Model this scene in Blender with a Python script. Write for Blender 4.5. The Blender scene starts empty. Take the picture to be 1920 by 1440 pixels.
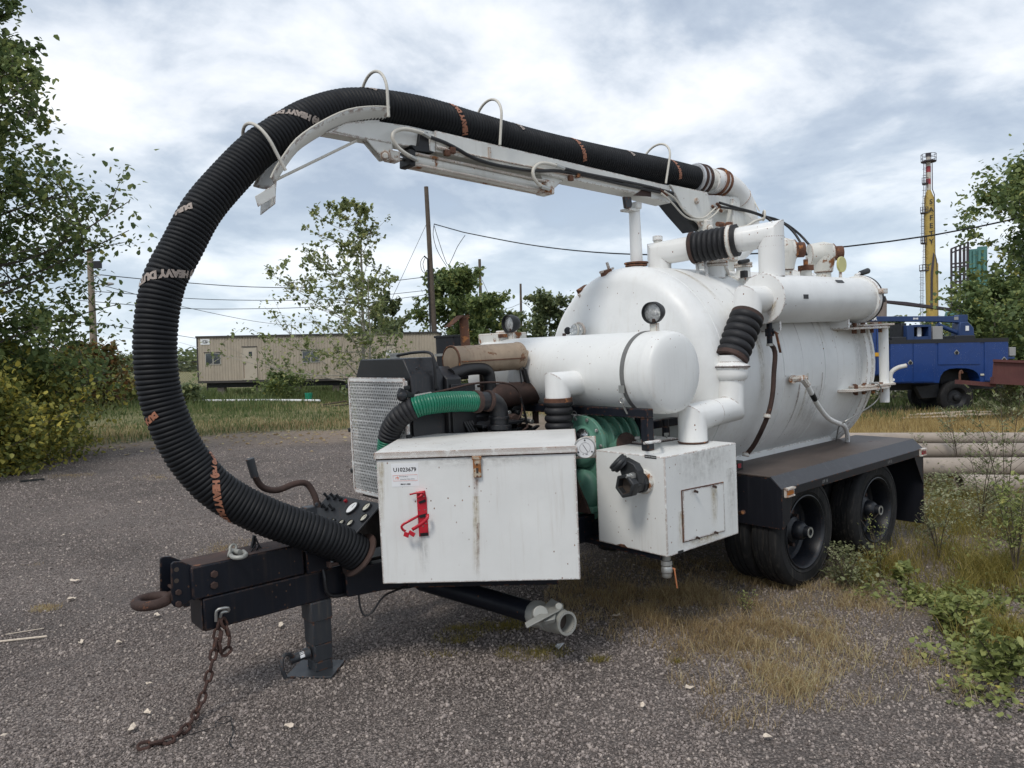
import bpy, math, random
import numpy as np
from mathutils import Vector, Matrix
R = math.radians
sc = bpy.context.scene
# ------------------------------------------------------------------ camera, sky, sun, exposure
cam_data = bpy.data.cameras.new('camera'); cam = bpy.data.objects.new('camera', cam_data)
sc.collection.objects.link(cam); sc.camera = cam
cam_data.sensor_width = 36.0; cam_data.lens = 26.638; cam_data.clip_start = 0.05; cam_data.clip_end = 6000
CAM = Vector((-5.0320, -4.1783, 1.8029))
cr = Vector((0.76708091, -0.64123873, -0.01999427)); cu = Vector((0.03569785, 0.01154476, 0.99929594)); cf = Vector((0.64055644, 0.76725459, -0.03174661))
cam.matrix_world = Matrix(((cr.x, cu.x, -cf.x, CAM.x), (cr.y, cu.y, -cf.y, CAM.y), (cr.z, cu.z, -cf.z, CAM.z), (0, 0, 0, 1)))
SUN_EL, SUN_AZ = R(52), R(250)      # compass direction of the light, measured from +Y towards +X
world = bpy.data.worlds.new('World'); sc.world = world; world.use_nodes = True
sun = bpy.data.lights.new('sun', 'SUN'); sun.energy = 1.05; sun.angle = R(14); sun.color = (1.0, 0.945, 0.87)
sun_o = bpy.data.objects.new('sun', sun); sc.collection.objects.link(sun_o)
sd = Vector((math.sin(SUN_AZ) * math.cos(SUN_EL), math.cos(SUN_AZ) * math.cos(SUN_EL), math.sin(SUN_EL)))
sun_o.rotation_euler = sd.to_track_quat('Z', 'Y').to_euler()
sun_o.location = (-8, -8, 20)
vs = sc.view_settings; vs.view_transform = 'Standard'; vs.look = 'None'; vs.exposure = 0.72; vs.gamma = 1.0; vs.use_curve_mapping = False
sc.render.engine = 'CYCLES'
sc.cycles.max_bounces = 6; sc.cycles.transparent_max_bounces = 8

def nn(nt, kind, **kw):
    n = nt.nodes.new(kind)
    for k, v in kw.items():
        if hasattr(n, k): setattr(n, k, v)
    return n
def setin(n, **kw):
    for k, v in kw.items():
        n.inputs[k.replace('_', ' ')].default_value = v
def math_n(nt, op, a, b=None, clamp=False):
    n = nn(nt, 'ShaderNodeMath', operation=op); n.use_clamp = clamp
    for i, v in enumerate((a, b)):
        if v is None: continue
        if isinstance(v, (int, float)): n.inputs[i].default_value = v
        else: nt.links.new(v, n.inputs[i])
    return n.outputs[0]
def mixc(nt, fac, a, b, mode='MIX'):
    n = nn(nt, 'ShaderNodeMix', data_type='RGBA', blend_type=mode)
    for key, v in ((0, fac), (6, a), (7, b)):
        if isinstance(v, (int, float)): n.inputs[key].default_value = v
        elif isinstance(v, tuple): n.inputs[key].default_value = v if len(v) == 4 else v + (1,)
        else: nt.links.new(v, n.inputs[key])
    return n.outputs[2]
def ramp(nt, src, stops):
    n = nn(nt, 'ShaderNodeValToRGB')
    e = n.color_ramp.elements
    while len(e) < len(stops): e.new(0.5)
    for el, (p, c) in zip(e, stops):
        el.position = p; el.color = (c, c, c, 1) if isinstance(c, (int, float)) else (c + (1,) if len(c) == 3 else c)
    nt.links.new(src, n.inputs[0]); return n.outputs[0]
def noise(nt, vec, scale, detail=4, rough=.55, dist=0.0):
    n = nn(nt, 'ShaderNodeTexNoise'); setin(n, Scale=scale, Detail=detail, Roughness=rough, Distortion=dist)
    if vec is not None: nt.links.new(vec, n.inputs['Vector'])
    return n.outputs['Fac']
def mapping(nt, vec, scale=(1, 1, 1), loc=(0, 0, 0), rot=(0, 0, 0)):
    n = nn(nt, 'ShaderNodeMapping'); n.inputs['Scale'].default_value = scale; n.inputs['Location'].default_value = loc
    n.inputs['Rotation'].default_value = rot
    nt.links.new(vec, n.inputs['Vector']); return n.outputs[0]

# broken overcast: a Nishita sky behind layers of procedural cloud, the same all the way round
wn = world.node_tree; wn.nodes.clear()
sky = nn(wn, 'ShaderNodeTexSky', sky_type='NISHITA'); sky.sun_disc = False; sky.sun_elevation = SUN_EL; sky.sun_rotation = SUN_AZ
tc = nn(wn, 'ShaderNodeTexCoord'); sp = nn(wn, 'ShaderNodeSeparateXYZ'); wn.links.new(tc.outputs['Generated'], sp.inputs[0])
zz = math_n(wn, 'ADD', math_n(wn, 'MAXIMUM', sp.outputs[2], 0.0), 0.26)
cx_ = math_n(wn, 'DIVIDE', sp.outputs[0], zz); cy_ = math_n(wn, 'DIVIDE', sp.outputs[1], zz)
cb = nn(wn, 'ShaderNodeCombineXYZ'); wn.links.new(cx_, cb.inputs[0]); wn.links.new(cy_, cb.inputs[1])
SKY_SHIFT = (3.1, 1.4, 0)
v1 = mapping(wn, cb.outputs[0], loc=SKY_SHIFT)
big = noise(wn, v1, 0.85, 3, .5, .25); mid = noise(wn, v1, 2.1, 7, .54, .25); fine = noise(wn, v1, 5.0, 6, .6, .2)
comb = math_n(wn, 'ADD', math_n(wn, 'MULTIPLY', big, .36), math_n(wn, 'ADD', math_n(wn, 'MULTIPLY', mid, .50), math_n(wn, 'MULTIPLY', fine, .14)))
cover = ramp(wn, comb, [(.36, 0.90), (.55, 1.0)])
tone = ramp(wn, comb, [(.42, (1.55, 1.85, 2.35)), (.48, (2.25, 2.58, 3.05)), (.53, (3.35, 3.6, 3.95)), (.60, (4.45, 4.55, 4.75))])
low = ramp(wn, sp.outputs[2], [(.0, 1.0), (.30, 0.0)])
tone2 = mixc(wn, math_n(wn, 'MULTIPLY', low, .50), tone, (3.7, 4.25, 4.6))
col = mixc(wn, cover, sky.outputs[0], tone2)
bg = nn(wn, 'ShaderNodeBackground'); bg.inputs['Strength'].default_value = 0.15; wn.links.new(col, bg.inputs[0])
wo = nn(wn, 'ShaderNodeOutputWorld'); wn.links.new(bg.outputs[0], wo.inputs[0])

# ------------------------------------------------------------------ materials
def new_mat(name):
    m = bpy.data.materials.new(name); m.use_nodes = True
    nt = m.node_tree; b = nt.nodes['Principled BSDF']
    t = nn(nt, 'ShaderNodeTexCoord')
    return m, nt, b, t.outputs['Object']
RUST = (0.16, 0.065, 0.028)
def finish(name, base, rough=.5, metal=0.0, var=.12, rust=0.0, speck=0.0, streak=0.0, edge=0.0, bump=0.0, scale=1.0,
           spec=.5, coat=0.0, dirt=(0.33, 0.25, 0.16), rustcol=RUST, fleck=None, dent=0.0):
    m, nt, b, vec = new_mat(name)
    n1 = noise(nt, vec, 2.3 * scale, 5, .6)
    c = mixc(nt, ramp(nt, n1, [(.3, 0.0), (.7, 1.0)]), tuple(x * (1 - var) for x in base), tuple(min(1, x * (1 + var * .5)) for x in base))
    rmask = None
    if streak:
        s1 = noise(nt, mapping(nt, vec, (17 * scale, 17 * scale, 1.1 * scale)), 1.6, 5, .65)
        s2 = noise(nt, vec, 1.7 * scale, 3, .5)
        k = math_n(nt, 'MULTIPLY', ramp(nt, s1, [(.52, 0.0), (.78, 1.0)]), ramp(nt, s2, [(.38, 0.0), (.62, 1.0)]))
        c = mixc(nt, math_n(nt, 'MULTIPLY', k, streak), c, dirt)
        s3 = noise(nt, vec, 5.0 * scale, 8, .7)
        c = mixc(nt, math_n(nt, 'MULTIPLY', ramp(nt, s3, [(.5, 0.0), (.75, 1.0)]), streak * .45), c, tuple(x * .62 for x in base))
    def add_rust(mask):
        nonlocal rmask
        rmask = mask if rmask is None else math_n(nt, 'MAXIMUM', rmask, mask)
    if rust:
        r1 = noise(nt, vec, 7.0 * scale, 9, .68)
        th = .80 - rust * .45
        add_rust(ramp(nt, r1, [(th, 0.0), (min(th + .05, .99), 1.0)]))
    if speck:
        v = nn(nt, 'ShaderNodeTexVoronoi'); v.inputs['Scale'].default_value = 30 * scale; v.inputs['Randomness'].default_value = 1
        nt.links.new(mapping(nt, vec, (1, 1, .7)), v.inputs['Vector'])
        wob = noise(nt, vec, 90 * scale, 3, .6)
        d = math_n(nt, 'ADD', v.outputs['Distance'], math_n(nt, 'MULTIPLY', wob, .18))
        near = math_n(nt, 'LESS_THAN', d, .225)
        wn_ = nn(nt, 'ShaderNodeTexWhiteNoise'); wn_.noise_dimensions = '3D'; nt.links.new(v.outputs['Position'], wn_.inputs['Vector'])
        pick = math_n(nt, 'LESS_THAN', wn_.outputs['Value'], speck)
        dens = ramp(nt, noise(nt, vec, 1.9 * scale, 2, .5), [(.42, 0.0), (.55, 1.0)])
        add_rust(math_n(nt, 'MULTIPLY', math_n(nt, 'MULTIPLY', near, pick), dens))
    if edge:
        bv = nn(nt, 'ShaderNodeBevel'); bv.samples = 3; bv.inputs['Radius'].default_value = .016
        g = nn(nt, 'ShaderNodeNewGeometry'); dt = nn(nt, 'ShaderNodeVectorMath', operation='DOT_PRODUCT')
        nt.links.new(bv.outputs[0], dt.inputs[0]); nt.links.new(g.outputs['Normal'], dt.inputs[1])
        e = math_n(nt, 'SUBTRACT', 1.0, dt.outputs['Value'])
        en = noise(nt, vec, 26 * scale, 6, .7)
        e2 = math_n(nt, 'MULTIPLY', ramp(nt, e, [(.02, 0.0), (.10, 1.0)]), ramp(nt, en, [(.62 - .2 * edge, 0.0), (.68 - .2 * edge, 1.0)]))
        add_rust(e2)
    if rmask is not None:
        rn = noise(nt, vec, 40 * scale, 4, .6)
        rc = mixc(nt, rn, tuple(x * .45 for x in rustcol), tuple(min(1, x * 1.9) for x in rustcol))
        c = mixc(nt, rmask, c, rc)
        rr = nn(nt, 'ShaderNodeMapRange'); rr.inputs['To Min'].default_value = rough; rr.inputs['To Max'].default_value = .9
        nt.links.new(rmask, rr.inputs['Value']); nt.links.new(rr.outputs[0], b.inputs['Roughness'])
        mm = math_n(nt, 'MULTIPLY', math_n(nt, 'SUBTRACT', 1.0, rmask), metal); nt.links.new(mm, b.inputs['Metallic'])
    else:
        rr = ramp(nt, noise(nt, vec, 11 * scale, 5, .6), [(.3, max(0, rough - .09)), (.7, min(1, rough + .09))])
        nt.links.new(rr, b.inputs['Roughness']); b.inputs['Metallic'].default_value = metal
    if fleck:
        f1 = ramp(nt, noise(nt, vec, 34 * scale, 6, .7), [(.60, 0.0), (.68, 1.0)])
        c = mixc(nt, math_n(nt, 'MULTIPLY', f1, .8), c, fleck)
    nt.links.new(c, b.inputs['Base Color'])
    b.inputs['Specular IOR Level'].default_value = spec
    b.inputs['Coat Weight'].default_value = coat; b.inputs['Coat Roughness'].default_value = .2
    dn_ = None
    if dent:
        d_ = nn(nt, 'ShaderNodeBump'); d_.inputs['Strength'].default_value = dent; d_.inputs['Distance'].default_value = .03
        nt.links.new(noise(nt, vec, 3.2, 2, .4), d_.inputs['Height']); nt.links.new(d_.outputs[0], b.inputs['Normal']); dn_ = d_.outputs[0]
    if bump or rmask is not None:
        bn = nn(nt, 'ShaderNodeBump'); bn.inputs['Strength'].default_value = max(bump, .25); bn.inputs['Distance'].default_value = .003
        h = noise(nt, vec, 30 * scale, 5, .6)
        if rmask is not None: h = math_n(nt, 'SUBTRACT', math_n(nt, 'MULTIPLY', h, max(bump, .05)), math_n(nt, 'MULTIPLY', rmask, .4))
        nt.links.new(h, bn.inputs['Height']); nt.links.new(bn.outputs[0], b.inputs['Normal'])
        if dn_ is not None: nt.links.new(dn_, bn.inputs['Normal'])
    return m
WHITE = (0.77, 0.775, 0.755)
M = {}
M['white_box'] = finish('white_box_paint', WHITE, .42, speck=.34, streak=.24, dent=.22, edge=1.0, rust=.02, var=.05, scale=1.25)
M['white_tank'] = finish('white_tank_paint', (.77, .775, .76), .40, speck=.14, streak=.34, rust=.0, var=.09, bump=.06, dent=.35, dirt=(.46, .40, .31))
M['white_top'] = finish('white_weathered_top', (.70, .69, .66), .5, speck=.45, streak=.4, edge=1.2, rust=.12, var=.14, dirt=(.42, .33, .22))
M['white_pipe'] = finish('white_pipe_paint', (.80, .80, .78), .36, speck=.22, streak=.14, edge=.8, rust=.03, var=.05)
M['white_boom'] = finish('white_boom_paint', (.72, .72, .68), .42, speck=.18, streak=.30, edge=.7, rust=.08, var=.10, dirt=(.36, .30, .22))
M['white_rusty'] = finish('white_paint_going_rusty', (.70, .69, .64), .5, speck=.5, streak=.45, edge=1.2, rust=.5, var=.12, rustcol=(.21, .085, .03))
M['rail_white'] = finish('hoop_rail_paint', (.62, .59, .52), .5, rust=.32, streak=.2, var=.15)
M['black_frame'] = finish('black_chassis_paint', (.008, .010, .016), .42, speck=.3, streak=.15, edge=.55, rust=.06, var=.25, dirt=(.05, .042, .035), spec=.3)
M['black_tongue'] = finish('black_tongue_paint', (.008, .010, .016), .40, speck=.4, streak=.30, edge=.7, rust=.12, var=.3, dirt=(.06, .042, .03), rustcol=(.08, .045, .03), spec=.3)
M['fender_black'] = finish('fender_black_paint', (.012, .013, .018), .42, speck=.10, streak=.35, edge=.4, var=.2, dirt=(.05, .05, .055), spec=.3)
M['fender_top'] = finish('fender_worn_top', (.092, .072, .062), .56, streak=.8, var=.35, rust=.30, dirt=(.13, .098, .082), rustcol=(.10, .065, .052))
M['fender_bevel'] = finish('fender_paler_edge', (.034, .035, .041), .42, streak=.6, var=.25, edge=.3, dirt=(.09, .09, .095))  # fender black in a paler grey for the sloping edge
M['jack_grey'] = finish('jack_grey_paint', (.030, .034, .040), .5, speck=.2, streak=.3, edge=.5, rust=.1, var=.2)
M['rust'] = finish('heavy_rust', (.13, .058, .034), .85, var=.6, scale=2.5, bump=.9, rust=.55, rustcol=(.30, .125, .045))
M['rust_tan'] = finish('muffler_rust', (.36, .275, .195), .62, var=.35, scale=1.8, rust=.48, rustcol=(.15, .075, .04), streak=.9, dirt=(.14, .07, .04))
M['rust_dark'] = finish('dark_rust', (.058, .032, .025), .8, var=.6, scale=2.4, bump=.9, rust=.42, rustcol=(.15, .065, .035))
M['hasp'] = finish('rusty_hasp', (.55, .47, .36), .6, var=.3, scale=3, rust=.72, rustcol=(.24, .095, .03), bump=.5, edge=1)
M['steel'] = finish('galvanised_steel', (.42, .42, .40), .42, metal=.75, var=.2, streak=.3, bump=.2)
M['cast_alu'] = finish('cast_aluminium', (.36, .36, .33), .55, metal=.35, var=.25, rust=.06, bump=.4, dirt=(.2, .18, .15), streak=.3, rustcol=(.2, .15, .1))
M['chrome'] = finish('bright_metal', (.75, .75, .76), .15, metal=1.0, var=.05)
M['rubber'] = finish('black_rubber_hose', (.009, .010, .012), .60, var=.25, streak=.4, dirt=(.022, .022, .024), spec=.28)
M['rubber_band'] = finish('cracked_rubber', (.009, .009, .011), .62, var=.3, bump=.3)
M['tyre'] = finish('tyre_rubber', (.017, .017, .018), .74, var=.5, streak=1.0, dirt=(.085, .076, .066), scale=1.5, spec=.25, bump=.3)
M['rim'] = finish('wheel_rim_black', (.008, .010, .015), .45, var=.3, speck=.5, streak=.5, dirt=(.07, .06, .055), scale=2)
M['engine'] = finish('engine_black', (.010, .011, .014), .42, var=.4, speck=.5, streak=.4, rust=.12, scale=3, dirt=(.08, .06, .05))
M['black'] = finish('matt_black', (.010, .011, .013), .55, var=.2)
M['cable'] = finish('black_cable', (.012, .012, .014), .45, var=.2)
M['green_hose'] = finish('green_suction_hose', (.008, .15, .085), .36, var=.25, scale=2)
M['blower'] = finish('blower_green', (.115, .265, .20), .45, var=.16, speck=.6, streak=.3, edge=.35, rust=.15, scale=1.6, rustcol=(.22, .14, .06), dirt=(.2, .2, .12))
M['red'] = finish('red_bracket', (.52, .018, .035), .35, var=.1)
M['sticker'] = finish('sticker_vinyl', (.82, .83, .84), .35, var=.02)
M['ink'] = finish('print_black', (.015, .015, .017), .5, var=.05)
M['orange_ink'] = finish('print_orange', (.75, .15, .05), .5, var=.05)
M['white_ink'] = finish('print_white', (.8, .8, .78), .5, var=.05)
M['hose_print'] = finish('hose_print', (.40, .17, .10), .6, var=.3, scale=20)
M['hose_print_pale'] = finish('hose_print_pale', (.36, .30, .26), .6, var=.3, scale=20)
M['tape'] = finish('silver_tape', (.60, .61, .63), .35, metal=.3, var=.3, scale=6, bump=1.0, speck=.4)
M['grille_hole'] = M['black']
M['amber'] = finish('amber_lens', (.42, .13, .02), .18, var=.05, coat=1)
M['redlens'] = finish('red_lens', (.30, .01, .02), .15, var=.05, coat=1)
M['glass'] = finish('lamp_glass', (.62, .63, .62), .10, metal=.5, var=.5, scale=22, bump=.8, coat=1)
M['dial'] = finish('gauge_dial', (.62, .60, .50), .25, var=.05, coat=1)
M['dial_white'] = finish('gauge_dial_white', (.80, .80, .80), .25, var=.03, coat=1)
M['strap'] = finish('grey_strap', (.16, .16, .155), .7, var=.15, scale=6)
M['copper'] = finish('orange_handle', (.45, .17, .07), .6, var=.2)
M['yellow_disc'] = finish('yellow_disc', (.52, .49, .20), .4, var=.1)
M['chain'] = finish('rusty_chain', (.060, .030, .023), .85, var=.5, scale=8, rust=.5, rustcol=(.115, .048, .028), bump=.5)
M['siding'] = finish('beige_siding', (.43, .37, .295), .6, var=.12, streak=.45, scale=.5, dirt=(.24, .20, .16))
M['siding_door'] = finish('beige_door', (.50, .44, .36), .5, var=.08, streak=.3, rust=.1, dirt=(.2, .12, .08))
M['trim_dark'] = finish('dark_trim', (.05, .045, .042), .6, var=.2)
M['window'] = finish('dark_window_glass', (.045, .055, .065), .08, var=.2, coat=1)
M['alu_frame'] = finish('window_frame', (.42, .40, .36), .45, var=.1)
M['wood_pole'] = finish('weathered_pole', (.115, .090, .070), .85, var=.3, streak=.6, dirt=(.05, .04, .035))
M['wood_pole_pale'] = finish('pale_pole', (.27, .22, .17), .85, var=.2, streak=.5, dirt=(.15, .12, .09))
M['truck_blue'] = finish('truck_blue', (.007, .042, .19), .34, var=.12, speck=.6, rust=.03, scale=1.3, rustcol=(.3, .32, .36), coat=.2)
M['crane_blue'] = finish('crane_blue', (.016, .045, .14), .4, var=.2)
M['truck_black'] = finish('truck_black', (.016, .017, .020), .5, var=.2)
M['grey_box'] = finish('grey_cabinet', (.32, .32, .31), .5, var=.1)
M['maroon'] = finish('maroon_steel', (.105, .034, .030), .7, var=.25, rust=.35, rustcol=(.10, .045, .03), streak=.5, dirt=(.15, .09, .06))
M['pipe_steel'] = finish('old_steel_pipe', (.34, .285, .235), .6, var=.25, streak=.4, rust=.12, dirt=(.17, .13, .10), rustcol=(.16, .10, .07), bump=.3)
M['pipe_inside'] = finish('pipe_inside', (.06, .045, .035), .8, var=.3)
M['stack_yellow'] = finish('stack_yellow', (.44, .31, .075), .6, var=.12, streak=.6, scale=.25, dirt=(.20, .13, .05))
M['stack_white'] = finish('stack_white', (.60, .56, .50), .6, var=.1, scale=.3)
M['stack_red'] = finish('stack_red', (.34, .05, .06), .6, var=.1, scale=.3)
M['steelwork'] = finish('dark_steelwork', (.055, .045, .055), .7, var=.3, scale=.3)
M['teal'] = finish('teal_cladding', (.085, .22, .20), .6, var=.2, scale=.25, streak=.4, dirt=(.1, .12, .11))
M['stone'] = finish('ruin_brick', (.24, .20, .18), .9, var=.3, scale=.8, bump=.4)
M['shed'] = finish('shed_metal', (.50, .50, .50), .6, var=.12, scale=.5, streak=.5, dirt=(.25, .2, .17))
M['bucket'] = finish('green_plastic', (.02, .33, .20), .4, var=.05)
M['litter'] = finish('pale_leaf_litter', (.68, .58, .47), .8, var=.3, scale=30)
M['bark'] = finish('bark', (.135, .115, .095), .9, var=.35, scale=3, bump=.6)
M['bark_pale'] = finish('pale_bark', (.38, .35, .30), .85, var=.3, scale=3, bump=.4)
M['stem'] = finish('weed_stem', (.085, .065, .045), .8, var=.3)
def leafy(name, stops, trans=.42):
    m = bpy.data.materials.new(name); m.use_nodes = True; nt = m.node_tree; b = nt.nodes['Principled BSDF']
    a = nn(nt, 'ShaderNodeAttribute'); a.attribute_name = 'tint'
    c = ramp(nt, a.outputs['Fac'], stops)
    nt.links.new(c, b.inputs['Base Color']); b.inputs['Roughness'].default_value = .55; b.inputs['Specular IOR Level'].default_value = .3
    tr = nn(nt, 'ShaderNodeBsdfTranslucent'); nt.links.new(c, tr.inputs['Color'])
    mx = nn(nt, 'ShaderNodeMixShader'); mx.inputs[0].default_value = trans
    nt.links.new(b.outputs[0], mx.inputs[1]); nt.links.new(tr.outputs[0], mx.inputs[2])
    nt.links.new(mx.outputs[0], nt.nodes['Material Output'].inputs['Surface'])
    return m
M['leaf'] = leafy('poplar_leaf', [(0, (0.0798, 0.121, 0.0532)), (.5, (0.164, 0.222, 0.0871)), (.85, (0.306, 0.35, 0.121)), (1, (0.585, 0.483, 0.121))])
M['leaf_pale'] = leafy('sapling_leaf', [(0, (0.119, 0.149, 0.0682)), (.6, (0.263, 0.311, 0.132)), (1, (0.499, 0.479, 0.206))])
M['leaf_bush'] = leafy('yellowing_leaf', [(0, (0.0866, 0.112, 0.0405)), (.4, (0.21, 0.236, 0.0674)), (.75, (0.419, 0.37, 0.0787)), (1, (0.6, 0.471, 0.0787))])
M['leaf_far'] = leafy('far_leaf', [(0, (0.0881, 0.12, 0.065)), (.6, (0.187, 0.23, 0.11)), (1, (0.33, 0.338, 0.155))])
M['grass_green'] = leafy('grass_green', [(0, (.065, .10, .034)), (.5, (.13, .175, .062)), (.85, (.20, .225, .095)), (1, (.34, .30, .15))])
M['grass_dry'] = leafy('grass_dry', [(0, (0.227, 0.157, 0.0784)), (.5, (0.452, 0.33, 0.174)), (1, (0.6, 0.54, 0.313))])
M['grass_gold'] = leafy('grass_gold', [(0, (0.25, 0.175, 0.0667)), (.5, (0.467, 0.342, 0.141)), (1, (0.6, 0.483, 0.233))])
M['grass_olive'] = leafy('grass_olive', [(0, (0.135, 0.12, 0.0319)), (.5, (0.271, 0.231, 0.0559)), (1, (0.447, 0.334, 0.112))])
M['weed_leaf'] = leafy('weed_leaf', [(0, (0.127, 0.149, 0.0517)), (.5, (0.265, 0.31, 0.103)), (.85, (0.414, 0.437, 0.161)), (1, (0.6, 0.483, 0.103))])
M['weed_silver'] = leafy('weed_silver', [(0, (0.128, 0.139, 0.0694)), (.5, (0.255, 0.278, 0.138)), (1, (0.48, 0.48, 0.316))])
M['vine'] = leafy('vine_leaf', [(0, (0.058, 0.0725, 0.029)), (.5, (0.145, 0.131, 0.0435)), (.8, (0.232, 0.102, 0.0435)), (1, (0.319, 0.246, 0.058))])

# ------------------------------------------------------------------ geometry helpers
V = Vector
class MB:
    def __init__(s): s.v = []; s.f = []; s.mi = []; s.cur = 0
    def add(s, vs, fs):
        o = len(s.v); s.v.extend([tuple(x) for x in vs]); s.f.extend([tuple(i + o for i in f) for f in fs]); s.mi.extend([s.cur] * len(fs)); return s
    def pbox(s, p0, a, b, c):
        p0, a, b, c = V(p0), V(a), V(b), V(c)
        vs = [p0, p0 + a, p0 + a + b, p0 + b, p0 + c, p0 + a + c, p0 + a + b + c, p0 + b + c]
        fs = [(0, 3, 2, 1), (4, 5, 6, 7), (0, 1, 5, 4), (1, 2, 6, 5), (2, 3, 7, 6), (3, 0, 4, 7)]
        if a.cross(b).dot(c) < 0: fs = [tuple(reversed(f)) for f in fs]
        return s.add(vs, fs)
    def box(s, lo, hi): return s.pbox(lo, (hi[0] - lo[0], 0, 0), (0, hi[1] - lo[1], 0), (0, 0, hi[2] - lo[2]))
    def beam(s, p, q, w, h, up=(0, 0, 1)):
        p, q = V(p), V(q); t = (q - p).normalized(); side = t.cross(V(up))
        if side.length < 1e-4: side = t.cross(V((0, 1, 0)))
        side.normalize(); u = side.cross(t).normalized()
        return s.pbox(p - side * w / 2 - u * h / 2, side * w, q - p, u * h)
    def tube(s, pts, r, seg=12, caps=True, closed=False, ref=(0, 0, 1)):
        pts = [V(p) for p in pts]; n = len(pts); rr = r if isinstance(r, (list, tuple)) else [r] * n
        ts = []
        for i in range(n):
            if closed: t = pts[(i + 1) % n] - pts[i - 1]
            else: t = pts[min(i + 1, n - 1)] - pts[max(i - 1, 0)]
            ts.append(t.normalized())
        nrm = ts[0].orthogonal().normalized() if abs(ts[0].dot(V(ref))) > .98 else (V(ref) - ts[0] * ts[0].dot(V(ref))).normalized()
        vs = []
        for i in range(n):
            nrm = (nrm - ts[i] * nrm.dot(ts[i])).normalized(); b = ts[i].cross(nrm)
            for k in range(seg):
                a = 2 * math.pi * k / seg; vs.append(pts[i] + (nrm * math.cos(a) + b * math.sin(a)) * rr[i])
        fs = []
        for i in range(n if closed else n - 1):
            j = (i + 1) % n
            for k in range(seg):
                l = (k + 1) % seg; fs.append((i * seg + k, i * seg + l, j * seg + l, j * seg + k))
        if caps and not closed: fs.append(tuple(range(seg - 1, -1, -1))); fs.append(tuple((n - 1) * seg + k for k in range(seg)))
        return s.add(vs, fs)
    def cyl(s, p, q, r, r2=None, seg=24, caps=True): return s.tube([p, q], [r, r if r2 is None else r2], seg, caps)
    def lathe(s, o, axis, prof, seg=32, close=False, ref=None):
        o, ax = V(o), V(axis).normalized(); u = ax.orthogonal().normalized() if ref is None else (V(ref) - ax * ax.dot(V(ref))).normalized(); w = ax.cross(u)
        vs = []
        for (r, h) in prof:
            for k in range(seg):
                a = 2 * math.pi * k / seg; vs.append(o + ax * h + (u * math.cos(a) + w * math.sin(a)) * max(r, 1e-5))
        fs = []; n = len(prof)
        for i in range(n if close else n - 1):
            j = (i + 1) % n
            for k in range(seg):
                l = (k + 1) % seg; fs.append((i * seg + k, i * seg + l, j * seg + l, j * seg + k))
        return s.add(vs, fs)
    def prism(s, poly, ext):
        n = len(poly); P = [V(p) for p in poly]; e = V(ext)
        nr = V((0, 0, 0))
        for i in range(n): nr += P[i].cross(P[(i + 1) % n])
        fl = nr.dot(e) > 0
        vs = P + [p + e for p in P]
        fs = [tuple(range(n))[::-1], tuple(range(n, 2 * n))] + [(i, (i + 1) % n, n + (i + 1) % n, n + i) for i in range(n)]
        if not fl: fs = [tuple(reversed(f)) for f in fs]
        return s.add(vs, fs)
    def disc(s, o, axis, r, th, seg=24): return s.cyl(V(o), V(o) + V(axis).normalized() * th, r, seg=seg)
    def bolt(s, o, axis, r=.012, th=.012): return s.cyl(V(o), V(o) + V(axis).normalized() * th, r, seg=6)
    def build(s, name, mat, parent=None, bevel=0.0, smooth=38, tint=None, segs=2):
        me = bpy.data.meshes.new(name); me.from_pydata(s.v, [], s.f)
        for m in (mat if isinstance(mat, (list, tuple)) else [mat]): me.materials.append(m)
        if isinstance(mat, (list, tuple)): me.polygons.foreach_set('material_index', s.mi)
        if smooth:
            me.polygons.foreach_set('use_smooth', [True] * len(me.polygons)); me.set_sharp_from_angle(angle=R(smooth))
        me.update()
        o = bpy.data.objects.new(name, me); sc.collection.objects.link(o)
        if parent is not None: o.parent = parent
        if bevel:
            b = o.modifiers.new('bevel', 'BEVEL'); b.width = bevel; b.segments = segs; b.limit_method = 'ANGLE'; b.angle_limit = R(40)
        return o
def npmesh(name, verts, faces, mat, parent=None, tint=None, smooth=False):
    """verts (n,3) float array, faces (m,k) int array with k constant"""
    me = bpy.data.meshes.new(name); m, k = faces.shape
    me.vertices.add(len(verts)); me.vertices.foreach_set('co', verts.astype('f').ravel())
    me.loops.add(m * k); me.loops.foreach_set('vertex_index', faces.astype('i').ravel())
    me.polygons.add(m); me.polygons.foreach_set('loop_start', np.arange(0, m * k, k, dtype='i'))
    if smooth: me.polygons.foreach_set('use_smooth', np.ones(m, dtype=bool))
    me.materials.append(mat); me.update(calc_edges=True)
    if tint is not None:
        at = me.attributes.new('tint', 'FLOAT', 'FACE'); at.data.foreach_set('value', tint.astype('f'))
    o = bpy.data.objects.new(name, me); sc.collection.objects.link(o)
    if parent is not None: o.parent = parent
    return o
def empty(name, loc=(0, 0, 0), parent=None, rot=(0, 0, 0)):
    o = bpy.data.objects.new(name, None); o.empty_display_size = .2; o.location = loc; o.rotation_euler = rot
    sc.collection.objects.link(o)
    if parent is not None: o.parent = parent
    return o
def tag(o, label=None, cat=None, group=None, kind=None):
    if label: o['label'] = label
    if cat: o['category'] = cat
    if group: o['group'] = group
    if kind: o['kind'] = kind
    return o
def copy_tree(o, parent=None, depth=0):
    c = o.copy(); sc.collection.objects.link(c); c.parent = parent
    for ch in list(o.children): copy_tree(ch, c)
    return c
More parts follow.
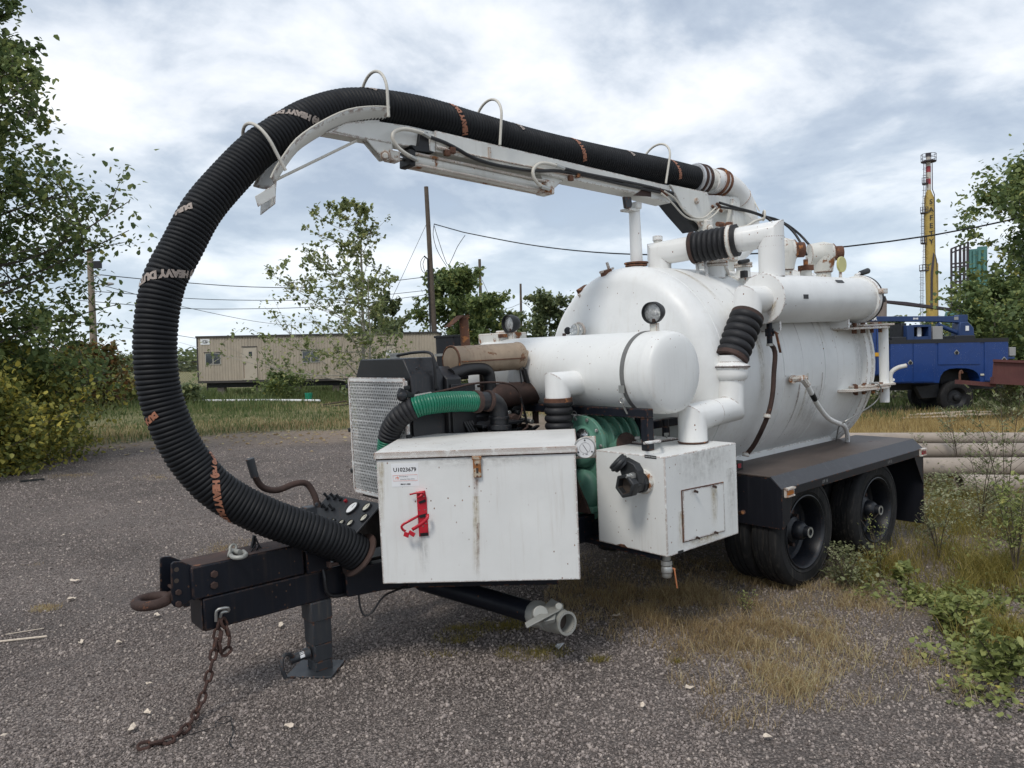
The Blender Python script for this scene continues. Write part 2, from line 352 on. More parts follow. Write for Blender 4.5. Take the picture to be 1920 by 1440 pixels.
def spline(pts, step=.03):
    pts = [V(p) for p in pts]; P = [pts[0] * 2 - pts[1]] + pts + [pts[-1] * 2 - pts[-2]]; out = []
    for i in range(1, len(P) - 2):
        a, b, c, d = P[i - 1:i + 3]; n = max(2, int((c - b).length / step))
        for k in range(n):
            t = k / n; t2 = t * t; t3 = t2 * t
            out.append(.5 * ((2 * b) + (c - a) * t + (2 * a - 5 * b + 4 * c - d) * t2 + (3 * b - a - 3 * c + d) * t3))
    out.append(pts[-1]); return out
def ribbed(path, r, pitch, amp, seg=28, sub=6):
    """tube whose radius swells once every pitch along the path"""
    L = [0.0]
    for a, b in zip(path, path[1:]): L.append(L[-1] + (b - a).length)
    n = int(L[-1] / pitch * sub); pts = []; rr = []; j = 0
    for i in range(n + 1):
        s = L[-1] * i / n
        while j < len(L) - 2 and L[j + 1] < s: j += 1
        t = (s - L[j]) / max(1e-6, L[j + 1] - L[j]); pts.append(path[j].lerp(path[j + 1], min(1, t)))
        ph = (i % sub) / sub; rr.append(r - amp + amp * 2 * abs(math.sin(math.pi * ph)) ** .7)
    return pts, rr
def text_mesh(body, size, bold=0.0, extrude=0.0):
    cu = bpy.data.curves.new('t', 'FONT'); cu.body = body; cu.size = size; cu.offset = bold; cu.align_x = 'CENTER'; cu.align_y = 'CENTER'; cu.extrude = extrude
    cu.resolution_u = 2
    o = bpy.data.objects.new('t', cu); sc.collection.objects.link(o)
    bpy.context.view_layer.update(); me = o.to_mesh()
    vs = [tuple(v.co) for v in me.vertices]; fs = [tuple(p.vertices) for p in me.polygons]
    o.to_mesh_clear(); bpy.data.objects.remove(o); bpy.data.curves.remove(cu)
    return vs, fs
def flat_text(name, body, size, origin, ex, ey, mat, parent, bold=0.0, lift=.0015):
    """lettering laid on a real surface: origin is its centre, ex its reading direction"""
    ex, ey = V(ex).normalized(), V(ey).normalized(); n = ex.cross(ey); vs, fs = text_mesh(body, size, bold)
    mb = MB(); mb.add([V(origin) + ex * x + ey * y + n * lift for x, y, z in vs], fs)
    return mb.build(name, M[mat] if isinstance(mat, str) else mat, parent, smooth=0)
def circ(o, a, b, r, n, a0=0, a1=360):
    o, a, b = V(o), V(a).normalized(), V(b).normalized()
    return [o + (a * math.cos(R(a0 + (a1 - a0) * i / n)) + b * math.sin(R(a0 + (a1 - a0) * i / n))) * r for i in range(n + 1)]

# ================================================================== THE VACUUM TRAILER (local axes: x to the rear, y to the far side, z up)
T = empty('vacuum_trailer', (.000458, 0, -.0282), rot=(0, R(-1.8609), 0))
tag(T, 'white vacuum tank trailer with a black hose arching over its tongue', 'trailer')
def part(name, mb, mat, parent=None, **k): return mb.build(name, M[mat] if isinstance(mat, str) else [M[x] for x in mat], parent or T, **k)

# ---- tongue and frame
part('tongue_beam', MB().box((-3.75, -.10, .555), (-1.75, .10, .731)), 'black_tongue', bevel=.008)
ub = part('tongue_box', MB().box((-3.80, -.104, .735), (-3.18, .104, .91)), 'black_tongue', bevel=.008)
for u, v in ((401, 1076), (401, 1097)):
    part('bolt', MB().bolt((-3.685,-0.104,0.852) if v < 1090 else (-3.689,-0.104,0.793), (0, -1, 0), .02, .016), 'rust_dark', ub, bevel=.002)
PLT = [(-3.77,-0.085,0.754), (-3.764,-0.085,0.9), (-3.833,-0.085,0.947), (-3.877,-0.085,0.954), (-3.888,-0.085,0.945), (-3.899,-0.085,0.742), (-3.889,-0.085,0.725), (-3.859,-0.085,0.708)]
hp = part('hitch_plate', MB().prism(PLT, (0, .014, 0)).prism([(p[0] - .012, .071, p[2]) for p in PLT], (0, .014, 0)).box((-3.835, -.071, .70), (-3.805, .071, .90)), 'black_tongue', bevel=.003)
for q in ((-3.864,-0.085,0.794), (-3.868,-0.085,0.734)):
    part('bolt', MB().bolt(q, (0, -1, 0), .016, .014).cyl(V(q), V(q) + V((0, .17, 0)), .009), 'rust_dark', hp, bevel=.002)
for q in ((-3.864,-0.086,0.912), (-3.868,-0.086,0.854)):
    part('bolt_hole', MB().cyl(q, V(q) + V((0, .002, 0)), .012), 'pipe_inside', hp)
rc = V((-3.97,0,0.754))
part('tow_ring', MB().tube(circ(rc, (1, 0, 0), (0, 1, 0), .076, 40)[:-1], .026, 14, closed=True).beam(rc + V((.085, 0, 0)), (-3.839,0,0.76), .05, .045), ('rust_dark'), bevel=0)
part('tongue_end_plate', MB().box((-3.758, -.098, .56), (-3.752, .098, .726)), 'black_tongue', bevel=.003)
for s in (-1, 1):
    part('main_rail', MB().box((-1.9, s * .45 - .04, .60), (2.45, s * .45 + .04, .78)), 'black_frame', bevel=.006)
    part('a_frame_rail', MB().beam((-2.95, s * .13, .64), (-1.80, s * .47, .67), .08, .17), 'black_frame', bevel=.006)
for x in (-1.85, -1.2, -.5, .2, 1.5, 2.38):
    part('cross_member', MB().box((x - .03, -1.0 if x < 2 and x > -1.3 else -.42, .62), (x + .03, 1.0 if x < 2 and x > -1.3 else .42, .74)), 'black_frame', bevel=.005)
for x in (.44, 1.63):
    part('axle', MB().cyl((x, -.95, .44), (x, .95, .44), .055).box((x - .06, -.6, .46), (x + .06, -.5, .60)).box((x - .06, .5, .46), (x + .06, .6, .60)), 'black_frame')
LSX = .128
for s in (-1, 1):
    mb = MB()
    for k in range(4): mb.prism([(-.25 + .05 * k, s * .55 - .035, .50 + .018 * k), (.44, s * .55 - .035, .545 + .018 * k), (.86 - .05 * k, s * .55 - .035, .50 + .018 * k), (.86 - .05 * k, s * .55 - .035, .515 + .018 * k), (.44, s * .55 - .035, .56 + .018 * k), (-.25 + .05 * k, s * .55 - .035, .515 + .018 * k)], (0, .07, 0))
    part('leaf_spring', mb, 'black_frame', smooth=0)
    mb = MB()
    for k in range(4): mb.prism([(.93 + .05 * k, s * .55 - .035, .50 + .018 * k), (1.63, s * .55 - .035, .545 + .018 * k), (2.05 - .05 * k, s * .55 - .035, .50 + .018 * k), (2.05 - .05 * k, s * .55 - .035, .515 + .018 * k), (1.63, s * .55 - .035, .56 + .018 * k), (.93 + .05 * k, s * .55 - .035, .515 + .018 * k)], (0, .07, 0))
    part('leaf_spring', mb, 'black_frame', smooth=0)

part('tongue_top_wear', MB().box((-3.795, -.098, .9095), (-3.20, .098, .912)), 'rust_dark', ub)
# ---- jack leg through the tongue, its foot, its socket with hooked pin, and the bent crank handle on top
jk = part('jack_leg', MB().box((-3.160, -.112, .44), (-3.030, .025, .556)).box((-3.152, -.106, .30), (-3.036, .019, .441)).box((-3.149, -.104, .20), (-3.038, .017, .301)).box((-3.146, -.102, .145), (-3.040, .014, .201)), 'jack_grey', bevel=.005)
part('foot_plate', MB().pbox((-3.30, -.02, .134), (.19, -.20, .0), (.17, .16, .0), (0, 0, .012)), 'jack_grey', jk, bevel=.002)
sk = part('socket_tube', MB().cyl((-3.155, -.05, .255), (-3.27, -.03, .235), .026, seg=20).cyl((-3.155, -.05, .255), (-3.19, -.044, .25), .032, seg=20), 'jack_grey', jk)
part('warning_label', MB().add([tuple(V((-3.175 - .045 * i, -.047 + .008 * i, .2515 - .008 * i)) + V((0.0, -.0268 * math.cos(a), .0268 * math.sin(a)))) for i in (0, 1) for a in (-.1, .35, .8, 1.2)], [(0, 1, 5, 4), (1, 2, 6, 5), (2, 3, 7, 6)]), 'sticker', jk, smooth=0)
part('hook_pin', MB().tube(spline([(-3.33, -.10, .17), (-3.345, -.095, .235), (-3.33, -.08, .285), (-3.295, -.065, .29), (-3.26, -.052, .262)], .01), .012, 10), 'jack_grey', jk)
ck = part('crank_handle', MB().tube(spline([(-3.405,0.02,1.4), (-3.386,0.02,1.316), (-3.341,0.03,1.244), (-3.258,0.03,1.215), (-3.153,0.03,1.236), (-3.077,0.03,1.225), (-3.045,0,1.15), (-3.042,-0.02,1.082)], .02), .0185, 14), 'rust_dark')
part('grip_sleeve', MB().cyl((-3.409,0.02,1.419), (-3.387,0.02,1.31), .024, .022, 16), 'jack_grey', ck, bevel=.002)
part('crank_socket', MB().pbox((-3.13, -.06, .98), (.07, 0, 0), (0, .07, 0), (0, 0, .12)).bolt((-3.067,-0.061,1.111), (0, -1, 0), .014, .01), 'jack_grey', ck, bevel=.004)
part('jack_head', MB().box((-3.155, -.065, .732), (-3.045, .045, .985)), 'black_tongue', bevel=.004)
part('bracket_plate', MB().box((-3.17, -.112, .731), (-3.02, -.07, .86)), 'black_frame', bevel=.004)

# ---- grab hook and folding bracket lying on the tongue
part('fold_bracket', MB().prism([(-3.435,0.03,0.876), (-3.41,0.03,0.981), (-3.395,0.03,0.975), (-3.411,0.03,0.868)], (0, .02, 0)).tube([(-3.404,0.03,0.974), (-3.395,0,0.922), (-3.368,-0.02,0.892)], .005, 6).tube([(-3.412,0,0.938), (-3.464,-0.05,0.909), (-3.521,-0.06,0.908)], .004, 6).tube([(-3.402,-0.02,0.933), (-3.44,-0.05,0.901)], .004, 6), 'black')

# ---- main suction hose: from the elbow on the tank, along the boom, round in a big loop down to the tongue
HOSE = spline([(0.867,0,3.396), (0.664,0,3.404), (0.209,0,3.419), (-0.324,0,3.423), (-0.82,0,3.433), (-1.286,0,3.452), (-1.748,0,3.486), (-2.112,0,3.515), (-2.424,0,3.509), (-2.692,0,3.472), (-2.933,0,3.374), (-3.102,0,3.264), (-3.269,0,3.137), (-3.428,0,2.973), (-3.588,0,2.782), (-3.707,0,2.575), (-3.794,0,2.42), (-3.841,0,2.268), (-3.867,0,2.099), (-3.872,0,1.953), (-3.862,0,1.822), (-3.832,-0.01,1.681), (-3.786,-0.02,1.545), (-3.73,-0.035,1.432), (-3.639,-0.06,1.301), (-3.516,-0.09,1.192), (-3.357,-0.13,1.087), (-3.226,-0.16,1.018), (-3.115,-0.19,0.959), (-2.992,-0.2,0.886), (-2.893,-0.205,0.807)], .03)
HR = .104
hp_, hr_ = ribbed(HOSE, HR, .0245, .0036, 32, 6)
hose = part('suction_hose', MB().tube(hp_, hr_, 32), 'rubber', smooth=60)
HL = [0.0]
for a, b in zip(HOSE, HOSE[1:]): HL.append(HL[-1] + (b - a).length)
def hose_at(s):
    s = max(0, min(HL[-1] - 1e-4, s)); i = max(0, min(len(HL) - 2, int(np.searchsorted(HL, s)) - 1)); t = (s - HL[i]) / (HL[i + 1] - HL[i])
    c = HOSE[i].lerp(HOSE[i + 1], t)
    j0, j1 = max(0, i - 2), min(len(HOSE) - 1, i + 3); tt = (HOSE[j1] - HOSE[j0]).normalized()
    n1 = V((0, -1, 0)); n1 = (n1 - tt * n1.dot(tt)).normalized(); return c, tt, n1, tt.cross(n1)
def hose_print(body, pt, ang, size, phi_off=0.0, mat='hose_print', wide=1.0):
    pt = V(pt); i = min(range(len(HOSE)), key=lambda k: (HOSE[k] - pt).length); s0 = HL[i]
    c, tt, n1, n2 = hose_at(s0); a0 = math.radians(phi_off); vs, fs = text_mesh(body, size, .004)
    ca, sa = math.cos(R(ang)), math.sin(R(ang)); out = []
    rr = HR + .0052
    for x, y, z in vs:
        x *= wide; ds = x * ca + y * sa; ph = a0 + (x * sa - y * ca) / rr
        c, tt, n1, n2 = hose_at(s0 + ds); out.append(c + (n1 * math.cos(ph) + n2 * math.sin(ph)) * rr)
    MBx = MB(); MBx.add(out, fs); part('hose_lettering', MBx, mat, hose, smooth=0)
hose_print('HEAVY DUTY.', (-1.921,0,3.495), 62, .046, 12)
hose_print('HEAVY DUTY.', (-0.775,0,3.426), 64, .042, 22)
hose_print('DURA', (-1.387,0,3.459), 58, .038, 52, 'hose_print_pale')
hose_print('DURA', (-0.196,0,3.425), 60, .038, 50, 'hose_print_pale')
hose_print('HEAVY DUTY', (0.366,0,3.418), 64, .040, 20)
hose_print('(s) HEAVY DUTY.', (-3.049,0,3.296), 50, .044, 38, 'hose_print_pale')
hose_print('DURA', (-2.544,0,3.505), 40, .038, 68, 'hose_print_pale')
hose_print('DURA', (-3.631,0,2.714), 50, .038, 60, 'hose_print_pale')
hose_print('(s) HEAVY DUTY.', (-3.791,0,2.426), 66, .050, 16, 'hose_print_pale')
hose_print('DURA', (-3.847,0,1.73), 70, .036, 62)
hose_print('(150 psi) HEAVY DUTY', (-3.649,-0.06,1.308), 42, .046, 10)
def hose_band(name, s0, s1, r, mat, wob=.0, parent=None):
    pts = [hose_at(s0 + (s1 - s0) * k / 8)[0] for k in range(9)]; rnd = random.Random(3)
    part(name, MB().tube(pts, [r + wob * rnd.uniform(-1, 1) for _ in pts], 28), mat, parent or hose)
hose_band('tape_wrap', -.0 + .0, .14, .128, 'tape', .006)
hose_band('hose_clamp', .015, .045, .139, 'rust_dark')
hose_band('hose_clamp', .085, .105, .137, 'rust_dark')
# lower end of the hose: rusty collar held by a bracket on the tongue
ec, et, en1, en2 = hose_at(HL[-1])
col_ = part('hose_collar', MB().lathe(ec, et, [(.10, .0), (.125, .0), (.138, .006), (.138, .016), (.125, .020), (.10, .02), (.10, .0)], 32), 'rust_dark')
part('collar_bracket', MB().beam(ec + V((-.16, .03, .03)), ec + V((.02, .06, -.06)), .10, .02).beam(ec + V((.04, .05, -.04)), ec + V((.08, .11, -.05)), .12, .05), 'black_tongue', col_, bevel=.003)
part('wing_bolt', MB().cyl(ec + V((-.19, -.02, -.02)), ec + V((-.14, -.02, -.02)), .012).box(ec + V((-.2, -.035, -.03)), ec + V((-.185, .0, -.0))), 'rust_dark', col_)

# ---- rusty fitting and white elbow that carries the hose down into the tank top
EL = spline([(0.981,0,3.403), (1.129,0,3.399), (1.315,0,3.363), (1.468,0,3.256), (1.54,0,3.089), (1.539,0,2.895), (1.02, 0, 2.60)], .03)
elb = part('boom_elbow', MB().tube(EL, [.112] * len(EL), 28), 'white_pipe')
part('pipe_nipple', MB().tube([(0.82,0,3.401), (1.03,0,3.403)], .088, 24), 'white_rusty', elb)
for (q, r) in (((1.079,0,3.404), .135), ((1.146,0,3.396), .128)):
    part('flange_ring', MB().disc(q, (.95, 0, -.2), r, .018, 28), 'rust', elb, bevel=.003)
part('weld_seam', MB().tube(circ((1.442,0,3.284), (.5, 0, .8), (0, 1, 0), .1135, 24)[:-1], .003, 5, closed=True), 'white_rusty', elb)
part('swivel_base', MB().cyl((1.02, 0, 2.56), (1.02, 0, 2.66), .17, seg=32).cyl((1.02, 0, 2.66), (1.02, 0, 2.70), .20, seg=32), 'white_rusty', elb, bevel=.004)
part('mast_box', MB().pbox((1.143,-0.12,2.834), (.20, 0, 0), (0, .24, 0), (0, 0, .32)), 'white_boom', elb, bevel=.006)
part('gusset', MB().prism([(1.185,-0.1,3.244), (1.492,-0.1,3.07), (1.485,-0.1,2.929), (1.368,-0.1,2.922), (1.153,-0.1,3.105)], (0, .20, 0)), 'white_boom', elb, bevel=.004)

# ---- boom: beam with sleeve, saddle, hoops, cylinder
def slab(name, pts, y0, y1, mat, parent=None, bevel=.005, **k):
    return part(name, MB().prism([(p[0], y0, p[2]) for p in pts], (0, y1 - y0, 0)), mat, parent, bevel=bevel, **k)
boom = slab('boom_beam', [(-2.734,0,3.36), (-2.499,0,3.399), (-2.281,0,3.404), (0.308,0,3.276), (0.3,0,3.139), (0.001,0,3.158), (-1.143,0,3.237), (-2.127,0,3.269), (-2.625,0,3.28), (-2.826,0,3.291)], -.055, .055, 'white_boom')
slab('boom_sleeve', [(-2.107,0,3.395), (0.293,0,3.274), (0.285,0,3.129), (-0.012,0,3.152), (-0.112,0,3.17), (-0.274,0,3.177), (-2.115,0,3.26)], -.082, .082, 'white_boom', boom)
slab('sleeve_edge', [(-0.048,0,3.241), (0.033,0,3.24), (0.029,0,3.16), (-0.198,0,3.149), (-0.111,0,3.192)], -.085, -.0825, 'rust_dark', boom, bevel=0)
slab('worn_patch', [(-2.223,0,3.376), (-2.166,0,3.373), (-2.161,0,3.251), (-2.25,0,3.257)], -.0852, -.054, 'black', boom, bevel=.002)
slab('wear_pad', [(-2.301,0,3.277), (-2.127,0,3.269), (-2.128,0,3.248), (-2.271,0,3.244)], -.0862, .06, 'black', boom, bevel=.002)
slab('boom_end_ring', [(-2.158,0,3.368), (-2.113,0,3.364), (-2.119,0,3.252), (-2.165,0,3.257)], -.088, .088, 'white_boom', boom)
# saddle that carries the hose at the boom tip
SP = [(-2.46,0,3.418), (-2.551,0,3.407), (-2.676,0,3.379), (-2.778,0,3.338), (-2.878,0,3.28), (-2.965,0,3.222), (-3.045,0,3.157), (-3.107,0,3.082), (-3.17,0,2.991), (-3.199,0,2.938)]
sv = []; NS = 10
SPs = spline(SP, .06)
for i, p in enumerate(SPs):
    t = (SPs[min(i + 1, len(SPs) - 1)] - SPs[max(i - 1, 0)]).normalized(); up = V((0, 1, 0)).cross(t); up = up if up.z > 0 else -up
    for k in range(NS + 1):
        a = R(-52 + 104 * k / NS); sv.append(p + V((0, 1, 0)) * math.sin(a) * .155 + up * (.155 - math.cos(a) * .155 - .004))
mb = MB(); n = NS + 1; mb.add(sv, [(i * n + k, i * n + k + 1, (i + 1) * n + k + 1, (i + 1) * n + k) for i in range(len(SPs) - 1) for k in range(NS)])
sad = part('hose_saddle', mb, 'white_boom', boom)
so = sad.modifiers.new('thick', 'SOLIDIFY'); so.thickness = .006
part('saddle_rib', MB().prism([(p[0], -.05, p[2] - .003) for p in [(-2.498,0,3.412), (-2.551,0,3.404), (-2.677,0,3.375), (-2.778,0,3.335), (-2.864,0,3.285), (-2.625,0,3.28), (-2.505,0,3.3)]], (0, .10, 0)), 'white_boom', boom, smooth=0)
for s in (-1, 1):
    part('saddle_edge_rod', MB().tube([sv[i * n + (0 if s < 0 else NS)] for i in range(len(SPs))], .006, 8), 'rail_white', boom)
part('saddle_lip', MB().prism([(-3.241,-0.1,2.921), (-3.205,-0.1,2.951), (-3.217,-0.1,2.868), (-3.32,-0.1,2.804), (-3.334,-0.1,2.86)], (0, .006, 0)).pbox((-3.216,-0.1,2.918), (-.005, .2, -.03), (-.01, .0, -.09), (.006, 0, 0)), 'white_boom', boom, bevel=.002)
part('saddle_brace', MB().tube([(-3.201,-0.07,2.966), (-2.656,-0.03,3.266)], .008, 8), 'rail_white', boom)
part('saddle_brace', MB().tube([(-3.132,0.09,3.004), (-2.623,0.03,3.284)], .008, 8), 'rail_white', boom)
def hoop(foot, peak, lean=0.0, w=.15, r=.0095, stub=0):
    f, p = V(foot), V(peak); up = p - f; h = up.length; up.normalize(); c = V((f.x, 0, f.z)) + up * (h - w); pts = [V((f.x, -w, f.z))]
    if stub: pts = [V((f.x, -w * .6, f.z)) - up * stub] + pts
    pts += circ(c, (0, -1, 0), up, w, 22, 0, 180) + [V((f.x, w, f.z))]
    part('hose_hoop', MB().tube(pts, r, 10), 'rail_white', boom)
hoop((-3.179,0,3.002), (-3.317,0,3.274), w=.165)
hoop((-2.503,0,3.398), (-2.502,0,3.711), w=.165)
hoop((-1.626,0,3.35), (-1.582,0,3.697), w=.150)
hoop((0.145,0,3.269), (0.249,0,3.634), w=.150)
part('hoop_stub', MB().beam((-1.669,-0.085,3.343), (-1.669,-0.085,3.268), .02, .012), 'white_rusty', boom)
# lift cylinder slung under the boom
cyl = part('boom_cylinder', MB().cyl((-2.29,-0.02,3.2), (-1.125,-0.02,3.134), .046, seg=24), 'white_rusty')
for off in ((.0, .048, .032), (.0, -.048, .032), (.0, .048, -.038), (.0, -.048, -.038)):
    o = V(off); part('tie_rod', MB().cyl(V((-2.306,-0.02,3.202)) + o, V((-1.114,-0.02,3.135)) + o, .010, seg=10), 'white_rusty', cyl)
part('cylinder_cap', MB().beam((-2.314,-0.02,3.201), (-2.267,-0.02,3.198), .125, .105), 'black', cyl, bevel=.008)
part('cylinder_cap', MB().beam((-1.146,-0.02,3.136), (-1.061,-0.02,3.13), .12, .10), 'white_rusty', cyl, bevel=.008)
part('piston_rod', MB().cyl((-2.377,-0.02,3.203), (-2.306,-0.02,3.202), .018), 'chrome', cyl)
part('rod_clevis', MB().cyl((-2.487,-0.075,3.188), (-2.418,0.04,3.221), .036, seg=6).cyl((-2.496,-0.09,3.183), (-2.412,0.05,3.224), .02, seg=16).beam((-2.446,-0.02,3.205), (-2.365,-0.02,3.201), .07, .065), 'white_rusty', cyl, bevel=.005)
slab('cylinder_lug', [(-2.606,0,3.286), (-2.414,0,3.282), (-2.413,0,3.186), (-2.483,0,3.168)], -.05, -.038, 'white_boom', boom)
slab('cylinder_lug', [(-2.606,0,3.286), (-2.414,0,3.282), (-2.413,0,3.186), (-2.483,0,3.168)], .0, .012, 'white_boom', boom)
slab('cylinder_lug', [(-1.195,0,3.255), (-0.939,0,3.203), (-1.043,0,3.126), (-1.128,0,3.137)], -.05, .02, 'white_boom', boom)
def hyd(name, pts, r, mat, parent=None, st=.02, seg=10): return part(name, MB().tube(spline(pts, st), r, seg), mat, parent)
hyd('hydraulic_line', [(-2.26,-0.09,3.186), (-2.361,-0.12,3.203), (-2.424,-0.12,3.241), (-2.455,-0.12,3.295), (-2.43,-0.12,3.334), (-2.359,-0.12,3.357), (-2.238,-0.115,3.353), (-2.171,-0.11,3.333)], .0125, 'rail_white', boom)
hyd('hydraulic_line', [(-1.168,-0.09,3.117), (-1.267,-0.12,3.132), (-1.305,-0.12,3.181), (-1.303,-0.12,3.226), (-1.254,-0.12,3.269), (-1.186,-0.12,3.284), (-1.087,-0.115,3.282), (-0.986,-0.11,3.271)], .0125, 'rail_white', boom)
for a, b, r in (((-2.23,-0.115,3.354), (-2.172,-0.112,3.336), .0165), ((-2.339,-0.11,3.198), (-2.278,-0.1,3.185), .0165), ((-1.076,-0.115,3.283), (-0.993,-0.112,3.27), .0165), ((-1.228,-0.11,3.119), (-1.136,-0.1,3.11), .0165)):
    part('line_fitting', MB().cyl(a, b, r, seg=6), 'steel', boom, bevel=.002)
hyd('hydraulic_hose', [(-2.171,-0.11,3.336), (-2.045,-0.1,3.319), (-1.931,-0.1,3.285), (-1.832,-0.1,3.252), (-1.674,-0.1,3.228), (-1.485,-0.1,3.221), (-1.285,-0.1,3.224), (-1.021,-0.1,3.25), (-0.741,-0.1,3.244), (-0.382,-0.1,3.224), (-0.027,-0.1,3.208), (0.299,-0.1,3.194)], .0125, 'cable', boom, .04)
hyd('hydraulic_hose', [(-0.986,-0.11,3.271), (-0.751,-0.11,3.257), (-0.392,-0.11,3.246), (-0.037,-0.11,3.231), (0.287,-0.11,3.209)], .0125, 'cable', boom, .04)
hyd('steel_line', [(-2.11,-0.1,3.283), (-1.98,-0.095,3.277), (-1.622,-0.095,3.261), (-1.228,-0.095,3.247), (-0.962,-0.095,3.234), (-0.62,-0.095,3.238)], .006, 'white_rusty', boom, .05, 8)
for q in ((-1.992,-0.1,3.277), (-2.036,-0.1,3.255), (-0.839,-0.1,3.242), (-0.913,-0.1,3.21)):
    part('valve_fitting', MB().pbox(V(q) - V((.02, .015, .02)), (.04, 0, 0), (0, .03, 0), (0, 0, .04)), 'rust', boom, bevel=.004)
part('line_fitting', MB().cyl((-2.118,-0.1,3.285), (-2.035,-0.1,3.279), .011, seg=8), 'white_rusty', boom)
# knuckle plates, folding arm to the mast, pivot pins
for y in (-.10, .075):
    slab('knuckle_plate', [(0.265,0,3.281), (0.344,0,3.279), (0.789,0,3.265), (0.85,0,3.06), (0.87,0,2.999), (0.828,0,2.948), (0.748,0,2.929), (0.686,0,2.954), (0.422,0,3.103)], y, y + .022, 'white_boom', boom)
slab('knuckle_web', [(0.287,0,3.156), (0.424,0,3.14), (0.726,0,2.956), (0.638,0,2.913), (0.42,0,3.057)], -.076, .072, 'black', boom, bevel=.003)
for q, r in (((0.617,-0.1,3.171), .028), ((0.661,-0.1,2.975), .034)):
    part('pivot_pin', MB().disc(q, (0, -1, 0), r, .014, 20).disc(V(q) - V((0, .014, 0)), (0, -1, 0), r * .55, .012, 12), 'white_rusty', boom, bevel=.002)
slab('boom_arm', [(0.78,0,3.25), (1.345,0,3.276), (1.338,0,3.135), (0.805,0,3.128)], -.07, .07, 'white_boom')
slab('arm_lug', [(1.132,0,3.129), (1.329,0,3.134), (1.524,0,2.955), (1.434,0,2.94)], -.06, -.05, 'white_boom')
part('swing_motor', MB().pbox((0.674,-0.16,2.893), (.10, 0, .0), (0, .12, 0), (0, 0, .115)).cyl((0.675,-0.2,2.929), (0.731,-0.16,2.938), .025), 'white_rusty', bevel=.014)
part('motor_linkage', MB().cyl((0.883,-0.15,2.982), (1.139,-0.15,2.975), .010, seg=8).cyl((1.14,-0.15,2.999), (1.154,-0.15,2.942), .009, seg=8).cyl((0.851,-0.15,2.98), (0.94,-0.15,2.981), .022, seg=10), 'rust')
hyd('hydraulic_line', [(0.155,-0.12,3.212), (0.281,-0.13,3.16), (0.421,-0.13,3.054), (0.568,-0.13,3.015), (0.7,-0.13,3.034), (0.805,-0.13,3.093), (0.869,-0.12,3.128)], .0075, 'rail_white', boom)
hyd('hydraulic_line', [(0.119,-0.12,3.191), (0.243,-0.13,3.121), (0.397,-0.13,3.026), (0.552,-0.13,2.996), (0.722,-0.13,3.012), (0.86,-0.13,3.078), (0.926,-0.12,3.123)], .0075, 'rail_white', boom)
for q in ((0.133,-0.11,3.216), (0.181,-0.11,3.199), (0.86,-0.11,3.134), (0.934,-0.11,3.163), (0.956,-0.11,3.122)):
    part('line_fitting', MB().cyl(V(q) - V((.025, 0, -.01)), V(q) + V((.025, 0, -.015)), .013, seg=8), 'rust', boom)
for dy, dv in ((-.12, 0), (-.14, 1), (-.10, 2)):
    pts = [[(0.937,-0.12,3.181), (1.178,-0.13,3.156), (1.391,-0.16,3.128), (1.523,-0.2,3.092), (1.631,-0.3,3.039), (1.688,-0.4,2.929), (1.674,-0.5,2.777), (1.737,-0.5,2.701)],
           [(0.951,-0.12,3.144), (1.22,-0.13,3.14), (1.435,-0.16,3.117), (1.541,-0.2,3.083), (1.705,-0.3,3.024), (1.811,-0.4,2.906), (1.819,-0.5,2.783), (1.974,-0.5,2.725)],
           [(1.523,-0.2,3.092), (1.483,-0.3,3.024), (1.541,-0.35,2.917), (1.648,-0.35,2.844), (1.703,-0.35,2.797)]][dv]
    hyd('hydraulic_hose', pts, .0115, 'cable', None, .04)
hyd('steel_line', [(1.564,-0.05,3.317), (1.53,-0.12,3.206), (1.534,-0.15,3.146)], .006, 'rail_white')
part('hose_ring', MB().tube(circ((1.491,-0.22,3.092), (.2, 0, 1), (.6, .6, 0), .045, 16)[:-1], .010, 8, closed=True), 'rail_white')
hyd('hydraulic_line', [(1.105,-0.2,2.956), (1.156,-0.25,2.966), (1.288,-0.25,3.019), (1.489,-0.22,3.062)], .012, 'rail_white')

# ---- boom rest post on the tank front
rest = part('boom_rest_post', MB().tube([(-0.082,0,2.554), (-0.09,0,3.08)], [.052, .045], 20), 'white_pipe')
part('post_flange', MB().disc((-0.089,0,2.611), (0, 0, 1), .10, .014, 24).disc(V((-0.089,0,2.611)) - V((0, 0, .02)), (0, 0, 1), .092, .014, 24), 'rust', rest, bevel=.003)
part('cradle_arm', MB().prism([(-0.261,-0.05,3.143), (-0.177,-0.05,3.147), (-0.168,-0.05,3.079), (-0.189,-0.05,3.051), (-0.247,-0.05,3.051)], (0, .03, 0)), 'jack_grey', rest, bevel=.006)
part('cradle_arm', MB().pbox((-0.135,-0.06,3.054), (.0, .12, 0), (.075, 0, 0), (.005, 0, .06)), 'white_boom', rest, bevel=.012)
part('cradle_plate', MB().pbox((-0.209,-0.05,3.037), (.13, 0, 0), (0, .10, 0), (0, 0, .02)), 'white_boom', rest, bevel=.004)

